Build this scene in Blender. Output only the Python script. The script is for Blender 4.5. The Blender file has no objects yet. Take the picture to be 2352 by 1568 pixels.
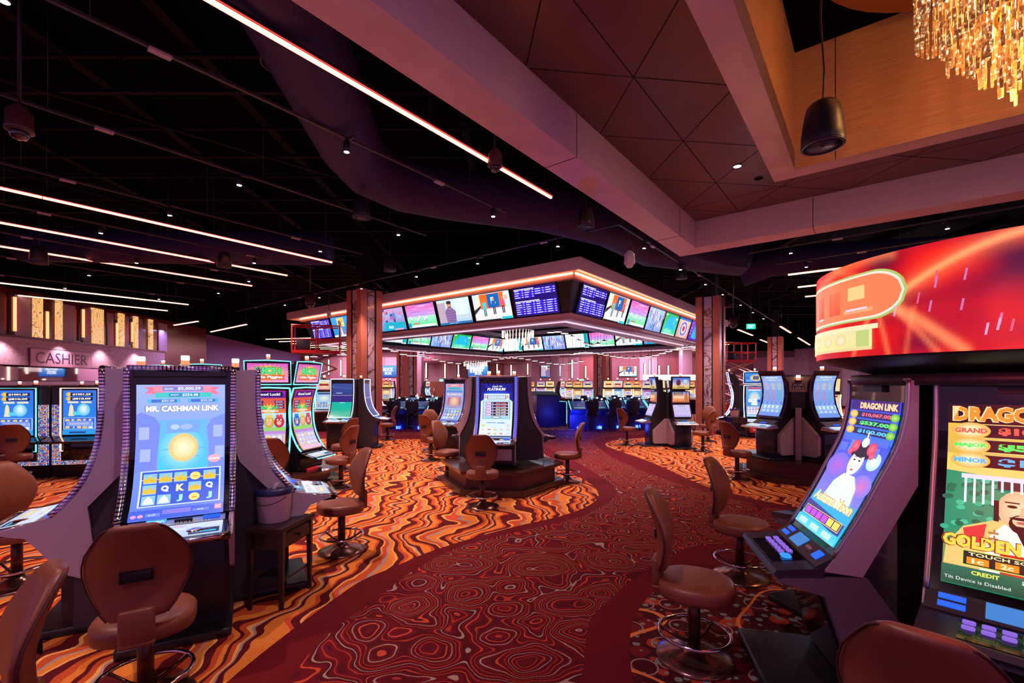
import bpy, math, random
from mathutils import Vector, Matrix
S = bpy.context.scene
COL = S.collection
sin, cos, pi, R_ = math.sin, math.cos, math.pi, math.radians

# ------------------------------------------------------------------ camera, world, exposure
cam = bpy.data.cameras.new('camera')
cam.sensor_width = 36.0
cam.lens = 1060 / 2352 * 36.0
cam.shift_y = 96 / 2352
cam.clip_start = 0.05
cam_o = bpy.data.objects.new('camera', cam)
cam_o.location = (0, 0, 1.75)
cam_o.rotation_euler = (pi / 2, 0, 0)
COL.objects.link(cam_o)
S.camera = cam_o
S.view_settings.view_transform = 'Standard'
S.view_settings.look = 'None'
S.view_settings.exposure = 0.0
S.view_settings.gamma = 1.0
S.view_settings.use_curve_mapping = False
W = bpy.data.worlds.new('room_glow')
S.world = W
W.use_nodes = True
W.node_tree.nodes['Background'].inputs[0].default_value = (0.44, 0.18, 0.50, 1)
W.node_tree.nodes['Background'].inputs[1].default_value = 0.85
S.cycles.max_bounces = 5
S.cycles.diffuse_bounces = 3
S.cycles.glossy_bounces = 3
S.cycles.transmission_bounces = 4
S.cycles.caustics_reflective = False
S.cycles.caustics_refractive = False
S.cycles.sample_clamp_indirect = 4.0
S.cycles.use_denoising = True

# ------------------------------------------------------------------ grid of the ceiling (turned 38 degrees)
GR = Vector((sin(R_(38)), cos(R_(38)), 0))
GL = Vector((-cos(R_(38)), sin(R_(38)), 0))
def G(u, v, z=0.0):
    p = GR * u + GL * v
    return Vector((p.x, p.y, z))
def hd(a):                       # heading: 0 looks at -Y, positive turns to +X
    return Vector((sin(R_(a)), -cos(R_(a)), 0))

# ------------------------------------------------------------------ colour helpers
def s2l(c):
    return c / 12.92 if c <= 0.04045 else ((c + 0.055) / 1.055) ** 2.4
def C(h, g=1.0):
    h = h.lstrip('#')
    if len(h) == 3: h = ''.join(x * 2 for x in h)
    return tuple(s2l(int(h[i:i + 2], 16) / 255) * g for i in (0, 2, 4))

MATS = {}
def mat(name, col, rough=0.5, metal=0.0, spec=0.5, emit=None, es=1.0, sample=True, coat=0.0):
    if name in MATS: return MATS[name]
    m = bpy.data.materials.new(name); m.use_nodes = True
    b = m.node_tree.nodes['Principled BSDF']
    c = C(col) if isinstance(col, str) else col
    b.inputs['Base Color'].default_value = (*c, 1)
    b.inputs['Roughness'].default_value = rough
    b.inputs['Metallic'].default_value = metal
    b.inputs['Specular IOR Level'].default_value = spec
    b.inputs['Coat Weight'].default_value = coat
    if emit is not None:
        e = C(emit) if isinstance(emit, str) else emit
        b.inputs['Emission Color'].default_value = (*e, 1)
        b.inputs['Emission Strength'].default_value = es
        if not sample: m.cycles.emission_sampling = 'NONE'
    MATS[name] = m
    return m
def nt(m): return m.node_tree.nodes, m.node_tree.links, m.node_tree.nodes['Principled BSDF']
def N(nodes, typ, **kw):
    n = nodes.new(typ)
    for k, v in kw.items(): setattr(n, k, v)
    return n
def mth(nodes, links, op, a, b=None, c=None):
    n = nodes.new('ShaderNodeMath'); n.operation = op
    for i, x in enumerate((a, b, c)):
        if x is None: continue
        if isinstance(x, (int, float)): n.inputs[i].default_value = x
        else: links.new(x, n.inputs[i])
    return n.outputs[0]
def mixc(nodes, links, f, a, b):
    n = nodes.new('ShaderNodeMix'); n.data_type = 'RGBA'
    for i, x in ((0, f), (6, a), (7, b)):
        if isinstance(x, (int, float)): n.inputs[i].default_value = x
        elif isinstance(x, tuple): n.inputs[i].default_value = (*x, 1) if len(x) == 3 else x
        else: links.new(x, n.inputs[i])
    return n.outputs[2]
def ramp(nodes, links, fac, stops, mode='CONSTANT'):
    n = nodes.new('ShaderNodeValToRGB'); n.color_ramp.interpolation = mode
    el = n.color_ramp.elements
    while len(el) < len(stops): el.new(0.5)
    for e, (p, c) in zip(el, stops):
        e.position = p; e.color = (*c, 1)
    links.new(fac, n.inputs[0])
    return n.outputs[0]
def pos(nodes): return nodes.new('ShaderNodeNewGeometry').outputs['Position']

# ------------------------------------------------------------------ mesh builder
class MB:
    def __init__(s): s.v = []; s.f = []; s.sm = []; s.mi = []
    def add(s, V, F, smooth=False, m=0):
        o = len(s.v); s.v += [tuple(p) for p in V]
        for f in F:
            s.f.append([i + o for i in f]); s.sm.append(smooth); s.mi.append(m)
        return s
    def box(s, c, d, rz=0.0, M=None, m=0):
        x, y, z = d[0] / 2, d[1] / 2, d[2] / 2
        V = [Vector((a * x, b * y, e * z)) for a in (-1, 1) for b in (-1, 1) for e in (-1, 1)]
        T = Matrix.Translation(Vector(c)) @ Matrix.Rotation(rz, 4, 'Z')
        if M is not None: T = M
        s.add([T @ p for p in V], [(0, 1, 3, 2), (4, 6, 7, 5), (0, 4, 5, 1), (2, 3, 7, 6), (0, 2, 6, 4), (1, 5, 7, 3)], m=m)
        return s
    def loft(s, rings, cap=True, closed=True, smooth=True, m=0):
        n = len(rings[0]); V = [p for r in rings for p in r]; F = []
        for i in range(len(rings) - 1):
            for j in range(n if closed else n - 1):
                k = (j + 1) % n
                F.append((i * n + j, i * n + k, (i + 1) * n + k, (i + 1) * n + j))
        if cap: F += [tuple(reversed(range(n))), tuple((len(rings) - 1) * n + j for j in range(n))]
        return s.add(V, F, smooth, m)
    def rbox(s, c, d, r=0.02, rv=None, seg=3, rz=0.0, smooth=True, m=0):
        """box with rounded vertical edges and softened top and bottom"""
        rv = r if rv is None else rv
        cx, cy, cz = c; T = Matrix.Rotation(rz, 3, 'Z')
        def ring(ins, z):
            hx, hy = d[0] / 2 - ins, d[1] / 2 - ins; rr = max(rv - ins, 0.002); out = []
            for q, (sx, sy) in enumerate(((1, 1), (-1, 1), (-1, -1), (1, -1))):
                for i in range(seg + 1):
                    a = q * pi / 2 + i / seg * pi / 2
                    p = T @ Vector((sx * (hx - rr) + rr * cos(a), sy * (hy - rr) + rr * sin(a), 0))
                    out.append((cx + p.x, cy + p.y, z))
            return out
        z0, z1 = cz - d[2] / 2, cz + d[2] / 2
        R = [ring(r, z0), ring(r * .3, z0 + r * .3), ring(0, z0 + r), ring(0, z1 - r), ring(r * .3, z1 - r * .3), ring(r, z1)]
        return s.loft(R, smooth=smooth, m=m)
    def lathe(s, prof, n=20, c=(0, 0, 0), M=None, smooth=True, cap=True, m=0):
        rings = []
        for r, z in prof:
            ring = [Vector((r * cos(2 * pi * j / n), r * sin(2 * pi * j / n), z)) for j in range(n)]
            if M is not None: ring = [M @ p for p in ring]
            rings.append([(p[0] + c[0], p[1] + c[1], p[2] + c[2]) for p in ring])
        return s.loft(rings, cap=cap, smooth=smooth, m=m)
    def tube(s, path, r, n=8, closed=False, smooth=True, m=0):
        P = [Vector(p) for p in path]; rings = []; L = len(P)
        up = None
        for i, p in enumerate(P):
            a = P[(i - 1) % L] if closed or i > 0 else p
            b = P[(i + 1) % L] if closed or i < L - 1 else p
            t = (b - a).normalized()
            if up is None:
                up = Vector((0, 0, 1)) if abs(t.z) < .9 else Vector((1, 0, 0))
            x = t.cross(up)
            if x.length < 1e-4: x = t.cross(Vector((1, .3, 0)))
            x.normalize(); y = x.cross(t).normalized(); up = y
            rings.append([p + (x * cos(2 * pi * j / n) + y * sin(2 * pi * j / n)) * r for j in range(n)])
        if closed: rings.append(rings[0])
        return s.loft(rings, cap=not closed, smooth=smooth, m=m)
    def prism(s, poly, z0, z1, M=None, m=0):
        """poly in xy, extruded in z"""
        n = len(poly)
        V = [Vector((x, y, z0)) for x, y in poly] + [Vector((x, y, z1)) for x, y in poly]
        if M is not None: V = [M @ p for p in V]
        F = [tuple(reversed(range(n))), tuple(range(n, 2 * n))] + [(i, (i + 1) % n, n + (i + 1) % n, n + i) for i in range(n)]
        return s.add(V, F, m=m)
    def prof(s, poly, x0, x1, m=0):
        """side profile of (d, z) points, d forward (towards -Y), extruded along x"""
        n = len(poly)
        V = [(x0, -d, z) for d, z in poly] + [(x1, -d, z) for d, z in poly]
        F = [tuple(range(n)), tuple(reversed(range(n, 2 * n)))] + [((i + 1) % n, i, n + i, n + (i + 1) % n) for i in range(n)]
        return s.add(V, F, m=m)
    def sheet(s, curve, x0, x1, off=0.0, t=0.015, m=0, smooth=True):
        """a sheet that follows a side curve (top to bottom), its face 'off' in front of it"""
        fr, bk = [], []
        for (d, z), (nd, nz) in zip(curve, normals(curve)):
            fr.append((d + nd * off, z + nz * off)); bk.append((d + nd * (off - t), z + nz * (off - t)))
        rings = []
        for f, b in zip(fr, bk):
            rings.append([(x0, -f[0], f[1]), (x1, -f[0], f[1]), (x1, -b[0], b[1]), (x0, -b[0], b[1])])
        return s.loft(rings, smooth=False, m=m)
    def build(s, name, material, parent=None, loc=None, rz=None):
        me = bpy.data.meshes.new(name)
        me.from_pydata(s.v, [], s.f)
        me.polygons.foreach_set('use_smooth', s.sm)
        ms = material if isinstance(material, (list, tuple)) else [material]
        for q in ms: me.materials.append(q)
        me.polygons.foreach_set('material_index', s.mi)
        me.update()
        o = bpy.data.objects.new(name, me); COL.objects.link(o)
        if parent is not None: o.parent = parent
        if loc is not None: o.location = loc
        if rz is not None: o.rotation_euler = (0, 0, rz)
        return o
def normals(curve):
    out = []
    for i in range(len(curve)):
        a = curve[max(i - 1, 0)]; b = curve[min(i + 1, len(curve) - 1)]
        td, tz = b[0] - a[0], b[1] - a[1]; l = math.hypot(td, tz) or 1
        out.append((-tz / l, td / l))
    return out
def fine(curve, n=6):
    """Catmull-Rom refinement of a (d, z) curve"""
    out = []
    for i in range(len(curve) - 1):
        p0 = curve[max(i - 1, 0)]; p1 = curve[i]; p2 = curve[i + 1]; p3 = curve[min(i + 2, len(curve) - 1)]
        for k in range(n):
            t = k / n
            out.append(tuple(.5 * ((2 * p1[c]) + (-p0[c] + p2[c]) * t + (2 * p0[c] - 5 * p1[c] + 4 * p2[c] - p3[c]) * t * t + (-p0[c] + 3 * p1[c] - 3 * p2[c] + p3[c]) * t ** 3) for c in (0, 1)))
    out.append(curve[-1])
    return out
def lerp(a, b, t): return tuple(x + (y - x) * t for x, y in zip(a, b))

# ------------------------------------------------------------------ things, parts, copies
def tag(o, label=None, cat=None, group=None, kind=None):
    if label: o['label'] = label
    if cat: o['category'] = cat
    if group: o['group'] = group
    if kind: o['kind'] = kind
    return o
def thing(name, label, cat, loc=(0, 0, 0), rz=0.0, group=None):
    o = bpy.data.objects.new(name, None); COL.objects.link(o)
    o.empty_display_size = .1
    o.location = loc; o.rotation_euler = (0, 0, rz)
    return tag(o, label, cat, group)
def copy_tree(o, parent=None):
    c = o.copy(); COL.objects.link(c)
    if parent is not None: c.parent = parent
    for ch in list(o.children): copy_tree(ch, c)
    return c
def dup(o, loc, rz, label=None, group=None):
    c = copy_tree(o); c.location = loc; c.rotation_euler = (0, 0, rz)
    if label: c['label'] = label
    if group: c['group'] = group
    elif 'group' in c and label: del c['group']
    return c
ORD = ['first', 'second', 'third', 'fourth', 'fifth', 'sixth', 'seventh', 'eighth', 'ninth', 'tenth', 'eleventh', 'twelfth', 'thirteenth', 'fourteenth', 'fifteenth', 'sixteenth', 'seventeenth', 'eighteenth', 'nineteenth', 'twentieth']
ORD += ['twenty-' + x for x in ORD[:9]]
def light(name, typ, loc, energy, col, parent=None, **kw):
    l = bpy.data.lights.new(name, typ); l.energy = energy; l.color = col
    for k, v in kw.items(): setattr(l, k, v)
    o = bpy.data.objects.new(name, l); COL.objects.link(o); o.location = loc
    if parent is not None: o.parent = parent
    return o

# ------------------------------------------------------------------ lit pictures (screens): one mesh per screen, colours per vertex
def screen_mat():
    m = bpy.data.materials.new('lit_screen'); m.use_nodes = True
    nodes, links, b = nt(m)
    a = N(nodes, 'ShaderNodeAttribute', attribute_name='Col')
    b.inputs['Base Color'].default_value = (0.005, 0.005, 0.006, 1)
    b.inputs['Roughness'].default_value = 0.25
    links.new(a.outputs['Color'], b.inputs['Emission Color'])
    b.inputs['Emission Strength'].default_value = 1.0
    return m
SCREEN = screen_mat()
_txt = {}
def glyphs(s, bold=0.0, shear=0.0):
    k = (s, bold, shear)
    if k not in _txt:
        cu = bpy.data.curves.new('lettering', 'FONT'); cu.body = s; cu.resolution_u = 2; cu.offset = bold; cu.shear = shear
        o = bpy.data.objects.new('lettering', cu); COL.objects.link(o)
        me = o.to_mesh()
        V = [(v.co.x, v.co.y) for v in me.vertices]; F = [tuple(p.vertices) for p in me.polygons]
        o.to_mesh_clear()
        bpy.data.objects.remove(o); bpy.data.curves.remove(cu)
        if V:
            x0 = min(v[0] for v in V); x1 = max(v[0] for v in V); y0 = min(v[1] for v in V); y1 = max(v[1] for v in V)
            V = [((x - x0) / (x1 - x0 or 1), (y - y0) / (y1 - y0 or 1)) for x, y in V]
            _txt[k] = (V, F, (x1 - x0) / (y1 - y0 or 1))
        else: _txt[k] = ([], [], 1)
    return _txt[k]
class Pic:
    """picture drawn on a side curve: u left to right, v bottom to top (0..1)"""
    def __init__(s, curve, w, step=0.0002, gain=1.0):
        s.c = curve; s.w = w; s.n = normals(curve); s.k = 0; s.step = step; s.gain = gain
        s.L = [0.0]
        for a, b in zip(curve, curve[1:]): s.L.append(s.L[-1] + math.hypot(b[0] - a[0], b[1] - a[1]))
        s.v = []; s.f = []; s.col = []; s.flat = len(curve) == 2; s.h = s.L[-1]
    def P(s, u, v, k):
        t = (1 - v) * s.L[-1]; i = 0
        while i < len(s.L) - 2 and s.L[i + 1] < t: i += 1
        q = (t - s.L[i]) / (s.L[i + 1] - s.L[i] or 1)
        d = lerp(s.c[i], s.c[i + 1], q); n = lerp(s.n[i], s.n[i + 1], q)
        o = k * s.step
        return ((u - .5) * s.w, -(d[0] + n[0] * o), d[1] + n[1] * o)
    def raw(s, V, F, cols):
        o = len(s.v)
        s.v += [s.P(u, v, s.k) for u, v in V]
        s.f += [tuple(i + o for i in f) for f in F]
        s.col += [tuple(x * s.gain for x in c) for c in cols]
        s.k += 1
        return s
    def rect(s, u0, v0, u1, v1, c, c2=None):
        """c at the bottom, c2 at the top"""
        c = C(c) if isinstance(c, str) else c
        c2 = c if c2 is None else (C(c2) if isinstance(c2, str) else c2)
        n = 1 if s.flat else max(1, int(math.ceil(abs(v1 - v0) * 32)))
        V, F, K = [], [], []
        for i in range(n + 1):
            t = i / n; v = v0 + (v1 - v0) * t
            V += [(u0, v), (u1, v)]; K += [lerp(c, c2, t)] * 2
            if i: F.append((2 * i - 2, 2 * i - 1, 2 * i + 1, 2 * i))
        return s.raw(V, F, K)
    def ell(s, cu, cv, ru, rv, c, c2=None, n=20, a0=0):
        """ellipse; c at the centre, c2 at the rim"""
        c = C(c) if isinstance(c, str) else c
        c2 = c if c2 is None else (C(c2) if isinstance(c2, str) else c2)
        m = 1 if s.flat or rv < .04 else 3 if rv < .10 else 6
        V = [(cu, cv)]; F = []; K = [c]
        for q in range(1, m + 1):
            V += [(cu + ru * q / m * cos(2 * pi * j / n + a0), cv + rv * q / m * sin(2 * pi * j / n + a0)) for j in range(n)]; K += [lerp(c, c2, q / m)] * n
            for j in range(n):
                k = (j + 1) % n
                F.append((0, j + 1, k + 1) if q == 1 else (1 + (q - 2) * n + j, 1 + (q - 1) * n + j, 1 + (q - 1) * n + k, 1 + (q - 2) * n + k))
        return s.raw(V, F, K)
    def star(s, cu, cv, r0, r1, asp, n, c, c2):
        V = [(cu, cv)]; c = C(c); c2 = C(c2); K = [c]
        for j in range(2 * n):
            r = r1 if j % 2 == 0 else r0
            V.append((cu + r * cos(pi * j / n), cv + r * asp * sin(pi * j / n))); K.append(c2)
        return s.raw(V, [(0, j + 1, (j + 1) % (2 * n) + 1) for j in range(2 * n)], K)
    def poly(s, pts, c):
        c = C(c) if isinstance(c, str) else c
        if s.flat: return s.raw(pts, [tuple(range(len(pts)))], [c] * len(pts))
        def clip(P, v, keep):
            out = []
            for i in range(len(P)):
                a, b = P[i - 1], P[i]; ia, ib = (a[1] - v) * keep >= 0, (b[1] - v) * keep >= 0
                if ia != ib:
                    t = (v - a[1]) / (b[1] - a[1]); out.append((a[0] + (b[0] - a[0]) * t, v))
                if ib: out.append(b)
            return out
        v0 = min(p[1] for p in pts); v1 = max(p[1] for p in pts); n = max(1, int(math.ceil((v1 - v0) * 32)))
        V, F = [], []
        for k in range(n):
            a, b = v0 + (v1 - v0) * k / n, v0 + (v1 - v0) * (k + 1) / n
            Q = clip(clip(list(pts), a, 1), b, -1)
            if len(Q) > 2: F.append(tuple(range(len(V), len(V) + len(Q)))); V += Q
        return s.raw(V, F, [c] * len(V))
    def text(s, t, u0, v0, u1, v1, c, bold=0.02, edge=None, shear=0.0):
        c = C(c) if isinstance(c, str) else c
        if edge:
            e = C(edge) if isinstance(edge, str) else edge
            V, F, _ = glyphs(t, bold + .035, shear)
            du, dv = (u1 - u0) * .012, (v1 - v0) * .06
            s.raw([(u0 - du + x * (u1 - u0 + 2 * du), v0 - dv + y * (v1 - v0 + 2 * dv)) for x, y in V], F, [e] * len(V))
        V, F, _ = glyphs(t, bold, shear)
        return s.raw([(u0 + x * (u1 - u0), v0 + y * (v1 - v0)) for x, y in V], F, [c] * len(V))
    def build(s, name, parent=None, loc=None):
        me = bpy.data.meshes.new(name); me.from_pydata(s.v, [], s.f)
        a = me.color_attributes.new('Col', 'FLOAT_COLOR', 'POINT')
        flat = []
        for c in s.col: flat += [c[0], c[1], c[2], 1.0]
        a.data.foreach_set('color', flat)
        me.materials.append(SCREEN); me.update()
        o = bpy.data.objects.new(name, me); COL.objects.link(o)
        if parent is not None: o.parent = parent
        if loc is not None: o.location = loc
        return o
# ------------------------------------------------------------------ materials
BLACK = mat('black_metal', (0.012, 0.012, 0.016), .38)
BLACKG = mat('black_gloss', (0.006, 0.006, 0.009), .12, coat=.5)
CHAR = mat('charcoal_plastic', (0.03, 0.028, 0.04), .42)
SILVER = mat('silver_paint', (0.46, 0.39, 0.47), .36, metal=.1)
STEEL = mat('brushed_steel', (0.55, 0.52, 0.56), .3, metal=.9)
CHROME = mat('chrome', (0.75, 0.72, 0.74), .1, metal=1)
GREYP = mat('grey_panel', (0.44, 0.36, 0.42), .5)
WHITEP = mat('white_plastic', (0.75, 0.72, 0.74), .4)
NAVY = mat('navy_lid', (0.02, 0.025, 0.11), .3)
DARKWOOD = mat('dark_stained_wood', (0.045, 0.016, 0.012), .3, coat=.3)
POLE = mat('bronze_pole', (0.10, 0.035, 0.02), .3, metal=.6)
DISC = mat('bronze_disc', (0.22, 0.12, 0.10), .22, metal=.85)
REDP = mat('red_paint', (0.55, 0.015, 0.012), .4)
DUCT = mat('dark_duct', (0.035, 0.026, 0.095), .6, spec=.2)
NAVYF = mat('navy_fabric', (0.012, 0.012, 0.05), .6)
DESK = mat('navy_desk', (0.02, 0.025, 0.13), .4)
MIRROR = mat('mirror', (0.8, 0.75, 0.8), .03, metal=1)
GLASSD = mat('dark_dome', (0.02, 0.02, 0.03), .05, coat=1)
def glow(name, col, s, sample=True): return mat(name, (.02, .02, .02), .5, emit=C(col) if isinstance(col, str) else col, es=s, sample=sample)
STRIP = glow('warm_led_strip', (1.0, .17, .13), 7)
STRIPY = glow('pale_led_strip', (1.0, .55, .32), 5)
COVE = glow('cove_led', (1.0, .30, .13), 16)
NEON = glow('red_neon', (1.0, .13, .05), 6)
WALLED = glow('wall_led', (1.0, .50, .40), 5)
WHITEL = glow('white_lamp', (1.0, .9, .85), 25)
SPOTL = glow('spot_lens', (1.0, .88, .75), 40)
CYANL = glow('cyan_led', (.14, .66, .76), 2.0)
BLUEL = glow('blue_led', (.05, .06, 1.0), 3.2)
ICE = glow('white_led_edge', (.75, .85, 1.0), 2.0)
VIOL = glow('violet_led', (.36, .17, .95), .75)
ORNL = glow('orange_lamp', (1.0, .22, .10), 1.6)
BLUEB = glow('blue_button', (.01, .13, 1.0), 1.1)
GREENS = glow('green_exit', (.02, .8, .45), 1.6)
BLUEGLOW = glow('blue_under_light', (.02, .06, 1.0), 14)
WARMC = glow('warm_crystal_core', (1.0, .45, .12), 9)

def leather(name, base):
    m = mat(name, base, .42)
    n, l, b = nt(m)
    tx = N(n, 'ShaderNodeTexNoise'); tx.inputs['Scale'].default_value = 9; tx.inputs['Detail'].default_value = 4
    tc = N(n, 'ShaderNodeTexCoord'); l.new(tc.outputs['Object'], tx.inputs['Vector'])
    l.new(mixc(n, l, tx.outputs[0], tuple(x * .72 for x in base), tuple(x * 1.3 for x in base)), b.inputs['Base Color'])
    t2 = N(n, 'ShaderNodeTexNoise'); t2.inputs['Scale'].default_value = 160; l.new(tc.outputs['Object'], t2.inputs['Vector'])
    bp = N(n, 'ShaderNodeBump'); bp.inputs['Strength'].default_value = .12; bp.inputs['Distance'].default_value = .002
    l.new(t2.outputs[0], bp.inputs['Height']); l.new(bp.outputs[0], b.inputs['Normal'])
    return m
LEATHER = leather('brown_leather', (0.215, 0.066, 0.032))
def woodmat(name, a, b_, sc=(1, 1, 14), rough=.45):
    m = mat(name, a, rough)
    n, l, b = nt(m)
    tc = N(n, 'ShaderNodeTexCoord'); mp = N(n, 'ShaderNodeMapping'); mp.inputs['Scale'].default_value = sc
    l.new(tc.outputs['Object'], mp.inputs[0])
    tx = N(n, 'ShaderNodeTexNoise'); tx.inputs['Scale'].default_value = 3; tx.inputs['Detail'].default_value = 5
    l.new(mp.outputs[0], tx.inputs['Vector'])
    l.new(ramp(n, l, tx.outputs[0], [(.3, a), (.7, b_)], 'LINEAR'), b.inputs['Base Color'])
    return m
BEAMW = woodmat('pale_beam_laminate', (0.60, 0.46, 0.54), (0.72, 0.56, 0.62), (.6, .6, 18))
WELLW = woodmat('amber_veneer', (0.42, 0.20, 0.095), (0.58, 0.30, 0.15), (.8, .8, 22))
PANELW = woodmat('coffer_panel_brown', (0.115, 0.058, 0.052), (0.15, 0.076, 0.066), (.5, .5, .5), .3)
COLW = woodmat('column_cherry', (0.50, 0.15, 0.085), (0.66, 0.23, 0.14), (26, 26, .5), .35)
FASCIA = woodmat('canopy_fascia', (0.74, 0.66, 0.74), (0.80, 0.72, 0.79), (1, 1, 1), .6)
FINW = woodmat('dark_red_fin', (0.10, 0.018, 0.015), (0.16, 0.03, 0.022), (16, 16, .6), .25)
LILAC = mat('lilac_panel', (0.42, 0.30, 0.42), .55)
LILACW = mat('lilac_wall', (0.26, 0.20, 0.50), .7)
def marble():
    m = mat('veined_marble', (.3, .2, .2), .18, coat=.3)
    n, l, b = nt(m); p = N(n, 'ShaderNodeTexCoord').outputs['Object']
    tx = N(n, 'ShaderNodeTexNoise'); tx.inputs['Scale'].default_value = 1.1; tx.inputs['Detail'].default_value = 2; tx.inputs['Distortion'].default_value = 1.2
    l.new(p, tx.inputs['Vector'])
    f = mth(n, l, 'FRACT', mth(n, l, 'MULTIPLY', tx.outputs[0], 7.0))
    l.new(ramp(n, l, f, [(0, (.72, .58, .66)), (.3, (.56, .42, .49)), (.46, (.14, .07, .06)), (.56, (.48, .28, .20)), (.75, (.74, .62, .69)), (1, (.62, .47, .55))], 'LINEAR'), b.inputs['Base Color'])
    return m
MARBLE = marble()
def onyx():
    m = mat('lit_onyx', (.1, .06, .03), .3)
    n, l, b = nt(m); p = N(n, 'ShaderNodeTexCoord').outputs['Object']
    tx = N(n, 'ShaderNodeTexNoise'); tx.inputs['Scale'].default_value = 1.3; tx.inputs['Detail'].default_value = 2; tx.inputs['Distortion'].default_value = .8
    l.new(p, tx.inputs['Vector'])
    f = mth(n, l, 'FRACT', mth(n, l, 'MULTIPLY', tx.outputs[0], 11.0))
    l.new(ramp(n, l, f, [(0, (.9, .45, .15)), (.38, (.95, .56, .24)), (.5, (.22, .06, .012)), (.62, (.9, .40, .12)), (1, (.9, .47, .17))], 'LINEAR'), b.inputs['Emission Color'])
    b.inputs['Emission Strength'].default_value = 1.0
    return m
ONYX = onyx()
def scales():
    m = mat('scallop_wall', (.4, .3, .36), .6)
    n, l, b = nt(m)
    v = N(n, 'ShaderNodeTexVoronoi'); v.inputs['Scale'].default_value = 7
    l.new(pos(n), v.inputs['Vector'])
    l.new(ramp(n, l, v.outputs['Distance'], [(0, (.42, .28, .38)), (.6, (.62, .45, .55)), (1, (.36, .24, .33))], 'LINEAR'), b.inputs['Base Color'])
    return m
SCALES = scales()
def ledwall():
    m = mat('pixel_led_panel', (.01, .01, .012), .4)
    n, l, b = nt(m); p = N(n, 'ShaderNodeTexCoord').outputs['Object']
    sx = N(n, 'ShaderNodeSeparateXYZ'); l.new(p, sx.inputs[0])
    K = 42.0
    ux = mth(n, l, 'MULTIPLY', sx.outputs[0], K); uz = mth(n, l, 'MULTIPLY', sx.outputs[2], K)
    a = mth(n, l, 'SUBTRACT', mth(n, l, 'FRACT', ux), .5); c = mth(n, l, 'SUBTRACT', mth(n, l, 'FRACT', uz), .5)
    r = mth(n, l, 'SQRT', mth(n, l, 'ADD', mth(n, l, 'MULTIPLY', a, a), mth(n, l, 'MULTIPLY', c, c)))
    on = mth(n, l, 'LESS_THAN', r, .36)
    cb = N(n, 'ShaderNodeCombineXYZ'); l.new(mth(n, l, 'FLOOR', ux), cb.inputs[0]); l.new(mth(n, l, 'FLOOR', uz), cb.inputs[2])
    w = N(n, 'ShaderNodeTexWhiteNoise'); l.new(cb.outputs[0], w.inputs['Vector'])
    col = ramp(n, l, w.outputs['Value'], [(0, (.10, .12, .8)), (.25, (.9, .25, .20)), (.5, (.75, .70, .75)), (.72, (.25, .55, .8)), (.86, (.8, .45, .55))])
    l.new(col, b.inputs['Emission Color'])
    l.new(mth(n, l, 'MULTIPLY', on, 1.6), b.inputs['Emission Strength'])
    return m
LEDWALL = ledwall()
def sign_mat():
    """the red moving picture on the round sign: object x = angle, z = height"""
    m = mat('red_led_sign', (.01, .01, .01), .4)
    n, l, b = nt(m); p = N(n, 'ShaderNodeTexCoord').outputs['Object']
    tx = N(n, 'ShaderNodeTexNoise'); tx.inputs['Scale'].default_value = 1.7; tx.inputs['Detail'].default_value = 2; tx.inputs['Distortion'].default_value = .6
    l.new(p, tx.inputs['Vector'])
    col = ramp(n, l, tx.outputs[0], [(.40, (.035, .003, .03)), (.50, (.20, .003, .012)), (.58, (.62, .006, .006)), (.68, (1.0, .02, .008))], 'LINEAR')
    l.new(col, b.inputs['Emission Color']); b.inputs['Emission Strength'].default_value = 1.0
    return m
SIGNRED = sign_mat()

# carpets -----------------------------------------------------------
def carpet_base(name):
    m = mat(name, (.3, .01, .02), .85, spec=.15)
    n, l, b = nt(m)
    P = pos(n)
    fz = N(n, 'ShaderNodeTexNoise'); fz.inputs['Scale'].default_value = 260; fz.inputs['Detail'].default_value = 1; l.new(P, fz.inputs['Vector'])
    return m, n, l, b, P, fz.outputs[0]
def finish(n, l, b, col, fz):
    k = mth(n, l, 'ADD', mth(n, l, 'MULTIPLY', fz, .9), .55)
    mx = N(n, 'ShaderNodeVectorMath', operation='SCALE'); l.new(col, mx.inputs[0]); l.new(k, mx.inputs['Scale'])
    l.new(mx.outputs[0], b.inputs['Base Color'])
def border_mat():
    m, n, l, b, P, fz = carpet_base('red_border_carpet')
    w = N(n, 'ShaderNodeTexNoise'); w.inputs['Scale'].default_value = 3; l.new(P, w.inputs['Vector'])
    finish(n, l, b, mixc(n, l, w.outputs[0], (.105, .003, .008), (.145, .005, .011)), fz); return m
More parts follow.
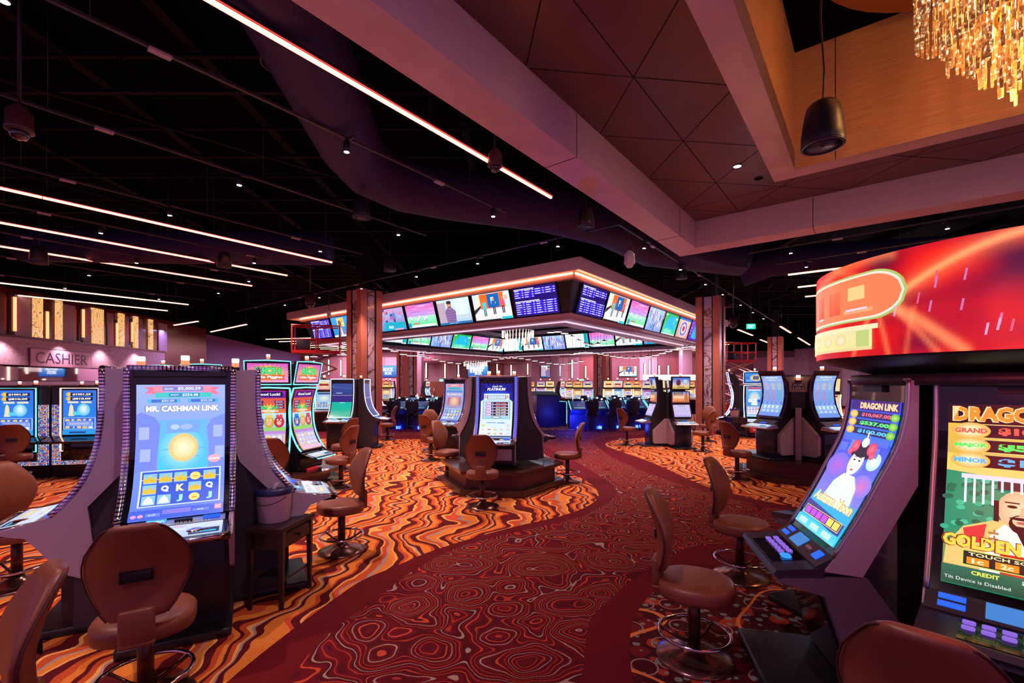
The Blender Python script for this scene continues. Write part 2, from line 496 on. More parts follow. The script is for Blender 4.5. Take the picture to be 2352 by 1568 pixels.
def wave_mat():
    m, n, l, b, P, fz = carpet_base('orange_wave_carpet')
    sx = N(n, 'ShaderNodeSeparateXYZ'); l.new(P, sx.inputs[0]); x, y = sx.outputs[0], sx.outputs[1]
    def noise(sc, kx, ky, det=1, off=0.0):
        c = N(n, 'ShaderNodeCombineXYZ'); l.new(mth(n, l, 'MULTIPLY', x, kx), c.inputs[0]); l.new(mth(n, l, 'MULTIPLY', y, ky), c.inputs[1]); c.inputs[2].default_value = off
        t = N(n, 'ShaderNodeTexNoise'); t.inputs['Scale'].default_value = sc; t.inputs['Detail'].default_value = det; l.new(c.outputs[0], t.inputs['Vector'])
        return t.outputs[0]
    n1 = noise(1.0, .45, .7); n2 = noise(1.0, 1.5, 2.0, 1, 5.0); n3 = noise(1, 3.2, 3.3, 1, 9.0)
    v = mth(n, l, 'ADD', mth(n, l, 'MULTIPLY', x, 1.45), mth(n, l, 'ADD', mth(n, l, 'MULTIPLY', n1, 1.6), mth(n, l, 'ADD', mth(n, l, 'MULTIPLY', n2, 1.0), mth(n, l, 'MULTIPLY', n3, .26))))
    f = mth(n, l, 'FRACT', v)
    OR, MA, GO, GY, RU = (.90, .31, .042), (.085, .004, .010), (1.0, .56, .14), (.42, .38, .35), (.64, .11, .024)
    st = [(0, OR), (.12, RU), (.17, MA), (.27, GO), (.305, RU), (.40, GY), (.435, OR), (.52, GO), (.555, MA), (.66, RU), (.73, OR), (.79, MA), (.835, RU), (.89, GO), (.92, GY), (.945, MA)]
    col = ramp(n, l, f, st)
    th = mth(n, l, 'LESS_THAN', mth(n, l, 'FRACT', mth(n, l, 'ADD', mth(n, l, 'MULTIPLY', x, 62.0), mth(n, l, 'MULTIPLY', n2, 2.0))), .36)
    col2 = mixc(n, l, mth(n, l, 'MULTIPLY', th, .48), col, (.22, .02, .012))
    finish(n, l, b, col2, fz); return m
def topo_mat():
    m, n, l, b, P, fz = carpet_base('contour_line_carpet')
    ds = N(n, 'ShaderNodeTexNoise'); ds.inputs['Scale'].default_value = 3.2; ds.inputs['Detail'].default_value = 1.5
    l.new(P, ds.inputs['Vector'])
    off = N(n, 'ShaderNodeVectorMath', operation='MULTIPLY_ADD'); l.new(ds.outputs['Color'], off.inputs[0]); off.inputs[1].default_value = (.24, .24, 0); l.new(P, off.inputs[2])
    vo = N(n, 'ShaderNodeTexVoronoi', feature='SMOOTH_F1'); vo.inputs['Scale'].default_value = 2.45; vo.inputs['Smoothness'].default_value = .35; vo.inputs['Randomness'].default_value = .8
    l.new(off.outputs[0], vo.inputs['Vector'])
    t = mth(n, l, 'MULTIPLY', vo.outputs['Distance'], 18.0)
    fr = mth(n, l, 'FRACT', t); fl = mth(n, l, 'FLOOR', t)
    line = mth(n, l, 'LESS_THAN', mth(n, l, 'ABSOLUTE', mth(n, l, 'SUBTRACT', fr, .5)), .10)
    k3 = mth(n, l, 'MODULO', fl, 3.0)
    lc = ramp(n, l, mth(n, l, 'DIVIDE', k3, 3.0), [(0, (.42, .045, .02)), (.2, (.62, .085, .03)), (.5, (.40, .33, .25))])
    sp = N(n, 'ShaderNodeSeparateXYZ'); l.new(P, sp.inputs[0])
    ds_ = mth(n, l, 'LESS_THAN', mth(n, l, 'FRACT', mth(n, l, 'MULTIPLY', mth(n, l, 'ADD', mth(n, l, 'MULTIPLY', sp.outputs[0], .8), sp.outputs[1]), 48.0)), .30)
    line = mth(n, l, 'MULTIPLY', line, mth(n, l, 'SUBTRACT', 1.0, mth(n, l, 'MULTIPLY', ds_, .35)))
    bg = mixc(n, l, mth(n, l, 'LESS_THAN', mth(n, l, 'MODULO', fl, 2.0), .5), (.085, .004, .008), (.135, .004, .011))

    finish(n, l, b, mixc(n, l, line, bg, lc), fz); return m
def dots_mat():
    m, n, l, b, P, fz = carpet_base('dotted_carpet')
    def vor(sc, rnd=1.0, off=0.0):
        a = N(n, 'ShaderNodeVectorMath', operation='ADD'); l.new(P, a.inputs[0]); a.inputs[1].default_value = (off, off * .7, 0)
        v = N(n, 'ShaderNodeTexVoronoi'); v.voronoi_dimensions = '2D'; v.inputs['Scale'].default_value = sc; v.inputs['Randomness'].default_value = rnd; l.new(a.outputs[0], v.inputs['Vector'])
        s = N(n, 'ShaderNodeSeparateColor'); l.new(v.outputs['Color'], s.inputs[0])
        return v.outputs['Distance'], s.outputs[0], s.outputs[1]
    sx = N(n, 'ShaderNodeSeparateXYZ'); l.new(P, sx.inputs[0])
    d1, r1, g1 = vor(7); d2, r2, g2 = vor(13, 1, 3.0); d3, r3, g3 = vor(4.2, 1, 7.0)
    big = mth(n, l, 'LESS_THAN', d1, mth(n, l, 'MULTIPLY', r1, .55))
    hat = mth(n, l, 'LESS_THAN', mth(n, l, 'FRACT', mth(n, l, 'MULTIPLY', sx.outputs[0], 70)), .55)
    col = mixc(n, l, big, (.060, .005, .008), mixc(n, l, mth(n, l, 'GREATER_THAN', g1, .5), (.16, .010, .012), mixc(n, l, hat, (.20, .012, .01), (.55, .075, .02))))
    ring = mth(n, l, 'LESS_THAN', mth(n, l, 'ABSOLUTE', mth(n, l, 'SUBTRACT', d3, .34)), .025)
    col = mixc(n, l, mth(n, l, 'MULTIPLY', ring, mth(n, l, 'GREATER_THAN', r3, .45)), col, (.36, .22, .18))
    small = mth(n, l, 'MULTIPLY', mth(n, l, 'LESS_THAN', d2, mth(n, l, 'ADD', mth(n, l, 'MULTIPLY', r2, .22), .14)), mth(n, l, 'GREATER_THAN', g2, .42))
    col = mixc(n, l, small, col, (.20, .24, .22))
    wv = N(n, 'ShaderNodeTexNoise'); wv.inputs['Scale'].default_value = 1.1; wv.inputs['Detail'].default_value = 0; l.new(P, wv.inputs['Vector'])
    rib = mth(n, l, 'LESS_THAN', mth(n, l, 'ABSOLUTE', mth(n, l, 'SUBTRACT', wv.outputs[0], .47)), .008)
    col = mixc(n, l, rib, col, (.72, .22, .05))
    finish(n, l, b, col, fz); return m
BORDER, WAVE, TOPO, DOTS = border_mat(), wave_mat(), topo_mat(), dots_mat()
# ------------------------------------------------------------------ floor
def smooth_poly(pts, n=5):
    out = []
    for i in range(len(pts) - 1):
        p0 = pts[max(i - 1, 0)]; p1 = pts[i]; p2 = pts[i + 1]; p3 = pts[min(i + 2, len(pts) - 1)]
        for k in range(n):
            t = k / n
            out.append(tuple(.5 * ((2 * p1[c]) + (-p0[c] + p2[c]) * t + (2 * p0[c] - 5 * p1[c] + 4 * p2[c] - p3[c]) * t * t + (-p0[c] + 3 * p1[c] - 3 * p2[c] + p3[c]) * t ** 3) for c in (0, 1)))
    out.append(pts[-1]); return out
fl = MB()
fl.add([(-27, -3, 0), (36, -3, 0), (36, 44, 0), (-27, 44, 0)], [(0, 1, 2, 3)], m=0)
def zone(pts, m, z):
    fl.add([(x, y, z) for x, y in pts], [tuple(range(len(pts)))], m=m)
waveL = smooth_poly([(-1.9, 1.2), (-1.74, 2.2), (-1.67, 2.70), (-1.62, 3.0), (-1.55, 3.32), (-1.44, 3.75), (-1.33, 4.1), (-1.11, 4.42), (-.85, 4.80), (-.38, 5.28), (.07, 5.66), (.42, 5.91), (.79, 6.22), (1.08, 6.58), (1.29, 7.0), (1.38, 7.42), (1.36, 8.14), (1.25, 8.63), (1.11, 9.51), (.89, 10.91), (.70, 12.0), (.2, 13.3), (-1.02, 14.2), (-2.39, 14.4), (-3.77, 14.5), (-8, 14.6), (-12.8, 14.6)])
zone(waveL + [(-12.3, 1.2)], 1, .0012)
aisL = [(-1.5, 1.2), (-1.38, 2.2), (-1.324, 2.71), (-1.305, 3.06), (-1.223, 3.43), (-1.09, 3.79), (-.92, 4.31), (-.59, 4.90), (-.13, 5.3), (.4, 5.67), (.88, 6.04), (1.25, 6.51), (1.53, 7.0), (1.67, 7.36), (1.72, 8.0), (1.63, 8.92), (1.46, 10.03), (1.23, 11.45), (.98, 12.37), (.7, 13.6), (-.3, 14.8), (-2, 15.3), (-6, 15.5)]
aisR = [(-6, 16.6), (0, 16.7), (2.2, 16.6), (5, 17.2), (7, 17.4), (7, 16.8), (4.4, 15.8), (3.2, 15.0), (2.5, 14.1), (2.37, 13.06), (2.36, 11.24), (2.52, 9.76), (2.83, 8.24), (3.07, 7.67), (3.4, 6.87), (3.77, 6.4), (4.2, 6.0), (4.7, 5.75)]
aisB = [(4.2, 5.6), (3.52, 5.48), (2.76, 5.2), (2.22, 5.02), (1.87, 4.90), (1.56, 4.62), (1.29, 4.36), (1.07, 4.11), (.81, 3.757), (.60, 3.46), (.52, 3.2), (.45, 2.9), (.37, 2.44), (.28, 1.2)]
zone(smooth_poly(aisL, 4) + smooth_poly(aisR, 4) + smooth_poly(aisB, 4), 2, .0016)
waveR = smooth_poly([(4.9, 6.0), (4.29, 6.29), (3.76, 6.82), (3.5, 7.36), (3.25, 8.14), (3.1, 10.14), (2.81, 11.74), (2.64, 12.8), (2.75, 13.5), (3.1, 14.1), (4.0, 14.7), (6.18, 15.46), (7.97, 16.1), (12, 17.5)])
zone(waveR + [(16, 17), (16, 6)], 1, .0012)
dotz = smooth_poly([(4.9, 4.9), (3.25, 4.72), (2.24, 4.5), (1.67, 4.2), (1.30, 3.93), (1.153, 3.83), (.946, 3.507), (.85, 3.29), (.757, 2.97), (.69, 2.6), (.60, 2.2), (.50, 1.2)])
zone(dotz + [(4.9, 1.2)], 3, .0012)
zone([(.6, 17.3), (2.4, 17.3), (2.6, 19.6), (.7, 19.6)], 1, .0012)
zone([(-12, 17.6), (-6.2, 17.6), (-6.2, 30), (-14, 30)], 1, .0012)
zone([(8, 19), (20, 22), (24, 32), (9, 32)], 1, .0012)
tag(fl.build('floor', [BORDER, WAVE, TOPO, DOTS]), kind='structure')

# ------------------------------------------------------------------ ceiling and its dark framing
CEIL = mat('black_ceiling', (0.0016, 0.0013, 0.0024), .9, spec=.05)
JOIST = mat('black_joist', (0.0035, 0.0025, 0.006), .6, spec=.1)
b = MB(); b.box((5, 20.5, 7.3), (56, 49, .1)); tag(b.build('ceiling', CEIL), kind='structure')
for y in (3.4, 5.0, 6.7, 8.6, 10.6, 12.8, 15.2, 18, 21, 24.5, 28.5, 33, 37.5):
    b = MB()
    for z in (5.98, 6.5): b.box((-6.5 if y < 16 else 2, y, z), (20 if y < 16 else 40, .07, .05))
    for i in range(int((20 if y < 16 else 40) / .8)):
        x0 = (-16.5 if y < 16 else -18) + i * .8
        b.tube([(x0, y, 5.98), (x0 + .4, y, 6.5), (x0 + .8, y, 5.98)], .015, 4, smooth=False)
    tag(b.build('ceiling_beam', JOIST), kind='structure')
for x, y0, y1 in ((-9.6, 1, 30), (-6.6, 1, 38), (-4.6, 1, 38), (-.9, 1, 38), (3.6, 12, 38), (9.5, 14, 38), (15, 14, 38)):
    b = MB(); b.box((x, (y0 + y1) / 2, 6.72), (.16, y1 - y0, .3)); tag(b.build('ceiling_beam', JOIST), kind='structure')
for x0, y0, x1, y1, z in ((-9.8, 3.2, -2.6, 9.5, 5.7), (-11.5, 5, -5.2, 16, 5.75), (-12.6, 8, -9, 20, 5.8)):
    b = MB(); b.tube([(x0, y0, z), (x1, y1, z)], .03, 6)
    tag(b.build('conduit_pipe', JOIST), 'thin black pipe run %s under the dark ceiling joists' % ('nearest the long red light line' if z < 5.72 else 'in the middle of the left ceiling' if z < 5.78 else 'nearest the cashier wall'), 'pipe')

# ------------------------------------------------------------------ walls
def wseg(p0, p1, z0, z1, t=.15):
    """box standing on the line p0-p1 with its face on that line, body to the left of the direction"""
    a, b_ = Vector((*p0, 0)), Vector((*p1, 0)); d = (b_ - a).normalized(); n = Vector((-d.y, d.x, 0)) * t
    return [(p.x, p.y, z) for z in (z0, z1) for p in (a, b_, b_ + n, a + n)], [(3, 2, 1, 0), (4, 5, 6, 7), (0, 1, 5, 4), (1, 2, 6, 5), (2, 3, 7, 6), (3, 0, 4, 7)]
# cashier wall: along (-.1, 1) through (-13, 12.5)
cd = Vector((-.0995, .995, 0)); cn = Vector((.995, .0995, 0)); c0 = Vector((-13, 12.5, 0))
def CW(t, out, z):
    p = (c0 + cd * (t * 1.005)) * 1.35 + cn * out; return (p.x, p.y, max(0.0, 1.75 + (z - 1.75) * 1.35))
b = MB()
def cwbox(b, t0, t1, o0, o1, z0, z1, m=0):
    V = [CW(t, o, z) for z in (z0, z1) for t, o in ((t0, o0), (t1, o0), (t1, o1), (t0, o1))]
    b.add(V, [(0, 1, 2, 3), (7, 6, 5, 4), (0, 4, 5, 1), (1, 5, 6, 2), (2, 6, 7, 3), (3, 7, 4, 0)], m=m)
cwbox(b, -9, 8.4, -.25, 0, 0, 5.75)
tag(b.build('wall_left', FINW), kind='structure')
b = MB(); cwbox(b, -9, 8.4, .0, .25, 4.20, 5.75); tag(b.build('trim_10', CEIL), kind='structure')
b = MB(); cwbox(b, -9, 5.0, .0, .42, 2.22, 2.92)
tag(b.build('trim_1', SCALES), kind='structure')
b = MB(); cwbox(b, -9, 5.0, .0, .46, 2.92, 2.97); tag(b.build('trim_2', mat('dark_bronze', (.05, .02, .02), .3, metal=.5)), kind='structure')
b = MB(); cwbox(b, -6, 2.7, .0, .03, 1.82, 2.2); tag(b.build('mirror_strip', MIRROR), 'mirrored strip along the wall under the cashier sign', 'mirror')
b = MB(); cwbox(b, -6, 4.6, .0, .42, 1.70, 1.80); tag(b.build('trim_3', LILAC), kind='structure')
b = MB(); cwbox(b, -6, 4.6, .0, .05, .0, 1.70); tag(b.build('trim_4', mat('cashier_window_wall', (.42, .26, .16), .4)), kind='structure')
fin_names = ['first', 'second', 'third', 'fourth', 'fifth', 'sixth', 'seventh']
for i, (t0, t1) in enumerate([(.0, .24), (.69, .86), (1.95, 2.38), (3.07, 3.29), (3.78, 3.95), (4.56, 4.73)]):
    o = MB(); cwbox(o, t0, t1, .0, .10, 2.98, 4.12)
    tag(o.build('lit_onyx_fin', ONYX), '%s glowing veined onyx fin counted from the left on the cashier wall' % fin_names[i], 'lit panel', 'onyx fins on the cashier wall')
for i, (t0, t1) in enumerate([(-.52, -.08), (.9, 1.34), (1.62, 1.93), (2.6, 2.84), (3.29, 3.55), (3.95, 4.22), (5.1, 5.6)]):
    o = MB(); cwbox(o, t0, t1, .0, .05, 2.98, 4.06)
    tag(o.build('wall_fin', LILAC), '%s plain lilac fin from the left on the cashier wall' % fin_names[i], 'panel', 'lilac fins on the cashier wall')
for i, (t0, z0, z1) in enumerate([(-.6, 3.1, 3.98), (.33, 2.9, 3.75), (1.54, 3.15, 4.0), (2.90, 2.97, 3.76), (3.60, 3.2, 3.88)]):
    t = thing('neon_light', '%s red neon tube light from the left between the fins on the cashier wall' % fin_names[i], 'wall light', CW(t0, .12, z0), 0, 'neon lights on the cashier wall')
    o = MB(); o.box((-.05, 0, 1.35 * (z1 - z0) / 2), (.03, .12, 1.35 * (z1 - z0) + .3)); o.build('backing', BLACK, t)
    for k in (0, .06): q = MB(); q.tube([(0, k, 0), (0, k, 1.35 * (z1 - z0))], .022, 8); q.build('tube', NEON, t)
for t_ in (-1.2, .45, 1.9, 3.4): light('lamp', 'SPOT', CW(t_, .75, 2.96), 130, (1.0, .60, .66), None, spot_size=R_(110), spot_blend=.8, shadow_soft_size=.05)
# sign CASHIER
sg = thing('cashier_sign', 'lilac signboard lettered CASHIER above the counter on the left wall', 'sign', CW(.53, .44, 2.44), pi / 2 + .1)
o = MB(); o.box((0, .0, 0), (2.7, .03, .675)); o.build('border', mat('sign_plum', (.10, .03, .09), .4), sg)
o = MB(); o.box((0, -.012, 0), (2.63, .03, .615)); o.build('board', mat('sign_lilac', (.78, .48, .66), .45), sg)
V, F, _ = glyphs('CASHIER', .0)
o = MB(); o.add([(-1.14 + x * 2.28, -.03, -.205 + y * .41) for x, y in V], F); o.build('lettering', mat('sign_letters', (.04, .012, .06), .4), sg)
# purple return wall, back wall, right wall
b = MB(); b.add([(-20.9, 28.1, 0), (-18.3, 40, 0), (-18.3, 40, 4.2), (-20.9, 28.1, 5.25), (-21.2, 28.1, 0), (-18.6, 40, 0), (-18.6, 40, 4.2), (-21.2, 28.1, 5.25)], [(0, 1, 2, 3), (7, 6, 5, 4), (3, 2, 6, 7), (0, 3, 7, 4), (1, 5, 6, 2)])
tag(b.build('wall_left_far', LILACW), kind='structure')
b = MB(); b.box((-20.5, 34.2, 6), (.3, 12.4, 3.2), rz=-.22); tag(b.build('wall_left_upper', CEIL), kind='structure')
random.seed(4)
BK = [mat('back_wall_rose', (.52, .25, .34), .6), mat('back_wall_plum', (.22, .10, .14), .65), mat('back_wall_mauve', (.42, .27, .38), .6), SCALES, mat('back_wall_brick', (.34, .12, .13), .6), mat('back_wall_pale', (.60, .50, .60), .6)]
b = MB(); x = -20.0; i = 0
while x < 31:
    w = random.uniform(.8, 1.9); mi = random.choice([0, 1, 3, 2, 4, 1])
    d = random.choice([.09, .10, .12])
    b.box((x + w / 2, 40.2 - d, 2.0), (w, .4, 4.0), m=mi); x += w
b.box((6, 40.3, 4.28), (50, .5, .56), m=1)
tag(b.build('wall_back', BK), kind='structure')
b = MB(); b.box((6, 40.6, 6), (52, .3, 3)); V, F = wseg((34.7, 11), (24.6, 40.2), 4.7, 7.3); b.add(V, F); tag(b.build('wall_back_upper', CEIL), kind='structure')
random.seed(9)
b = MB(); x = 0; dR = Vector((.35, -1, 0)).normalized()
p = Vector((24.6, 40, 0))
while x < 30:
    w = random.uniform(.9, 1.8); a = p + dR * x; e = p + dR * (x + w)
    V, F = wseg((e.x, e.y), (a.x, a.y), 0, 4.7); b.add(V, F, m=random.choice([2, 2, 3, 5, 5])); x += w
tag(b.build('wall_right', BK), kind='structure')
b = MB(); b.box((-3.5, 38.6, 3.75), (9.5, 2.4, .5)); tag(b.build('trim_5', BK[0]), kind='structure')
b = MB(); b.box((-3.5, 37.39, 3.55), (9.3, .04, .06)); tag(b.build('trim_6', BK[1]), kind='structure')
b = MB()
b.box((-6.65, 39.55, .95), (1.9, .12, 1.9)); dr = tag(b.build('door_1', mat('bronze_door', (.40, .17, .10), .35)), kind='structure')
b = MB(); b.tube([(0, 0, -.35), (0, 0, .35)], .03, 8); b.build('door_handle', STEEL, dr, (-6.65, 39.44, 1.05))
for k, (x, z0, z1) in enumerate([(-15.81, 2.5, 3.78), (-14.76, 2.39, 3.78), (-7.4, 2.2, 3.78), (-5.78, 2.2, 3.44), (-4.62, 2.5, 3.33), (-1.28, 2.5, 3.4), (-.08, 1.75, 3.33), (1.35, 2.5, 3.44), (5.18, 2.2, 3.78), (6.35, 2.2, 3.25), (8.41, 2.28, 3.78), (11.45, 2.35, 3.48), (11.86, 2.35, 3.78), (12.69, 2.5, 3.29), (13.48, 2.5, 3.29)]):
    t = thing('wall_light', 'thin vertical LED line light on the far wall, %s from the left' % ORD[k], 'wall light', (x, 39.8, z0), 0, 'vertical light lines on the far wall')
    q = MB(); q.box((0, 0, (z1 - z0) / 2), (.09, .05, z1 - z0)); q.build('light_tube', WALLED, t)
    q = MB(); q.box((0, .05, (z1 - z0) / 2), (.15, .06, z1 - z0 + .1)); q.build('backing', BLACK, t)

# ------------------------------------------------------------------ wood coffer (aligned with the turned grid)
def gbox(b, u0, u1, v0, v1, z0, z1, m=0):
    V = [G(u, v, z) for z in (z0, z1) for u, v in ((u0, v0), (u1, v0), (u1, v1), (u0, v1))]
    b.add(V, [(3, 2, 1, 0), (4, 5, 6, 7), (0, 1, 5, 4), (1, 2, 6, 5), (2, 3, 7, 6), (3, 0, 4, 7)], m=m); return b
def gobj(name, material, *boxes):
    """an object whose own axes follow the turned grid, so its grain does too"""
    b = MB()
    for (u0, u1, v0, v1, z0, z1) in boxes:
        b.box(((u0 + u1) / 2, (v0 + v1) / 2, (z0 + z1) / 2), (u1 - u0, v1 - v0, z1 - z0))
    return b.build(name, material, rz=R_(90 - 38))
UL = -7.0
b = MB()
def mitre(b, poly, z0, z1): b.prism(poly, z0, z1)
mitre(b, [(UL, 3.25), (11.1, 3.25), (11.62, 3.77), (UL, 3.77)], 4.9, 6.2)
tag(b.build('ceiling_beam_left', BEAMW, rz=R_(52)), kind='structure')
b = MB(); mitre(b, [(11.1, 3.245), (11.1, -9), (11.62, -9), (11.62, 3.765)], 4.9, 6.2)
tag(b.build('ceiling_beam_far', BEAMW, rz=R_(52)), kind='structure')
tag(gobj('ceiling_coffer', PANELW, (UL, 9.02, 1.33, 3.25, 5.52, 5.6), (9.02, 11.1, -9, 3.25, 5.52, 5.6)), kind='structure')
b = MB()
def seam(b, a, e, z=5.5185, w=.010):
    a, e = Vector((*a, 0)), Vector((*e, 0)); d = (e - a).normalized(); n = Vector((-d.y, d.x, 0)) * w
    b.add([(q.x, q.y, z) for q in (a - n, e - n, e + n, a + n)], [(0, 1, 2, 3)])
def clipseam(b, u0, v0, du, dv):
    t = -30.0; run = None
    while t < 30:
        u, v = u0 + du * t, v0 + dv * t
        ins = (UL < u < 9.0 and 1.34 < v < 3.245) or (9.0 <= u < 11.09 and -9 < v < 3.245)
        if ins and run is None: run = (u, v)
        if not ins and run is not None: seam(b, run, (u - du * .02, v - dv * .02)); run = None
        t += .02
clipseam(b, 0, 2.32, 1, 0); clipseam(b, 10.15, 0, 0, 1)
for k in range(-6, 6):
    clipseam(b, 5.4 + 1.9 * k, 2.32, .7071, .7071); clipseam(b, 5.4 + 1.9 * k, 2.32, .7071, -.7071)
tag(b.build('trim_7', mat('panel_seam', (.012, .005, .004), .8), rz=R_(52)), kind='structure')
for z0, u in ((4.9, 5.85), (4.9, 9.6)):                 # butt joints across the left beam
    pass
b = MB()
for u in (5.62, 10.0):
    b.box((u, 3.51, 4.8985), (.012, .52, .004)); b.box((u, 3.2485, 5.2), (.012, .004, .62))
b.box((11.36, .95, 4.8985), (.52, .012, .004)); b.box((11.0985, .95, 5.2), (.004, .012, .62))
tag(b.build('trim_8', MATS['panel_seam'], rz=R_(52)), kind='structure')
b = MB()
b.prism([(UL, .99), (8.68, .99), (9.02, 1.33), (UL, 1.33)], 5.2, 5.5); b.prism([(8.68, .985), (8.68, -9), (9.02, -9), (9.02, 1.325)], 5.2, 5.5)
tag(b.build('ceiling_frame', BEAMW, rz=R_(52)), kind='structure')
b = MB(); b.box(((UL + 8.68) / 2, 1.04, 6.15), (8.68 - UL, .1, 1.9)); tag(b.build('ceiling_well_left', WELLW, rz=R_(52)), kind='structure')
b = MB(); b.box((8.73, -4, 6.15), (.1, 10, 1.9)); tag(b.build('ceiling_well_far', WELLW, rz=R_(52)), kind='structure')
b = MB(); b.box((8.678, .45, 6.15), (.004, .01, 1.9)); b.box((8.678, -1.7, 6.15), (.004, .01, 1.9)); tag(b.build('trim_9', MATS['panel_seam'], rz=R_(52)), kind='structure')
b = MB(); b.box((1, -4, 7.12), (16, 11, .08)); tag(b.build('ceiling_well_top', CEIL, rz=R_(52)), kind='structure')
# recessed downlight and round vent in the coffer
def ceil_disc(name, label, cat, p, r, m):
    t = thing(name, label, cat, p)
    q = MB(); q.lathe([(r, 0), (r, -.012), (r * .86, -.014), (r * .84, -.004)], 24, cap=False); q.build('ring', BLACK, t)
    q = MB(); q.lathe([(r * .84, -.006), (.001, -.006)], 24); q.build('lens', m, t); return t
for k_, u_ in enumerate((1.0, -2.8)):
    dx = ceil_disc('ceiling_downlight', ('round coffer downlight directly overhead of the camera', 'round coffer downlight behind the camera')[k_], 'downlight', G(u_, 1.85, 5.52), .075, WHITEL)
    light('lamp', 'SPOT', (0, 0, -.03), 330, (.95, .62, .72), dx, spot_size=R_(120), spot_blend=.9, shadow_soft_size=.07)
dl = ceil_disc('ceiling_downlight', 'bright round downlight recessed in the brown coffer panels', 'downlight', G(8.72, 1.85, 5.52), .075, WHITEL)
ceil_disc('ceiling_vent', 'small dark round vent beside the downlight in the coffer', 'vent', G(9.48, 1.65, 5.52), .075, BLACK)

# ------------------------------------------------------------------ columns
def column(p, w, h, label, kindwood=True, rz=R_(52)):
    t = thing('column', label, 'column', (p[0], p[1], 0), rz)
    if kindwood:
        q = MB(); q.box((0, 0, h / 2), (w * .8, w * .8, h)); q.build('core', BLACK, t)
        for sx in (-1, 1):
            for sy in (-1, 1):
                q = MB(); q.box((sx * (w / 2 - w * .14), sy * (w / 2 - w * .14), h / 2), (w * .28, w * .28, h)); q.build('corner_post', COLW, t)
        for a in range(4):
            M = Matrix.Rotation(a * pi / 2, 4, 'Z')
            q = MB(); q.box((0, 0, 0), (1, 1, 1), M=M @ Matrix.Translation((0, -w * .43, h / 2)) @ Matrix.Diagonal((w * .32, .03, h - .02, 1))); q.build('marble_panel', MARBLE, t)
            for sx in (-1, 1):
                q = MB(); q.box((0, 0, 0), (1, 1, 1), M=M @ Matrix.Translation((sx * w * .19, -w * .445, h / 2)) @ Matrix.Diagonal((w * .05, .03, h - .02, 1))); q.build('edge_strip', BLACK, t)
        q = MB(); q.box((0, 0, h + .9), (w * .5, w * .5, 1.8)); q.build('upper_post', BLACK, t)
    else:
        q = MB(); q.rbox((0, 0, h / 2), (w, w, h), .01, .02); q.build('shaft', LILAC, t)
    return t
column((-5.05, 15.8), .84, 4.9, 'cherry wood column with marble inlay standing left of the screen canopy')
column((7.4, 17.2), .84, 4.93, 'cherry wood column with marble inlay at the right end of the screen canopy')
column((-6.2, 27.2), .84, 5, 'far wood and marble column seen through the canopy on its left')
column((5.6, 28.5), .84, 5, 'far wood and marble column behind the right table games')
column((17.7, 31), .84, 4.85, 'far wood column beyond the angled slot machines on the right')
column((3.33, 36), .7, 4.6, 'plain lilac square post in front of the far wall television', False, 0)
column((14.1, 37.5), .8, 4.6, 'plain lilac square post near the far right corner', False, 0)
column((-7.6, 36.5), 1.1, 4.6, 'plain wide lilac post behind the left table games', False, 0)
# ------------------------------------------------------------------ the screen canopy
H = 7.5; CC = G(10.1 + H, 5.74 + H, 0)
cano = thing('screen_canopy', 'large square canopy ringed with televisions hanging over the table games', 'canopy', CC, R_(52))
def sqring(b, o0, o1, z0, z1, z0b=None, z1b=None, m=0):
    """square ring between insets o0 and o1; optional other heights at the inner edge"""
    z0b = z0 if z0b is None else z0b; z1b = z1 if z1b is None else z1b
    a, c = H - o0, H - o1
    for q in range(4):
        M = Matrix.Rotation(q * pi / 2, 3, 'Z')
        V = [M @ Vector(p) for p in ((-a, -a, z0), (a, -a, z0), (c, -c, z0b), (-c, -c, z0b), (-a, -a, z1), (a, -a, z1), (c, -c, z1b), (-c, -c, z1b))]
        b.add(V, [(3, 2, 1, 0), (4, 5, 6, 7), (0, 1, 5, 4), (1, 2, 6, 5), (2, 3, 7, 6), (3, 0, 4, 7)], m=m)
    return b
sqring(MB(), 0, .06, 4.61, 4.91).build('fascia', FASCIA, cano)
sqring(MB(), .06, 2.3, 4.72, 4.90).build('top_deck', FASCIA, cano)
sqring(MB(), .40, .48, 4.50, 4.72).build('cove_board', mat('cove_board', (.5, .3, .26), .5), cano)
for q in range(4):
    M = Matrix.Rotation(q * pi / 2, 4, 'Z')
    for k in range(9):
        s_ = -7.05 + k * 1.57
        o = MB(); o.box((0, 0, 0), (1, 1, 1), M=M @ Matrix.Translation((s_ + .77, -H + .385, 4.635)) @ Matrix.Diagonal((1.54, .03, .035, 1))); o.build('cove_light', COVE, cano)
sqring(MB(), .50, .62, 4.50, 4.56).build('upper_trim', FASCIA, cano)
PANEL = mat('canopy_black_panel', (.012, .012, .018), .35)
o = MB(); a0, a1 = H - .52, H - .79
for q in range(4):
    M = Matrix.Rotation(q * pi / 2, 3, 'Z')
    o.add([M @ Vector(p) for p in ((-a0, -a0, 4.52), (a0, -a0, 4.52), (a1, -a1, 3.64), (-a1, -a1, 3.64))], [(0, 3, 2, 1)])
o.build('outer_panel', PANEL, cano)
o = MB(); a0, a1 = H - 2.05, H - 1.78
for q in range(4):
    M = Matrix.Rotation(q * pi / 2, 3, 'Z')
    o.add([M @ Vector(p) for p in ((-a0, -a0, 4.75), (a0, -a0, 4.75), (a1, -a1, 3.64), (-a1, -a1, 3.64))], [(0, 1, 2, 3)])
o.build('inner_panel', PANEL, cano)
sqring(MB(), .66, 1.84, 3.56, 3.65).build('ledge', mat('canopy_ledge', (.58, .42, .46), .35), cano)
sqring(MB(), .78, 1.72, 3.50, 3.56).build('ledge_channel', mat('ledge_channel', (.55, .45, .5), .3), cano)
sqring(MB(), 1.05, 1.12, 3.47, 3.50).build('under_light', glow('canopy_under_light', (.9, .6, .75), 1.2), cano)
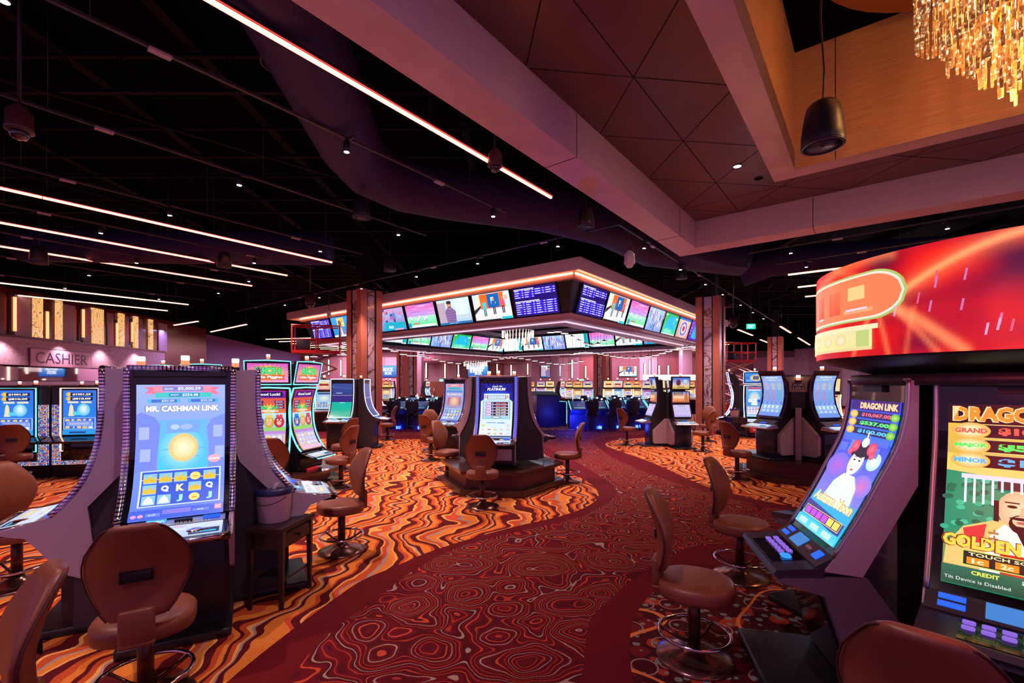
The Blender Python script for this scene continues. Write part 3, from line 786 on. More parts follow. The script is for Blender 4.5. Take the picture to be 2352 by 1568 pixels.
sqring(MB(), 2.3, 4.6, 5.0, 5.1).build('inner_ceiling', LILAC, cano)
sqring(MB(), 4.6, 4.8, 5.0, 6.2).build('inner_well', WELLW, cano)
o = MB(); o.box((0, 0, 6.25), (6, 6, .1)); o.build('inner_well_top', CEIL, cano)
for sx in (-1, 1):
    for sy in (-1, 1):
        o = MB(); o.tube([(sx * 5, sy * 5, 5.1), (sx * 5, sy * 5, 7.2)], .04, 6); o.build('hanger_rod', BLACK, cano)

# ------------------------------------------------------------------ television pictures
def fig(p, u, v, h, c, legs='#18243c', skin='#c98a6a'):
    w = h * .125
    p.rect(u - w * .45, v, u - w * .08, v + h * .46, legs); p.rect(u + w * .08, v, u + w * .45, v + h * .46, legs)
    p.poly([(u - w * .55, v + h * .44), (u + w * .55, v + h * .44), (u + w * .7, v + h * .82), (u - w * .7, v + h * .82)], c)
    p.ell(u, v + h * .91, w * .32, h * .09, skin, n=10)
def t_odds(p, seed=1, g=1.0):
    r = random.Random(seed)
    p.rect(0, 0, 1, 1, C('#14106a', g), C('#201070', g))
    for blk, (v1, rows) in enumerate(((.92, 4), (.50, 6))):
        p.rect(.02, v1 + .005, .5 + .1 * blk, v1 + .035, '#f2f4ff')
        for i in range(rows):
            v = v1 - .055 - i * .075
            for j in range(4):
                if blk == 0 and i >= 3 and j > 1: continue
                u = .02 + j * .245
                p.rect(u, v, u + .235, v + .055, C('#3a22ff', 1.2 * g))
                p.rect(u + .015, v + .016, u + .10 + r.random() * .06, v + .04, '#f0f2ff'); p.rect(u + .185, v + .016, u + .225, v + .04, '#dfe4ff')
def t_studio(p):
    p.rect(0, 0, 1, 1, '#e9f3fb', '#f6fbff')
    p.rect(.0, .42, 1, 1, '#cfe0ee'); p.poly([(.0, .45), (.12, .98), (.2, .98), (.2, .45)], '#ffe3cf'); p.rect(.2, .44, .86, .98, '#ff6a1f'); p.rect(.40, .46, .72, .96, '#0e63b4')
    p.text('FL', .50, .60, .62, .84, '#ffffff', .05); p.rect(.84, .66, .96, .94, '#ffffff'); p.rect(.86, .7, .94, .86, '#f0b0a0')
    p.poly([(0, .25), (.2, .5), (.2, .58), (0, .42)], '#26303c')
    fig(p, .30, .16, .62, '#30d0e0', '#10555c'); fig(p, .56, .20, .62, '#1a62b8'); fig(p, .80, .22, .62, '#ef5a78')
    p.rect(.22, .04, .95, .14, '#f4f6f2'); p.text('RESULTS AND SCORES TONIGHT', .26, .07, .8, .11, '#555560', .0); p.rect(.72, .0, 1, .09, '#22c3d8'); p.rect(0, 0, .7, .035, '#1b2a3a')
def t_field(p, seed=2):
    r = random.Random(seed)
    p.rect(0, 0, 1, 1, '#9fe8b8', '#f0a8e0')
    p.rect(0, .5, 1, 1, '#b8a0f0', '#ee5fae')
    for i in range(22):
        v = .5 + r.random() * .48; u = r.random(); p.rect(u, v, min(1, u + .1 + r.random() * .25), v + .02, r.choice(['#d8a0f0', '#f07ab0', '#6a60e8', '#f4c0e8']))
    p.rect(0, .1, 1, .48, '#5fe08a', '#a6e8d0')
    for i in range(9):
        u = .12 + r.random() * .76; fig(p, u, .2 + r.random() * .15, .26, r.choice(['#f4f6ff', '#c8d4ff', '#e87a90']), '#8fa8d8')
    p.rect(.02, .06, .12, .24, '#1f8fd0'); p.rect(.13, .04, .97, .14, '#e8f0f4'); p.rect(.18, .18, .42, .215, '#e03048'); p.rect(0, 0, 1, .04, '#142448')
def t_man(p):
    p.rect(0, 0, 1, 1, '#a8c4e4', '#d4ecf4')
    p.rect(0, .1, .26, .9, '#b9a3ba'); p.rect(.55, .36, .93, .92, '#d8f6f4'); p.rect(.55, .2, .93, .34, '#c2d2da')
    p.poly([(.24, .08), (.52, .08), (.56, .5), (.46, .66), (.30, .66), (.22, .5)], '#7c6aa6')
    for i in range(5): p.rect(.25 + i * .055, .09, .265 + i * .055, .62, '#b06a86')
    for i in range(5): p.rect(.245, .14 + i * .1, .53, .155 + i * .1, '#4c4a80')
    p.ell(.385, .78, .075, .14, '#c9967e', n=14); p.ell(.385, .88, .08, .07, '#3a2c34', n=12); p.rect(.325, .67, .445, .71, '#57403c')
    p.rect(0, 0, 1, .09, '#1b6ea8'); p.text('SPORTS TODAY', .3, .03, .6, .065, '#dff2ff', .0)
def t_crowd(p, seed=5):
    r = random.Random(seed); p.rect(0, 0, 1, 1, '#7f9de0', '#9fc0f4')
    for i in range(110):
        u = r.random() * .97; v = r.random() * .8; h = .1 + r.random() * .3
        p.rect(u, v, u + .012 + r.random() * .03, min(1, v + h), r.choice(['#2f5fd0', '#eef4ff', '#8fd4f4', '#e89ab8', '#3040a0', '#b8c8f8', '#5fc0e8']))
def t_green(p):
    p.rect(0, 0, 1, 1, '#4fd0a0', '#12b04c'); p.poly([(.12, .26), (.30, .84), (.42, .9), (.86, .88), (.88, .2), (.6, .28), (.3, .30)], '#14b6ee')
    p.ell(.4, .16, .32, .12, '#8ff0d0', '#56d8b0'); p.rect(.04, .88, .16, .94, '#e8fff0'); p.rect(.82, .78, .96, .86, '#e8fff8')
    for i in range(4): p.rect(.66, .5 + i * .07, .74, .52 + i * .07, '#9fe4ff')
    p.rect(0, 0, 1, .05, '#e6f4ea')
def t_rings(p):
    p.rect(0, 0, 1, 1, '#e8a894', '#f0c4b0'); p.rect(0, .9, 1, 1, '#2478d0')
    p.ell(.5, .47, .34, .42, '#f2dcd0', n=28); p.ell(.5, .47, .29, .37, '#7c74d8', n=28); p.ell(.5, .47, .18, .25, '#f0e4e0', n=28); p.ell(.5, .48, .10, .15, '#e0182c', n=24)
    for i in range(9): p.rect(.04, .06 + i * .085, .10, .10 + i * .085, '#2858c0'); p.rect(.90, .06 + i * .085, .96, .10 + i * .085, '#284890')
def t_purple(p):
    p.rect(0, 0, 1, 1, '#5a22b8', '#7a4ad8'); p.poly([(.24, .14), (.34, .78), (.46, .84), (.86, .82), (.82, .16), (.6, .1)], '#16b4f0')
    for u, v in ((.5, .5), (.6, .64), (.7, .48)): p.rect(u, v, u + .08, v + .03, '#8fe0ff')
    for i in range(3): p.rect(.06, .3 + i * .16, .14, .36 + i * .16, '#d0b8f8'); p.rect(.9, .3 + i * .16, .97, .36 + i * .16, '#281048')
def t_news(p):
    p.rect(0, 0, 1, 1, '#1c86d8', '#37a4ec'); p.rect(.28, .5, .62, .95, '#f2c870'); p.rect(.3, .62, .6, .7, '#f6f0a0')
    p.poly([(.16, 0), (.66, 0), (.58, .42), (.46, .54), (.34, .54), (.22, .42)], '#6f86b4'); p.poly([(.38, .1), (.46, .1), (.44, .5), (.38, .5)], '#eef4ff'); p.ell(.40, .68, .08, .15, '#8a5a48', n=14)
    p.rect(0, .0, 1, .1, '#d4ecf8')
def t_desk(p, seed=8):
    r = random.Random(seed); p.rect(0, 0, 1, 1, '#4f8fd0', '#c8a0d8')
    for i in range(18):
        u = r.random() * .9; v = .42 + r.random() * .5; p.rect(u, v, u + .06 + r.random() * .06, v + .1, r.choice(['#e87a9a', '#f4f0ff', '#3f6fd0', '#7fd0f0', '#d05a98', '#3a3a90']))
    fig(p, .3, .2, .7, '#b8a0c8'); fig(p, .62, .22, .7, '#5f80c8')
    p.poly([(.1, 0), (.95, 0), (1, .36), (.2, .42)], '#1ca8c8'); p.text('MLB', .34, .12, .52, .24, '#eafcff', .03); p.rect(.56, .03, .9, .09, '#f0a8c0'); p.rect(0, 0, 1, .03, '#0e2a5a')
def t_white(p):
    p.rect(0, 0, 1, 1, '#eefaf6', '#f8ffff'); p.rect(.82, .06, 1, 1, '#1fa8b8'); p.rect(.05, .08, .7, .12, '#c0d4d0'); p.rect(0, 0, .8, .05, '#21303a')
    for i in range(3): p.ell(.25 + i * .18, .4 + .08 * i, .03, .05, '#c8d8d8', n=10)
def t_poker(p):
    p.rect(0, 0, 1, 1, '#1550b0', '#58b0f0'); p.text('ROCK', .26, .50, .78, .84, '#ffffff', .06); p.text('BOX', .34, .20, .70, .48, '#f4f8ff', .06); p.ell(.14, .6, .05, .08, '#8fd4ff')
TVART = dict(odds=(t_odds, 'blue odds board'), studio=(t_studio, 'bright studio with three standing presenters'), field=(t_field, 'blurred football field'), man=(t_man, 'man in a checked shirt'),
             crowd=(t_crowd, 'blurred blue crowd'), green=(t_green, 'cyan patch on green'), rings=(t_rings, 'target of coloured rings'), purple=(t_purple, 'cyan patch on purple'),
             news=(t_news, 'man in a suit on blue'), desk=(t_desk, 'crowded studio desk'), white=(t_white, 'nearly white picture with a teal edge'), logo=(t_poker, 'white logo on blue'))
TVP = {}
def tv(art, loc, rz, label, group, tilt=0.0, w=1.46, h=.82):
    key = (art, w)
    label = label.replace('the near end of ', 'the end of ')
    if key not in TVP:
        t = thing('television', label, 'television', loc, rz, group)
        o = MB(); o.rbox((0, .035, 0), (w + .05, .06, h + .05), .008, .012); o.build('frame', BLACK, t)
        p = Pic([(0.0, h / 2), (0.0, -h / 2)], w, .0004, 1.25); TVART[art][0](p); p.build('screen', t)
        TVP[key] = t
    else: t = dup(TVP[key], loc, rz, label, group)
    t.rotation_euler = (tilt, 0, rz); return t
TILT = math.atan2(.27, .88)
SHORT = dict(white='nearly white picture', logo='white logo', studio='bright three presenter studio', man='checked shirt man', rings='ring target', news='suited man on blue')
def canopy_tv(side, i, art, inner=False):
    s_ = 1.78 + i * 1.62 if not inner else 2.9 + i * 1.56
    off = .60 if not inner else 15 - 2.03
    zz = 4.09 if not inner else 4.16
    if side == 'L':  p = G(10.1 + off, 5.74 + s_, zz); a = -38
    else:            p = G(10.1 + s_, 5.74 + off, zz); a = 52
    num = ['first', 'second', 'third', 'fourth', 'fifth', 'sixth', 'seventh', 'eighth'][i]
    if inner: lab = 'inner canopy television, %s, %s from the outer end, %s row' % (SHORT.get(art, TVART[art][1]), num, 'right' if side == 'L' else 'left')
    else: lab = 'television showing %s, %s from the corner on the canopy %s' % (SHORT.get(art, TVART[art][1]), num, 'left face' if side == 'L' else 'right face')
    tv(art, p, R_(a), lab, 'televisions around the screen canopy', TILT)
for i, a in enumerate(['odds', 'studio', 'man', 'field', 'desk', 'crowd', 'news', 'odds']): canopy_tv('L', i, a)
for i, a in enumerate(['odds', 'studio', 'field', 'crowd', 'green', 'rings', 'purple', 'odds']): canopy_tv('R', i, a)
for i, a in enumerate(['odds', 'studio', 'field', 'white', 'crowd', 'studio', 'white']): canopy_tv('L', 6 - i, ['white', 'studio', 'crowd', 'white', 'field', 'studio', 'desk'][i], True)
for i in range(7): canopy_tv('R', 6 - i, ['studio', 'field', 'green', 'crowd', 'field', 'white', 'studio'][i], True)
for art, x, w, lab in (('logo', -10.7, 1.7, 'television with a white logo on blue beside the far left marble column'), ('logo', -2.93, 1.72, 'television with a white logo on blue above the centre machines'),
                       ('man', 3.36, 1.7, 'television half hidden by the lilac post on the far wall'), ('studio', 10.0, 1.5, 'white studio television on the far wall right of the far marble column')):
    tv(art, (x, 39.80, 2.78), 0, lab, 'televisions on the far wall', w=w, h=w * .58)

# ------------------------------------------------------------------ linear lights, track, spots
def linear(p0, p1, m, label, z=4.85, pieces=3, group='linear lights under the dark ceiling', r=.022):
    a, e = Vector((p0.x, p0.y, z)), Vector((p1.x, p1.y, z)); d = e - a; L = d.length
    t = thing('linear_light', label, 'linear light', a, math.atan2(d.y, d.x), group)
    q = MB(); q.box((L / 2, 0, .045), (L, .05, .05)); q.build('housing', BLACK, t)
    q = MB(); q.box((L / 2, 0, .024), (L, r * 5.2, .006)); q.build('halo_flange', mat('red_halo_flange', (.5, .10, .07), .5), t)  # added flange, its red colour paints the halo around the strip
    for k in range(pieces):
        q = MB(); q.box((L * (k + .5) / pieces, 0, .005), (L / pieces - .012, r * 2, .03)); q.build('diffuser', m, t)
    for k in range(int(L // 2.5) + 1): q = MB(); q.tube([(min(L - .1, .3 + k * 2.5), 0, .07), (min(L - .1, .3 + k * 2.5), 0, 2.4)], .005, 4); q.build('hanging_wire', BLACK, t)
    return t
nm = {4.24: 'longest glowing red line light beside the wood beam', 10.95: 'uppermost of the parallel red line lights at the left', 13.3: 'second of the parallel red line lights at the left', 15.6: 'third of the parallel red line lights at the left', 21.3: 'thin red line light fourth from the top at the left', 23.8: 'thin red line light just above the cashier wall fins'}
for v, l in nm.items():
    linear(G(-4 if v < 12 else -2, v), G(6.5, v), STRIP if v < 20 else STRIPY, l, pieces=4, r=.017 if v < 6 else .022 if v < 20 else .024)
for u, v0, l in ((14.8, -3.5, 'nearest pale line light running behind the red sign'), (16.9, -3.0, 'middle pale line light running behind the red sign'), (18.9, -2.5, 'farthest pale line light running behind the red sign')):
    linear(G(u, 1.85), G(u, v0), STRIPY, l, 4.75, 2, r=.03)
for (a, e, l) in (((8.06, 28.5), (8.27, 25.8), 'short pale line light above the purple wall, nearer one'), ((10.43, 30.5), (10.23, 25.2), 'short pale line light above the purple wall, farther one'),
                  ((28.2, 5.95), (32.2, 5.95), 'short line light right of the exit sign, leftmost of the four'), ((28, 3.85), (31.9, 3.85), 'short line light right of the exit sign, second of the four'),
                  ((35.7, 3.88), (43, 3.88), 'short line light right of the exit sign, rightmost of the four'), ((35.6, 6.1), (38.6, 6.1), 'short line light right of the exit sign, lowest of the four')):
    linear(G(*a), G(*e), STRIPY, l, 4.75, 1, r=.035)
def hall_fill(p, e=260, c=(1.0, .50, .66)):  # area fill without a fixture, added to brighten the far hall
    l = light('lamp', 'AREA', p, e, c, bpy.data.objects[-1] if False else None, shape='RECTANGLE', size=8.0, size_y=.3)
    return l
hall_fill(Vector((19, 27, 4.5)), 330); light('lamp', 'POINT', (20, 25, 4.3), 420, (.9, .62, .85), None, shadow_soft_size=.3); hall_fill(Vector((-16.5, 24, 4.5)), 160, (.55, .40, 1.0))  # added fills: right wall side, and a violet wash for the purple wall
random.seed(2)
for k in range(7):                                      # pale lines over the far hall
    y = 27 + k * 1.7
    linear(Vector((-16, y + 3, 0)), Vector((-5.2, y, 0)), STRIPY, 'pale line light over the far hall left of the canopy, %s from the front' % ORD[k], 4.6, 1, 'pale line lights over the far left hall', .03); hall_fill(Vector((-10.6, y + 1.5, 4.5)))
for k in range(6):
    y = 30 + k * 1.5
    linear(Vector((4, y, 0)), Vector((16, y + 2.5, 0)), STRIPY, 'pale line light over the far hall right of the canopy, %s from the front' % ORD[k], 4.6, 1, 'pale line lights over the far right hall', .03); hall_fill(Vector((10, y + 1.25, 4.5)))

HEADP = None
def head(u, v, z, label, group, real=True):
    global HEADP
    p = G(u, v, z)
    if HEADP is None:
        t = thing('track_spotlight', label, 'spotlight', p, 0, group)
        q = MB(); q.lathe([(.034, .0), (.04, .01), (.042, .12), (.034, .13)], 12); q.build('housing', BLACK, t)
        q = MB(); q.lathe([(.033, -.004), (.001, -.006)], 12); q.build('lens', SPOTL, t)
        q = MB(); q.box((0, 0, .145), (.02, .02, .05)); q.box((.07, 0, .155), (.16, .035, .03)); q.build('adapter', CHAR, t)
        light('lamp', 'SPOT', (0, 0, -.02), 440, (1.0, .58, .55), t, spot_size=R_(95), spot_blend=.8, shadow_soft_size=.035)
        HEADP = t
    else: t = dup(HEADP, p, random.random() * 6, label, group)
    return t
def rail(p0, p1, z, label):
    a, e = Vector((p0.x, p0.y, z)), Vector((p1.x, p1.y, z)); d = e - a; L = d.length
    t = thing('track_rail', label, 'track rail', a, math.atan2(d.y, d.x), 'track rails under the dark ceiling')
    q = MB(); q.box((L / 2, 0, .015), (L, .036, .03)); q.build('bar', CHAR, t)
    for k in range(int(L // 1.2)):
        if k % 3 == 1: q = MB(); q.box((k * 1.2 + .6, 0, -.01), (.18, .07, .025)); q.build('feed_box', SILVER, t)
    for k in range(int(L // 2.4) + 1): q = MB(); q.tube([(min(L - .05, .1 + k * 2.4), 0, .03), (min(L - .05, .1 + k * 2.4), 0, 2.35)], .005, 4); q.build('hanging_wire', BLACK, t)
rl = {5.35: ('first', [3.38, 6.3, .4]), 7.52: ('second', [2.95, 5.91]), 9.85: ('third', [2.72, 5.56]), 12.1: ('fourth', [2.2, 5.09]), 14.4: ('fifth', [3.29, 5.91]), 17.1: ('sixth', [2.86, 6.07]), 20.0: ('seventh', [2.78, 5.2])}
for v, (n_, us) in rl.items():
    rail(G(-4, v), G(6.65, v), 4.90, 'black lighting track parallel to the red line lights, %s from the wood beam' % n_)
    for k_, u in enumerate(sorted(us)[::-1]): head(u, v, 4.735, 'lit spotlight %s from the far end of the %s track from the wood beam' % (ORD[k_], n_), 'spotlights on the %s ceiling track' % n_)
rail(G(8.55, 3.98), G(8.55, 22), 4.90, 'black lighting track running along the left face of the canopy')
for k_, v in enumerate((5.41, 7.77, 10.08, 12.71, 15.21, 17.69)): head(8.55, v, 4.735, 'lit spotlight on the track along the canopy left face, %s from the corner' % ORD[k_], 'spotlights along the canopy left face')
rail(G(8.55, 3.98), G(27, 3.98), 4.90, 'black lighting track running along the right face of the canopy')
for k_, u in enumerate((9.84, 12.29, 14.59, 16.62, 19.29, 21.62, 24)): head(u, 3.98, 4.735, 'lit spotlight on the track along the canopy right face, %s from the corner' % ORD[k_], 'spotlights along the canopy right face')
rail(G(12.4, 2.4), G(12.0, -4), 4.90, 'black lighting track close behind the far wood beam')
for k_, (u, v) in enumerate(((12.29, 1.48), (12.2, -1.14))): head(u, v, 4.735, '%s lit spotlight on the track close behind the far wood beam' % ('left', 'right')[k_], 'spotlights behind the far wood beam')
rail(G(14.0, 2.0), G(13.6, -4), 4.90, 'second black lighting track behind the far wood beam')
head(14.0, 1.34, 4.735, 'single lit spotlight on the second track behind the far wood beam', 'spotlight on the second rear track')

# ducts
b = MB(); path = [(-1.75, 1.2, 5.4), (-2.14, 4.2, 5.4), (-2.48, 7.05, 5.4), (-2.44, 7.8, 5.4), (-2.0, 8.45, 5.38), (-1.2, 8.8, 5.35), (.6, 9.3, 5.3), (2.2, 10.4, 5.3), (3.6, 12.1, 5.3), (6.5, 13.2, 5.3)]
b.tube(path, .47, 24); tag(b.build('air_duct', DUCT), 'large round dark duct bending above the long red line light', 'duct')
b = MB(); b.tube([(-12.4, 11.7, 5.25), (-4.75, 12.0, 5.25)], .42, 20); tag(b.build('air_duct', DUCT), 'long round dark duct crossing behind the left red line lights', 'duct')
b = MB(); b.tube([(7.2, 14.6, 5.2), (7.9, 14.2, 5.45), (9.2, 14.2, 5.6), (16, 13, 5.7)], .42, 20); tag(b.build('air_duct', DUCT), 'dark duct elbow beyond the far wood beam', 'duct')

# speakers, cameras
SPK = None
def speaker(p, label, s=1.0):
    global SPK
    if SPK is None:
        t = thing('pendant_speaker', label, 'speaker', p, 0, 'black pendant speakers')
        q = MB(); q.lathe([(.04, .34), (.085, .335), (.115, .30), (.135, .2), (.148, .08), (.15, .015), (.143, 0)], 28); q.build('housing', BLACK, t)
        q = MB(); q.lathe([(.149, .004), (.149, -.008), (.132, -.008), (.132, .002)], 28, cap=False); q.build('rim', CHAR, t)
        q = MB(); q.lathe([(.132, -.002), (.02, -.004), (.012, -.01), (.001, -.012)], 28); q.build('grille', mat('speaker_grille', (.05, .045, .08), .45), t)
        q = MB(); q.tube([(0, 0, .33), (.012, 0, .6), (-.01, .01, 1.0), (.006, 0, 2.92)], .007, 6); q.build('cable', BLACK, t)
        SPK = t
    else: t = dup(SPK, p, 0, label, 'black pendant speakers')
    t.scale = (s, s, s); return t
for p, l, s in (((-2.53, 5.0, 5.2), 'black pendant speaker behind the long red line light', 1.22), ((-2.5, 7.67, 4.5), 'black pendant speaker below the duct elbow', .95), ((1.3, 8.1, 4.5), 'black pendant speaker between the duct and the wood beam corner', .95),
                ((-10.47, 10.21, 4.4), 'black pendant speaker hanging at the far left between line lights', 1.1), ((-6.56, 10.52, 4.4), 'black pendant speaker below the end of the second red line light', 1.0), ((-3.1, 11.71, 4.6), 'black pendant speaker close above the canopy track', 1.0),
                ((4.63, 12.59, 4.6), 'black pendant speaker above the canopy right face', .95), ((8.09, 17.26, 4.6), 'black pendant speaker above the right wood column', 1.0), ((3.34, 4.96, 4.3), 'large black pendant speaker hanging inside the amber coffer well', 1.36)):
    speaker(p, l, s)
DOME = None
def dome(p, label, white=False, s=1.0):
    global DOME
    t = thing('dome_camera', label, 'security camera', p, 0, 'dome cameras')
    q = MB(); q.lathe([(.03, .32), (.05, .30), (.092, .24), (.098, .10), (.10, .075), (.07, .07)], 20); q.build('housing', WHITEP if white else mat('camera_housing', (.07, .03, .03), .35), t)
    q = MB(); q.lathe([(.07, .072), (.068, .04), (.05, .012), (.02, .0), (.001, -.002)], 20); q.build('lens_dome', WHITEP if white else GLASSD, t)
    q = MB(); q.tube([(0, 0, .3), (0, 0, 2.7)], .014, 6); q.build('stem', BLACK, t)
    t.scale = (s, s, s)
dome((-.225, 6.12, 4.55), 'dome camera hanging in front of the long red line light'); dome((-5.06, 4.74, 4.25), 'dome camera at the far left of the dark ceiling', s=1.15); dome((-6.57, 15.02, 4.2), 'dome camera beside the left wood column', s=1.6)
dome((2.57, 10.09, 4.27), 'white domed sensor hanging over the canopy corner', True, 1.2); dome((9.81, 20.48, 4.2), 'dome camera between the right wood column and the exit sign', s=1.8); dome((-6.7, 16.9, 4.15), 'small white camera hanging in front of the canopy light strip', True, .8)
ex = thing('exit_sign', 'green EXIT sign hanging right of the right wood column', 'sign', (10.51, 20.3, 4.25), -.1)
q = MB(); q.box((0, 0, 0), (.36, .05, .22)); q.build('panel', GREENS, ex)
V, F, _ = glyphs('EXIT', .02); q = MB(); q.add([(-.13 + x * .26, -.03, -.06 + y * .12) for x, y in V], F); q.build('lettering', mat('exit_letters', (.8, 1, .9), .4, emit=(.8, 1, .9), es=1.5), ex)
q = MB(); q.tube([(0, 0, .1), (0, 0, 2.8)], .01, 6); q.build('stem', BLACK, ex)
for x, l in ((-6.05, 'small green exit sign over the bronze far door'), (6.0, 'small green exit sign behind the right table games')):
    ex = thing('exit_sign', l, 'sign', (x, 39.84, 2.0), 0); q = MB(); q.box((0, 0, 0), (.42, .06, .22)); q.build('panel', GREENS, ex)
    V, F, _ = glyphs('EXIT', .02); q = MB(); q.add([(-.15 + x_ * .3, -.035, -.06 + y_ * .12) for x_, y_ in V], F); q.build('lettering', MATS['exit_letters'], ex)

# pendant lights in waves
PEND = None
def pendant(p, top, label, group):
    global PEND
    if PEND is None:
        t = thing('pendant_light', label, 'pendant light', p, 0, group)
        q = MB(); q.lathe([(.02, .10), (.05, .07), (.16, .025), (.17, .01), (.16, .008)], 14); q.build('shade', WHITEP, t)
        q = MB(); q.lathe([(.155, .006), (.001, .002)], 14); q.build('lens', glow('pendant_lens', (1.0, .85, .78), 5, False), t)
        PEND = t
    else:
        t = PEND.copy(); COL.objects.link(t); t.location = p; t['label'] = label; t['group'] = group
        for ch in list(PEND.children):
            if ch.name.split('.')[0] != 'cord': c = ch.copy(); COL.objects.link(c); c.parent = t
    u, v = p[0] * GR.x + p[1] * GR.y, p[0] * GL.x + p[1] * GL.y
    o = min(u - 10.1, 25.1 - u, v - 5.74, 20.74 - v)
    zt = 7.25 if o < 0 or p[1] < 0 else 3.52 if 1.84 > o > .7 else 5.02 if o < 4.8 else 6.22
    q = MB(); q.tube([(0, 0, .1), (0, 0, zt - p[2])], .006, 4); q.build('cord', mat('pendant_cord', (.3, .25, .3), .5), t)
def wave(n, f, label, group):
    for k in range(n):
        pendant(f(k / (n - 1)), 0, label.replace('small disc pendant', '%s small disc pendant from the left' % ORD[k]), group)
wave(26, lambda t: (-5.6 + 9.6 * t, 25.2 - 1.2 * sin(t * 9) + 2 * t, 3.02 + .22 * sin(t * 11 + 1.5)), 'small disc pendant in the curving row under the far canopy corner', 'pendants in the middle curving row')
wave(26, lambda t: (3.2 + 5.9 * t, 24.5 - 5 * t + .8 * sin(t * 8), 3.16 + .22 * sin(t * 9 + .5)), 'small disc pendant in the curving row by the right wood column', 'pendants in the right curving row')
wave(10, lambda t: (-8.8 + 2.0 * t, 20.5 + 1.6 * sin(t * 5), 2.92 + .35 * t + .1 * sin(t * 7)), 'small disc pendant in the curving row left of the left column', 'pendants in the left curving row')
wave(8, lambda t: (-5.9 + 2.2 * t, 18.6 + 2 * t, 3.12 - .1 * t + .12 * sin(t * 7)), 'small disc pendant hanging just under the canopy behind the left column', 'pendants in the upper left row')
wave(9, lambda t: (1.6 + 2.4 * t, 19 + t, 3.62 + .25 * sin(t * 5 + 1)), 'small disc pendant hanging just under the canopy right face', 'pendants in the upper right row')

# chandeliers
CRYST = mat('amber_glint_crystal', (.55, .34, .16), .08, metal=.2)
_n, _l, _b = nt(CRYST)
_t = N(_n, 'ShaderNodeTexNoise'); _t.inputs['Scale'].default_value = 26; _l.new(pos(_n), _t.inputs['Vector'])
_l.new(ramp(_n, _l, _t.outputs[0], [(.38, (.03, .010, .002)), (.50, (.14, .062, .018)), (.60, (.45, .26, .10)), (.66, (1.1, .80, .45)), (.72, (2.6, 2.1, 1.4))], 'LINEAR'), _b.inputs['Emission Color']); _b.inputs['Emission Strength'].default_value = 1.0  # noise emission paints glints and sparkle into the crystals
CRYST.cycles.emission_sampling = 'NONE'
ch = thing('chandelier', 'large tiered amber crystal chandelier hanging in the coffer well', 'chandelier', (4.9, 4.1, 4.3), 0)
q = MB(); q.lathe([(1.95, 2.36), (1.95, 2.30), (.001, 2.30)], 48); q.build('ceiling_disc', WELLW, ch)
q = MB(); q.lathe([(.05, 2.3), (.05, .6)], 12); q.build('stem', mat('brass', (.5, .28, .08), .25, metal=1), ch)
def rod(b, p, L, r):
    b.loft([[(p[0] + r * cos(a), p[1] + r * sin(a), z) for a in (0, 2.1, 4.2)] for z in (p[2] - L * .5, p[2])] , smooth=False)
    b.loft([[(p[0] + r * .6 * cos(a), p[1] + r * .6 * sin(a), p[2] - L), (p[0] + r * cos(a + .5), p[1] + r * sin(a + .5), p[2] - L * .52)] [0:1] * 3 if False else [(p[0] + s_ * r * cos(a), p[1] + s_ * r * sin(a), z) for a in (.6, 2.7, 4.8)] for s_, z in ((1.1, p[2] - L * .52), (.9, p[2] - L))], smooth=False)
random.seed(11); rods = []
for tier, (R, z1, z0) in enumerate(((1.02, 2.0, .98), (.82, 1.6, .70), (.62, 1.2, .45), (.42, .9, .2))):
    q = MB(); q.tube([(R * cos(a * pi / 24), R * sin(a * pi / 24), z1) for a in range(48)], .015, 6, True); q.build('ring_frame', MATS['brass'], ch)
    nA = int(R * 105)
    for k in range(nA):
        a = 2 * pi * k / nA; sc = .07 * abs(sin(a * 5 + tier)); rr = R - .10 * abs(cos(a * 5 + tier))
        L = z1 - z0; nz = 4; z = z1
        for j in range(nz):
            rods.append((rr * cos(a) + random.uniform(-.012, .012), rr * sin(a) + random.uniform(-.012, .012), z + random.uniform(-.02, .02), (L / nz) * 1.08 + sc * .3, .015)); z -= L / nz
cd_ = lambda r: math.hypot(r[0] + 4.9, r[1] + 4.1) + (0 if math.atan2(r[0] + 4.9, r[1] + 4.1) < .84 else 9)
rods.sort(key=cd_)
for r in rods[:100]:
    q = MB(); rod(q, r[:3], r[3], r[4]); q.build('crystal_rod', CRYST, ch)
q = MB()
for r in rods[100:]: rod(q, r[:3], r[3], r[4])
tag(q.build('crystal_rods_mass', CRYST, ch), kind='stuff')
light('lamp', 'POINT', (0, 0, 1.1), 340, (1.0, .46, .14), ch, shadow_soft_size=.35)
light('lamp', 'POINT', (-.2, .3, .1), 60, (1.0, .50, .18), ch, shadow_soft_size=.2)
def small_chandelier(p, R, label, m):
    t = thing('chandelier', label, 'chandelier', p, 0)
    for tier, (r, z1, z0) in enumerate(((1, 1.0, .55), (.75, .8, .3), (.45, .5, 0))):
        q = MB(); n = int(30 * r)
        for k in range(n):
            a = 2 * pi * k / n
            for j in range(2): rod(q, (R * r * cos(a), R * r * sin(a), R * (z1 - j * (z1 - z0) / 2)), R * (z1 - z0) / 2, R * .03)
        tag(q.build('crystal_tier', m, t), kind='stuff')
    q = MB(); q.tube([(0, 0, R * .5), (0, 0, R * 4.25)], .02, 6); q.build('stem', BLACK, t)
small_chandelier((.25, 20.0, 3.35), .68, 'sparkling white crystal chandelier hanging inside the screen canopy', glow('white_crystal', (1.0, .78, .72), 1.3, False))
small_chandelier((-3.0, 37.9, 2.62), .95, 'small far crystal chandelier under the rose soffit', MATS['white_crystal'])

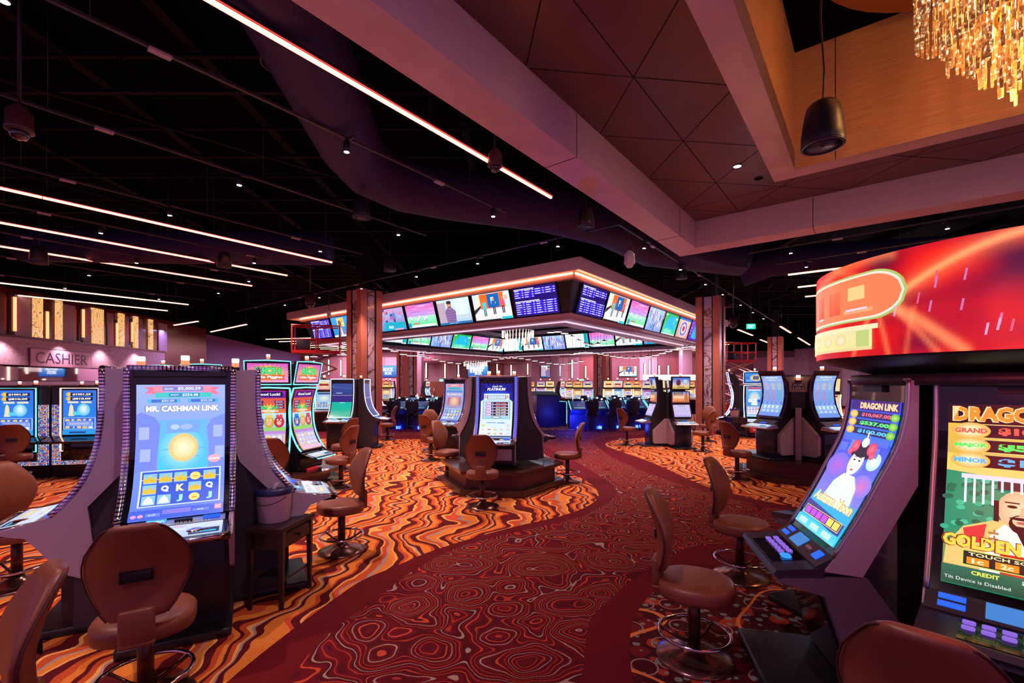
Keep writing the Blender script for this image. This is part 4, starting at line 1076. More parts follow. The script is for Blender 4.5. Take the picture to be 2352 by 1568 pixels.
# scissor lifts
def lift(p, rz, h, label):
    t = thing('scissor_lift', label, 'scissor lift', p, rz)
    q = MB(); q.rbox((0, 0, .35), (1.8, .8, .5), .04); q.build('base', REDP, t)
    for x_ in (-.65, .65):
        for y_ in (-.36, .36): q = MB(); q.lathe([(.15, -.06), (.16, -.04), (.16, .04), (.15, .06)], 14, M=Matrix.Translation((x_, y_, .16)) @ Matrix.Rotation(pi / 2, 4, 'X')); q.build('wheel', BLACK, t)
    q = MB()
    n = 4; dz = (h - .6) / n
    for i in range(n):
        for y in (-.3, .3):
            z = .6 + i * dz; q.tube([(-.75, y, z), (.75, y, z + dz)], .04, 6, smooth=False); q.tube([(.75, y, z), (-.75, y, z + dz)], .04, 6, smooth=False)
    q.build('scissor_arms', STEEL, t)
    q = MB(); q.box((0, 0, h + .06), (1.8, .8, .12)); q.build('platform', REDP, t)
    q = MB()
    for x in (-.88, 0, .88):
        for y in (-.38, .38): q.tube([(x, y, h), (x, y, h + 1.1)], .03, 6, smooth=False)
    for z in (.55, 1.1):
        q.tube([(-.88, -.38, h + z), (.88, -.38, h + z), (.88, .38, h + z), (-.88, .38, h + z)], .03, 6, True, smooth=False)
    q.build('guard_rail', REDP, t)
    q = MB(); q.rbox((-.5, .0, h + .35), (.5, .4, .45), .03); q.build('tool_box', BLACK, t)
lift((-7.9, 18.7, 0), .3, 2.95, 'red scissor lift raised behind the left end of the canopy')
lift((13.3, 27.2, 0), .1, 3.0, 'red scissor lift raised near the far right wall')
# ------------------------------------------------------------------ pictures on the slot machines
def reels(p, u0, v0, u1, v1, nx, ny, seed, bg='#3f5fd8', cell=None, pal=('#f4e27a', '#9fd0ff', '#f0a0b8', '#ffffff', '#f0c040', '#7fd8e8')):
    r = random.Random(seed); p.rect(u0, v0, u1, v1, '#dff0ff'); du, dv = (u1 - u0), (v1 - v0)
    p.rect(u0 + du * .02, v0 + dv * .025, u1 - du * .02, v1 - dv * .025, bg)
    for i in range(nx):
        for j in range(ny):
            a, c = u0 + du * (.04 + i * .92 / nx), v0 + dv * (.05 + j * .90 / ny); w, h = du * .80 / nx, dv * .80 / ny; k = r.randrange(6)
            if cell or k in (1, 4): p.rect(a, c, a + w, c + h, cell or '#8fc8ff')
            col = pal[k]
            if k == 0: p.ell(a + w / 2, c + h / 2, w * .42, h * .42, col); p.ell(a + w / 2, c + h * .42, w * .2, h * .12, '#f09a60')
            elif k == 1: p.poly([(a + w * .1, c + h * .1), (a + w * .9, c + h * .1), (a + w * .8, c + h * .55), (a + w * .5, c + h * .95), (a + w * .2, c + h * .55)], '#eef8ff')
            elif k == 2: p.text('Q', a + w * .2, c + h * .15, a + w * .8, c + h * .85, '#ffffff', .06)
            elif k == 3: p.text('J', a + w * .3, c + h * .12, a + w * .75, c + h * .88, '#9fe8ff', .06)
            elif k == 4: p.poly([(a, c + h * .1), (a + w, c + h * .1), (a + w * .95, c + h * .7), (a + w * .7, c + h * .45), (a + w * .5, c + h * .9), (a + w * .3, c + h * .45), (a + w * .05, c + h * .7)], col)
            else: p.text('K', a + w * .2, c + h * .12, a + w * .85, c + h * .88, '#ffe9b0', .06)
def a_cash(p, dim=1.0):
    p.gain = dim * 1.18
    p.rect(0, 0, 1, 1, '#5f7fee', '#9fb6fb'); p.rect(.24, .36, .80, .74, '#52c6f4', '#6fb4f6'); p.ell(.5, .52, .26, .16, '#b8f0ff', '#5fc4f4', 28)
    p.poly([(.0, .36), (.22, .38), (.26, .7), (.20, .76), (.05, .80), (0, .78)], '#7a8cf0'); p.poly([(1, .36), (.84, .38), (.78, .68), (.84, .74), (1, .78)], '#7f92f2')
    for a, c in ((.03, .60), (.05, .44), (.86, .60), (.88, .44)): p.rect(a, c, a + .11, c + .09, '#a9bafc')
    p.rect(.33, .64, .70, .73, '#78a8f0'); p.ell(.42, .685, .05, .02, '#b8ccf8'); p.ell(.55, .685, .07, .02, '#a4bcf4')
    p.poly([(.08, .935), (.13, .96), (.08, .985), (.30, .985), (.30, .93)], '#f27a9c'); p.poly([(.94, .93), (.88, .957), (.94, .985), (.72, .985), (.72, .93)], '#f27a9c')
    p.rect(.18, .948, .84, .992, '#ee8fae'); p.rect(.28, .953, .74, .987, '#7d86d8'); p.text('GRAND', .30, .963, .40, .976, '#f4f4ff', .02); p.text('$5,000.59', .45, .957, .71, .984, '#ffffff', .03)
    p.rect(.20, .905, .84, .942, '#48c8c4'); p.rect(.35, .91, .70, .937, '#3f8ccc'); p.text('$254.48', .50, .913, .68, .934, '#e8fff8', .03); p.text('MAJOR', .37, .917, .46, .93, '#dffaf4')
    for a, t in ((.12, '$50.00'), (.56, '$20.00')): p.rect(a, .866, a + .36, .895, '#55b8ee'); p.rect(a + .04, .87, a + .32, .891, '#4a6fd0'); p.text(t, a + .15, .872, a + .29, .889, '#e8f4ff', .02)
    p.text('MR. CASHMAN LINK', .10, .80, .93, .845, '#fff6ea', .05, '#5a74c8')
    p.ell(.52, .53, .165, .105, '#ffe9b0', '#f7c67c', 26); p.ell(.52, .53, .13, .08, '#fff4d4', '#fbd898', 24)
    p.ell(.875, .435, .075, .03, '#f0b0c0'); p.text('CASHMAN', .81, .428, .94, .442, '#ffffff', .02)
    reels(p, .07, .10, .955, .37, 5, 3, 3)
    p.rect(.0, .0, 1, .075, '#4566e2'); p.rect(.34, .03, .64, .065, '#8a7fe8'); p.rect(.17, .02, .32, .045, '#7088f0'); p.rect(.66, .03, .84, .05, '#7088f0'); p.text('$1.50', .2, .025, .27, .04, '#e0e8ff'); p.text('$0.00', .71, .034, .78, .046, '#e0e8ff')
    p.rect(.90, .03, .98, .07, '#f08fa8'); p.text('1C', .915, .038, .965, .062, '#ffffff', .03); p.ell(.05, .03, .03, .013, '#e89fd0'); p.ell(.12, .03, .03, .013, '#e89fd0')
def a_cash2(p):
    p.rect(0, 0, 1, 1, '#8fa0e0', '#b0b0e8'); p.rect(.1, .92, .9, .99, '#f08fa0'); p.text('$6,002.10', .3, .935, .7, .975, '#fff'); p.rect(.15, .85, .85, .905, '#48b8c4'); p.rect(.05, .78, .95, .83, '#5f8fe0'); p.text('MR. CASHMAN LINK', .1, .71, .9, .75, '#fff0e8', .04)
    p.ell(.5, .54, .42, .15, '#f4c8a0', '#b48fc8', 24); p.ell(.5, .56, .22, .12, '#ffe0b0', '#e0a890', 22)
    for a in (.15, .75): p.rect(a, .46, a + .12, .66, '#c07890')
    reels(p, .06, .06, .94, .36, 5, 3, 8, '#6f80d8'); p.rect(0, 0, 1, .04, '#5f70c8')
def a_quick(p):
    p.rect(0, 0, 1, 1, '#2a50e8', '#120a78')
    for k in range(9): p.poly([(.5, .80), (.02 + k * .12, 1.0), (.045 + k * .12, 1.0)], '#2f46e8')
    p.ell(.5, .80, .5, .10, '#2f6cff', '#1a1aa8', 24)
    p.text('Quick Hit', .36, .935, .68, .965, '#ffffff', .03, '#1a1060', .2); p.text('PLATINUM', .20, .875, .78, .925, '#f4f6ff', .05, '#100a50', .2)
    p.poly([(.0, 0), (1, 0), (1, .68), (.90, .72), (.90, .82), (.10, .82), (.10, .72), (0, .68)], '#e4f8ff')
    p.rect(.20, .72, .80, .79, '#223a78'); p.rect(.22, .725, .78, .785, '#bfe6fb'); p.text('Good Luck!', .24, .735, .76, .775, '#ffffff', .05, '#34507c')
    for a in (.12, .82): p.rect(a, .74, a + .06, .79, '#f0a890')
    p.rect(.07, .36, .93, .70, '#9fd8e8'); p.rect(.10, .375, .90, .69, '#cfeef8')
    for i in range(20): p.rect(.075, .37 + i * .016, .095, .378 + i * .016, '#4a7c9c'); p.rect(.905, .37 + i * .016, .925, .378 + i * .016, '#4a7c9c')
    for i, c in enumerate(['#f2ece0', '#f4ecc0', '#f4e4b0', '#f58a78', '#f47a70']):
        v = .42 + i * .052; p.rect(.15, v, .87, v + .046, '#c9a0e0'); p.rect(.34, v + .005, .86, v + .041, '#1c1238'); p.rect(.20, v + .012, .33, v + .03, '#f4f4ff'); p.text(str(9 - i), .155, v + .008, .185, v + .038, '#f0a0b0', .05)
        p.poly([(.37, v + .01), (.41, v + .023), (.37, v + .036)], '#e0e8ff'); p.text('Good', .48, v + .01, .62, v + .037, c, .05); p.text('Luck!', .65, v + .01, .80, v + .037, c, .05)
    p.rect(.12, .365, .88, .41, '#a8dcf0'); p.ell(.5, .39, .15, .022, '#26335a'); p.ell(.5, .39, .13, .016, '#dfe8f4')
    p.rect(.22, .285, .50, .297, '#2f90d8'); p.rect(.55, .28, .78, .296, '#3f9fd8'); r = random.Random(4)
    for i in range(5):
        for j in range(3):
            k = r.randrange(4); u = .12 + i * .19; v = .075 + j * .08
            if j == 2 and 0 < i < 4: continue
            if k == 0: p.ell(u, v, .055, .018, '#f0dc90', '#e4c870')
            elif k == 1: p.text('777', u - .06, v - .014, u + .06, v + .014, '#a89fb0', .0)
            elif k == 2: p.ell(u, v, .06, .014, '#d8485c', '#f0b0b8'); p.rect(u - .05, v - .004, u + .05, v + .005, '#ffffff')
            else: p.poly([(u - .06, v + .015), (u + .06, v + .015), (u, v - .02)], '#f07a58')
    p.rect(0, 0, 1, .035, '#4a5a90'); p.rect(.05, .008, .14, .026, '#ffffff'); p.rect(.3, .01, .36, .024, '#f0f0ff')
def a_rich(p, dim=1.0):
    p.rect(0, 0, 1, 1, '#f4b040', '#e0404c'); p.rect(0, .88, 1, 1, '#5a20a0', '#b030b0'); p.rect(.08, .90, .92, .985, '#22106a'); p.text('Good Luck!', .16, .92, .84, .965, '#ffffff', .04)
    for i in range(3): p.rect(.05, .80 - i * .045, .34, .835 - i * .045, '#3a1680'); p.rect(.66, .80 - i * .045, .95, .835 - i * .045, '#3a1680'); p.text('$%d.00' % (50 - 20 * i + 10), .10, .808 - i * .045, .28, .827 - i * .045, '#ffffff'); p.text('$%d,000' % (9 - 3 * i), .70, .808 - i * .045, .90, .827 - i * .045, '#ffe')
    p.star(.5, .70, .16, .30, .35, 14, '#fff0a0', '#f8b040'); p.text('RICH', .26, .70, .74, .76, '#3fe07a', .06, '#0a5a28'); p.text('Little Piggies', .22, .655, .78, .69, '#ffffff', .05, '#a02050')
    p.rect(0, .36, 1, .64, '#8fd8f4', '#bff0ff'); p.rect(0, .36, 1, .42, '#9fd870')
    for u, c, d in ((.2, '#2f7fe0', '#1a50b0'), (.5, '#f0d468', '#d0a030'), (.8, '#e8485c', '#c0283c')):
        p.ell(u, .50, .155, .09, c, d, 18); p.ell(u - .05, .59, .05, .03, c); p.ell(u + .05, .59, .05, .03, c); p.ell(u, .485, .07, .035, '#f8b8b0')
        p.ell(u - .05, .535, .022, .012, '#ffffff'); p.ell(u + .05, .535, .022, .012, '#ffffff')
    p.rect(0, .30, 1, .36, '#c890e0'); reels(p, .03, .08, .97, .31, 5, 3, 12, '#b8a8e8', '#e4d8f4'); p.rect(0, 0, 1, .07, '#f4c8e8')
def a_richtop(p):
    p.rect(0, 0, 1, 1, '#f0a0e0', '#e060c8'); p.star(.5, .5, .34, .56, .9, 26, '#fff6a0', '#f4a860'); p.ell(.5, .5, .3, .38, '#fff4a0', '#f8c050', 24)
    p.text('RICH', .18, .44, .82, .80, '#5fe890', .07, '#0f6a34'); p.poly([(.06, .14), (.12, .26), (.06, .40), (.94, .40), (.88, .26), (.94, .14)], '#ee6a38'); p.text('Little Piggies', .14, .18, .86, .36, '#ffffff', .05, '#9a3028')
def a_green(p):
    p.rect(0, 0, 1, 1, '#10b8a0', '#14c4a8'); p.rect(0, .50, 1, 1, '#28307c', '#38509c'); p.rect(0, .5, 1, .68, '#332a80'); p.rect(0, .675, 1, .685, '#c8a8c8'); p.rect(.2, .74, .5, .752, '#e0f0ff'); p.rect(.4, .475, .64, .49, '#d8f4f0')
    p.poly([(0, .9), (1, .86), (1, .87), (0, .91)], '#5a78c0')
def a_purple(p): p.rect(0, 0, 1, 1, '#4a4890', '#6a62a8'); p.rect(0, .6, 1, .62, '#a0a0e0')
def a_1061(p):
    p.rect(0, 0, 1, 1, '#6f9cf0', '#8fb4f4'); p.text('53,008.00', .20, .935, .80, .975, '#ffffff', .05); p.rect(.04, .875, .96, .92, '#a8c4e8'); p.text('$592.10', .35, .882, .65, .912, '#fff4d0', .03)
    for u, c, d in ((.2, '#c8a8d8', '#e07a8c'), (.5, '#d8c0b0', '#ea6a70'), (.8, '#a8d0a8', '#4cc08c')):
        p.ell(u, .76, .13, .085, c, '#9fb8e8', 18); p.ell(u, .70, .11, .05, c, '#a8bce8', 16)
        for k in range(8): p.text('%d' % ((k + 2) * 5), u - .06, .63 - k * .033, u + .06, .652 - k * .033, d, .04)
    p.rect(.03, .31, .97, .355, '#5f86e0'); p.rect(.0, .19, 1, .29, '#c0dcff'); p.rect(.05, .20, .95, .28, '#7fb0f0')
    for k in range(4): p.rect(.12 + k * .2, .205, .25 + k * .2, .275, '#d8ecff'); p.rect(.08 + k * .22, .318, .22 + k * .22, .348, '#a0b8f0')
    p.rect(0, .09, 1, .18, '#8fb4f4')
    for k in range(4): p.ell(.18 + k * .22, .135, .07, .03, '#cfe0fb')
    p.rect(0, 0, 1, .07, '#7a9cf0')
def a_conan(p):
    p.rect(0, 0, 1, 1, '#f09060', '#f8b878'); p.rect(0, .66, 1, 1, '#f0a890', '#3fa0f0'); p.rect(.08, .86, .62, .97, '#2a1a20'); p.text('$10,431', .14, .885, .56, .945, '#ffd050', .04); p.rect(.08, .73, .62, .83, '#3a2028'); p.text('$ 812.40', .14, .755, .56, .81, '#f8f0e0', .03)
    p.text('CONAN', .04, .40, .70, .64, '#fff0c8', .06, '#b83818'); p.poly([(.70, .0), (.98, .0), (.94, .5), (.90, .8), (.82, .85), (.74, .7)], '#c87848'); p.ell(.83, .88, .06, .08, '#a05838')
    for k in range(6): p.poly([(.04 + k * .11, .04), (.12 + k * .11, .04), (.09 + k * .11, .20 + .05 * (k % 3))], '#b05020')
    p.rect(0, 0, 1, .05, '#6a2818')
def a_contop(p):
    p.rect(0, 0, 1, 1, '#f8d890', '#2f6fe0'); p.rect(0, .35, 1, .6, '#f4c8b0', '#90b8f0'); p.ell(.34, .55, .14, .3, '#5a2a48', '#7a3058', 14); p.ell(.75, .66, .14, .2, '#ffe8a0', '#7ac8f0', 18); p.rect(0, 0, 1, .3, '#c8a040', '#f0dca0'); p.text('BONUS', .3, .08, .7, .24, '#7a4a10', .04)
def a_conlow(p):
    p.rect(0, 0, 1, 1, '#c8b8f0', '#d8ccf8')
    r = random.Random(2)
    for i in range(5):
        for j in range(3): p.ell(.14 + i * .18, .28 + j * .22, .07, .09, r.choice(['#f0c8e0', '#d0c0f4', '#e8d8f8', '#b8b0e8']), '#c8bcf0', 12)
    p.rect(.3, .86, .7, .94, '#b0a0e0'); p.rect(.05, .05, .95, .12, '#b8a8ec')
def a_autumn(p):
    p.gain = 1.3
    p.rect(0, 0, 1, 1, '#2fb8f0', '#3a3ae0'); p.rect(0, .28, 1, .72, '#7f7af0', '#2f4ce8'); p.ell(.2, .50, .24, .1, '#b060c8', '#6f6cf0'); p.ell(.85, .42, .18, .08, '#d070b0', '#7f78f0')
    p.ell(.84, .595, .12, .062, '#eaf6ff', '#a8e0ff', 22)
    p.rect(.02, .93, .98, 1.0, '#301878'); p.text('DRAGON LINK', .22, .94, .96, .985, '#ffd8a0', .05, '#a02040')
    for i, (t, c) in enumerate((('$10,067.00', '#f4607a'), ('$537.00', '#5fe878'), ('$100.00', '#58b8ff'))):
        v = .875 - i * .058; p.rect(.10, v, .96, v + .046, '#1c1a58'); p.ell(.11, v + .023, .09, .028, '#f4d880', '#d89c40'); p.text(t, .28, v + .008, .86, v + .038, c, .05); p.ell(.93, v + .023, .08, .026, '#a8e060', '#58a838')
    p.rect(.04, .70, .46, .74, '#4a68e8'); p.rect(.52, .70, .96, .74, '#4a68e8')
    for a, c, h in ((.05, '#5a70e8', .06), (.25, '#5f8cf0', .09), (.7, '#6070f0', .07)): p.rect(a, .62, a + .16, .62 + h, c)
    X = lambda u: .55 + (u - .55) * 1.3
    Y = lambda v: .22 + (v - .22) * 1.22
    p.poly([(X(u), Y(v)) for u, v in [(.30, .22), (.80, .22), (.74, .36), (.64, .42), (.46, .42), (.36, .36)]], '#d8f0fc'); p.poly([(X(u), Y(v)) for u, v in [(.46, .42), (.64, .42), (.58, .30), (.52, .30)]], '#f8fcff')
    p.ell(X(.52), Y(.45), .05, .05, '#fbeee8', n=16); p.ell(X(.55), Y(.565), .21, .062, '#1c1430', n=18); p.ell(X(.545), Y(.50), .135, .095, '#fff0ea', '#f6e0dc', 20)
    p.ell(X(.55), Y(.555), .13, .03, '#1c1430', n=16)
    for uu, vv, rr in ((.42, .59, .085), (.68, .59, .085), (.38, .555, .05), (.72, .555, .05)): p.ell(X(uu), Y(vv), rr, rr * .55, '#f0708c', '#d83858', 12)
    p.ell(X(.55), Y(.62), .07, .035, '#f8f0ff'); p.rect(X(.54), Y(.60), X(.56), Y(.68), '#f4f0ff')
    for uu in (.51, .59): p.ell(X(uu), Y(.512), .024, .007, '#3a2030', n=10); p.rect(X(uu) - .03, Y(.528), X(uu) + .03, Y(.531), '#4a3038')
    p.ell(X(.545), Y(.452), .026, .008, '#d83858', n=10)
    p.text('Autumn Moon', .08, .215, .96, .29, '#ffe8b0', .05, '#b06820', .15)
    p.poly([(.0, .20), (.98, .15), (.98, .06), (0, .11)], '#3a3a90'); p.rect(.06, .085, .94, .155, '#f4d060')
    p.rect(.07, .09, .93, .15, '#2a2a78')
    for k in range(6): p.rect(.09 + k * .14, .095, .21 + k * .14, .145, '#c050e0' if k < 4 else '#f0d860')
    p.rect(0, 0, 1, .07, '#68d0f4', '#40c0f0')
    for k in range(3): p.rect(.08 + k * .3, .015, .28 + k * .3, .055, '#b8ecff')
def a_golden(p):
    p.gain = 1.25
    p.rect(0, 0, 1, 1, '#1c7a58', '#f0b840'); p.rect(0, .58, 1, .72, '#e8c878', '#f4c850'); p.poly([(0, .62), (.3, .60), (.55, .59), (1, .57), (1, .3), (0, .2)], '#1f8a66')
    r = random.Random(3)
    for i in range(60): u = r.random() * .4; v = .26 + r.random() * .33; p.ell(u, v, .03, .014, r.choice(['#2fa880', '#186a50', '#40b890', '#14604a']), n=7)
    p.rect(.0, .89, 1, 1.0, '#28080c'); p.text('DRAGON LINK', .04, .905, .98, .985, '#ff8a28', .05, '#f8d8a0')
    for i, (t, c, n_) in enumerate((('$10,240.00', '#ff5a48', 'GRAND'), ('$524.00', '#38e860', 'MAJOR'), ('$100.00', '#38b0ff', 'MINOR'))):
        v = .815 - i * .085; p.rect(.08, v - .004, .99, v + .074, '#d8c078'); p.rect(.10, v, .98, v + .07, '#100818'); p.text(t, .32, v + .012, .92, v + .058, c, .06)
        p.ell(.15, v + .036, .125, .046, '#fff6d0', '#e0a838', 20); p.text(n_, .045, v + .022, .255, v + .050, c, .05)
    # robed figure with a beaded flat crown
    M = lambda pts: [(u - .10, v) for u, v in pts]
    p.poly(M([(.10, .02), (.95, .02), (1.02, .22), (.90, .32), (.70, .37), (.42, .37), (.22, .31), (.12, .20)]), '#f0c070'); p.poly(M([(.30, .02), (.80, .02), (.72, .30), (.62, .35), (.46, .35), (.38, .28)]), '#fbf0e0')
    p.poly(M([(.22, .30), (.36, .34), (.34, .24), (.24, .22)]), '#d83838'); p.poly(M([(.74, .34), (.88, .30), (.86, .22), (.76, .24)]), '#d83838')
    for k in range(4): p.rect(.27, .20 + k * .03, .33, .212 + k * .03, '#a8784a'); p.rect(.30, .20 + k * .03, .312, .225 + k * .03, '#a8784a')
    p.rect(.34, .02, .56, .20, '#c83020'); p.ell(.46, .43, .14, .105, '#f4d4b0', '#dcae86', 22); p.ell(.46, .36, .075, .05, '#1a1010', n=16); p.ell(.46, .375, .055, .03, '#e8bc94', n=14); p.poly([(.41, .35), (.51, .35), (.47, .25)], '#141010')
    p.ell(.46, .388, .075, .008, '#201410', n=10); p.ell(.46, .368, .032, .007, '#b8584a', n=10)
    for a in (.405, .515): p.ell(a, .447, .030, .008, '#281810', n=10); p.rect(a - .042, .464, a + .042, .471, '#301c14')
    p.poly([(.455, .45), (.475, .45), (.485, .405), (.445, .405)], '#e0b48c')
    p.rect(.30, .47, .33, .36, '#181014'); p.rect(.59, .47, .62, .36, '#181014')
    p.rect(.10, .575, .84, .60, '#d8d4e8'); p.rect(.32, .53, .60, .575, '#3a2a30')
    for k in range(13): p.rect(.12 + k * .055, .44 if k < 4 or k > 8 else .515, .135 + k * .055, .575, '#e4e4f0')
    p.text('GOLDEN CENTURY', .0, .195, 1.0, .262, '#ffd048', .05, '#8a3008')
    p.rect(.12, .105, .98, .185, '#c8d060'); p.rect(.13, .11, .97, .18, '#20241c'); p.text('TOUCH SCREEN TO PLAY', .16, .158, .94, .175, '#f4f0b0', .02)
    for k in range(5): p.rect(.15 + k * .165, .115, .28 + k * .165, .150, '#f08a20'); p.text(('1c', '2c', '5c', '10c', '20c')[k], .18 + k * .165, .12, .25 + k * .165, .145, '#ffe8b0', .04)
    p.rect(0, 0, 1, .095, '#1c4a38', '#2a6a50'); p.text('CREDIT', .18, .062, .34, .082, '#f0f060', .03); p.text('$0.00', .46, .06, .56, .082, '#ffffff', .03)
    p.text('Tilt Device is Disabled', .02, .022, .40, .038, '#e8ece8', .0)
def a_neon(p):
    p.rect(0, 0, 1, 1, '#2070e0', '#68b8f8'); p.rect(.1, .92, .9, .98, '#c8486c'); p.rect(.15, .86, .85, .90, '#e0e8ff'); p.ell(.5, .64, .34, .2, '#f8ffff', '#80c8f8', 22); p.poly([(.3, .40), (.7, .40), (.6, .62), (.4, .62)], '#f0f6ff'); p.ell(.5, .68, .09, .06, '#f4d4c0'); p.rect(.14, .5, .34, .6, '#f4f8ff'); p.rect(.68, .5, .86, .58, '#3058d0')
    reels(p, .04, .08, .96, .36, 5, 3, 21, '#8a5ac0', '#d0d8f8'); p.rect(0, 0, 1, .07, '#a0e0f8')
def a_neontop(p): p.rect(0, 0, 1, 1, '#1458d0', '#2f9cf4'); p.ell(.55, .48, .3, .36, '#f8f0d0', '#d8c890', 20); p.text('88', .40, .28, .70, .72, '#28406c', .05); p.rect(.06, .1, .4, .3, '#5fc0ff')
def a_gods(p):
    p.rect(0, 0, 1, 1, '#2a8cf0', '#2f78e8')
    for i, (t, n_) in enumerate((('$1001.29', 'GRAND'), ('$810.09', 'MAJOR'))): v = .87 - i * .10; p.ell(.18, v + .04, .10, .05, '#f8e088', '#d8a840'); p.rect(.22, v, .9, v + .075, '#1a1a50'); p.text(t, .28, v + .012, .84, v + .062, '#f4f0e8', .06)
    for a in (.14, .54): p.rect(a, .71, a + .32, .75, '#f0e8c8')
    p.poly([(.16, .42), (.34, .42), (.30, .64), (.24, .70), (.20, .64)], '#f4e4b8'); p.ell(.62, .56, .20, .14, '#dff6ff', '#58c8f8', 20); p.ell(.62, .58, .10, .09, '#f4fbff', '#b8e8fc', 16); p.rect(.3, .44, .5, .52, '#58d8f8')
    reels(p, .02, .12, .98, .38, 5, 3, 31, '#3a6ce0', None); p.rect(.12, .19, .88, .31, '#7f9cf0'); p.rect(.2, .22, .8, .27, '#a8bcf8'); p.rect(0, 0, 1, .10, '#2aa0f0'); p.rect(.2, .03, .7, .07, '#184888')
def a_bg(seed):
    def f(p):
        r = random.Random(seed); c = r.choice(['#f4d8a0', '#e8e4f0', '#f0b8c8', '#b8dcf0', '#f4e8c0'])
        p.rect(0, 0, 1, 1, c, r.choice(['#f4a860', '#c890e0', '#f0d080', '#90c8f0'])); p.ell(.5, .66, .32, .16, r.choice(['#f8f0d0', '#f06a58', '#8a68d8', '#f4c040']), c, 16)
        p.rect(.1, .88, .9, .96, r.choice(['#402048', '#28306c', '#a03040'])); reels(p, .05, .08, .95, .44, 4, 3, seed, r.choice(['#6a70c0', '#c0a0b0', '#7f90c8']))
    return f
def a_bgtop(seed):
    def f(p):
        r = random.Random(seed); p.rect(0, 0, 1, 1, r.choice(['#f0c868', '#f4e0b0', '#88c8f0', '#f0a0a8']), r.choice(['#e06850', '#b878d8', '#f4d890', '#d8e8f4'])); p.ell(.5, .5, .28, .34, '#fff4d0', '#f0d070', 16); p.rect(.2, .38, .8, .6, r.choice(['#a02838', '#30307c', '#286a4c']))
    return f
def a_deck(p, seed=1):
    r = random.Random(seed); p.rect(0, 0, 1, 1, '#b8cdf4', '#dfe8fb'); p.rect(.04, .55, .62, .9, '#f0f0fb', '#9fd0f4'); p.text('CENT', .06, .62, .2, .74, '#e8d870', .04)
    p.ell(.3, .3, .22, .16, '#f4f0e0', '#d8c890'); p.rect(.66, .1, .97, .5, '#1a2038'); p.rect(.7, .2, .94, .3, '#28b8f0')
    for k in range(4): p.rect(.07 + k * .14, .78, .17 + k * .14, .88, r.choice(['#f0a8c8', '#8fd8f0', '#f0e0a0', '#c8a8f0']))

# ------------------------------------------------------------------ slot machine builder
def tower(t, x, d, z, s=1.0):
    q = MB(); q.rbox((x, -d, z + .02 * s), (.11 * s, .09 * s, .04 * s), .008, .01); q.build('lamp_base', BLACK, t)
    tw = MB(); tw.rbox((x, -d, z + .065 * s), (.075 * s, .075 * s, .05 * s), .006, .02); tw = tw.build('candle_light', ORNL, t)
    q = MB(); q.rbox((x, -d, z + .115 * s), (.075 * s, .075 * s, .05 * s), .006, .02); q.build('white_lamp', glow('candle_white', (1.0, .85, .85), 4, False), tw)
def bars(t, name, curve, xs, r, m, off=.0, n=1):
    """light tubes along the edge of the screen curve"""
    nn = normals(curve)
    for x in xs:
        q = MB(); q.tube([(x, -(d + a * off), z + c * off) for (d, z), (a, c) in zip(curve, nn)], r, 8); q.build(name, m, t)
def buttons(t, u, w, y0, z0, y1, z1, m=VIOL):
    pass
def beadmat(name, ax):
  TRIM = mat(name, (.72, .66, .74), .15, metal=.9)
  _n, _l, _b = nt(TRIM)
  _s = N(_n, 'ShaderNodeSeparateXYZ'); _l.new(N(_n, 'ShaderNodeTexCoord').outputs['Object'], _s.inputs[0])
  _f = mth(_n, _l, 'FRACT', mth(_n, _l, 'MULTIPLY', _s.outputs[ax], 42))
  _l.new(ramp(_n, _l, _f, [(0, (.02, .02, .03)), (.38, (.75, .68, .78))]), _b.inputs['Base Color'])
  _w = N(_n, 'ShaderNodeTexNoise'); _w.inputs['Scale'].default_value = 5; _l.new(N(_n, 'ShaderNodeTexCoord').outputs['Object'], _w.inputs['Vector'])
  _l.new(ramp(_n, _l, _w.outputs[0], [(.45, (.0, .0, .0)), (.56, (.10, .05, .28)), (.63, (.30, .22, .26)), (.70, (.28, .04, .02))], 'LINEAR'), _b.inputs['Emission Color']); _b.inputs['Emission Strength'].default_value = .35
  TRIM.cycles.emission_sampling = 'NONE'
  return TRIM
TRIM, TRIMX = beadmat('beaded_chrome_trim', 2), beadmat('beaded_chrome_top_trim', 0)
BLUETR = mat('blue_segment_trim', (.02, .02, .05), .4); _n, _l, _b = nt(BLUETR)
_s = N(_n, 'ShaderNodeSeparateXYZ'); _l.new(N(_n, 'ShaderNodeTexCoord').outputs['Object'], _s.inputs[0])
_f = mth(_n, _l, 'FRACT', mth(_n, _l, 'MULTIPLY', _s.outputs[2], 30))
_l.new(ramp(_n, _l, _f, [(0, (.03, .03, .5)), (.3, (.12, .16, 1.0))]), _b.inputs['Emission Color']); _b.inputs['Emission Strength'].default_value = 1.3

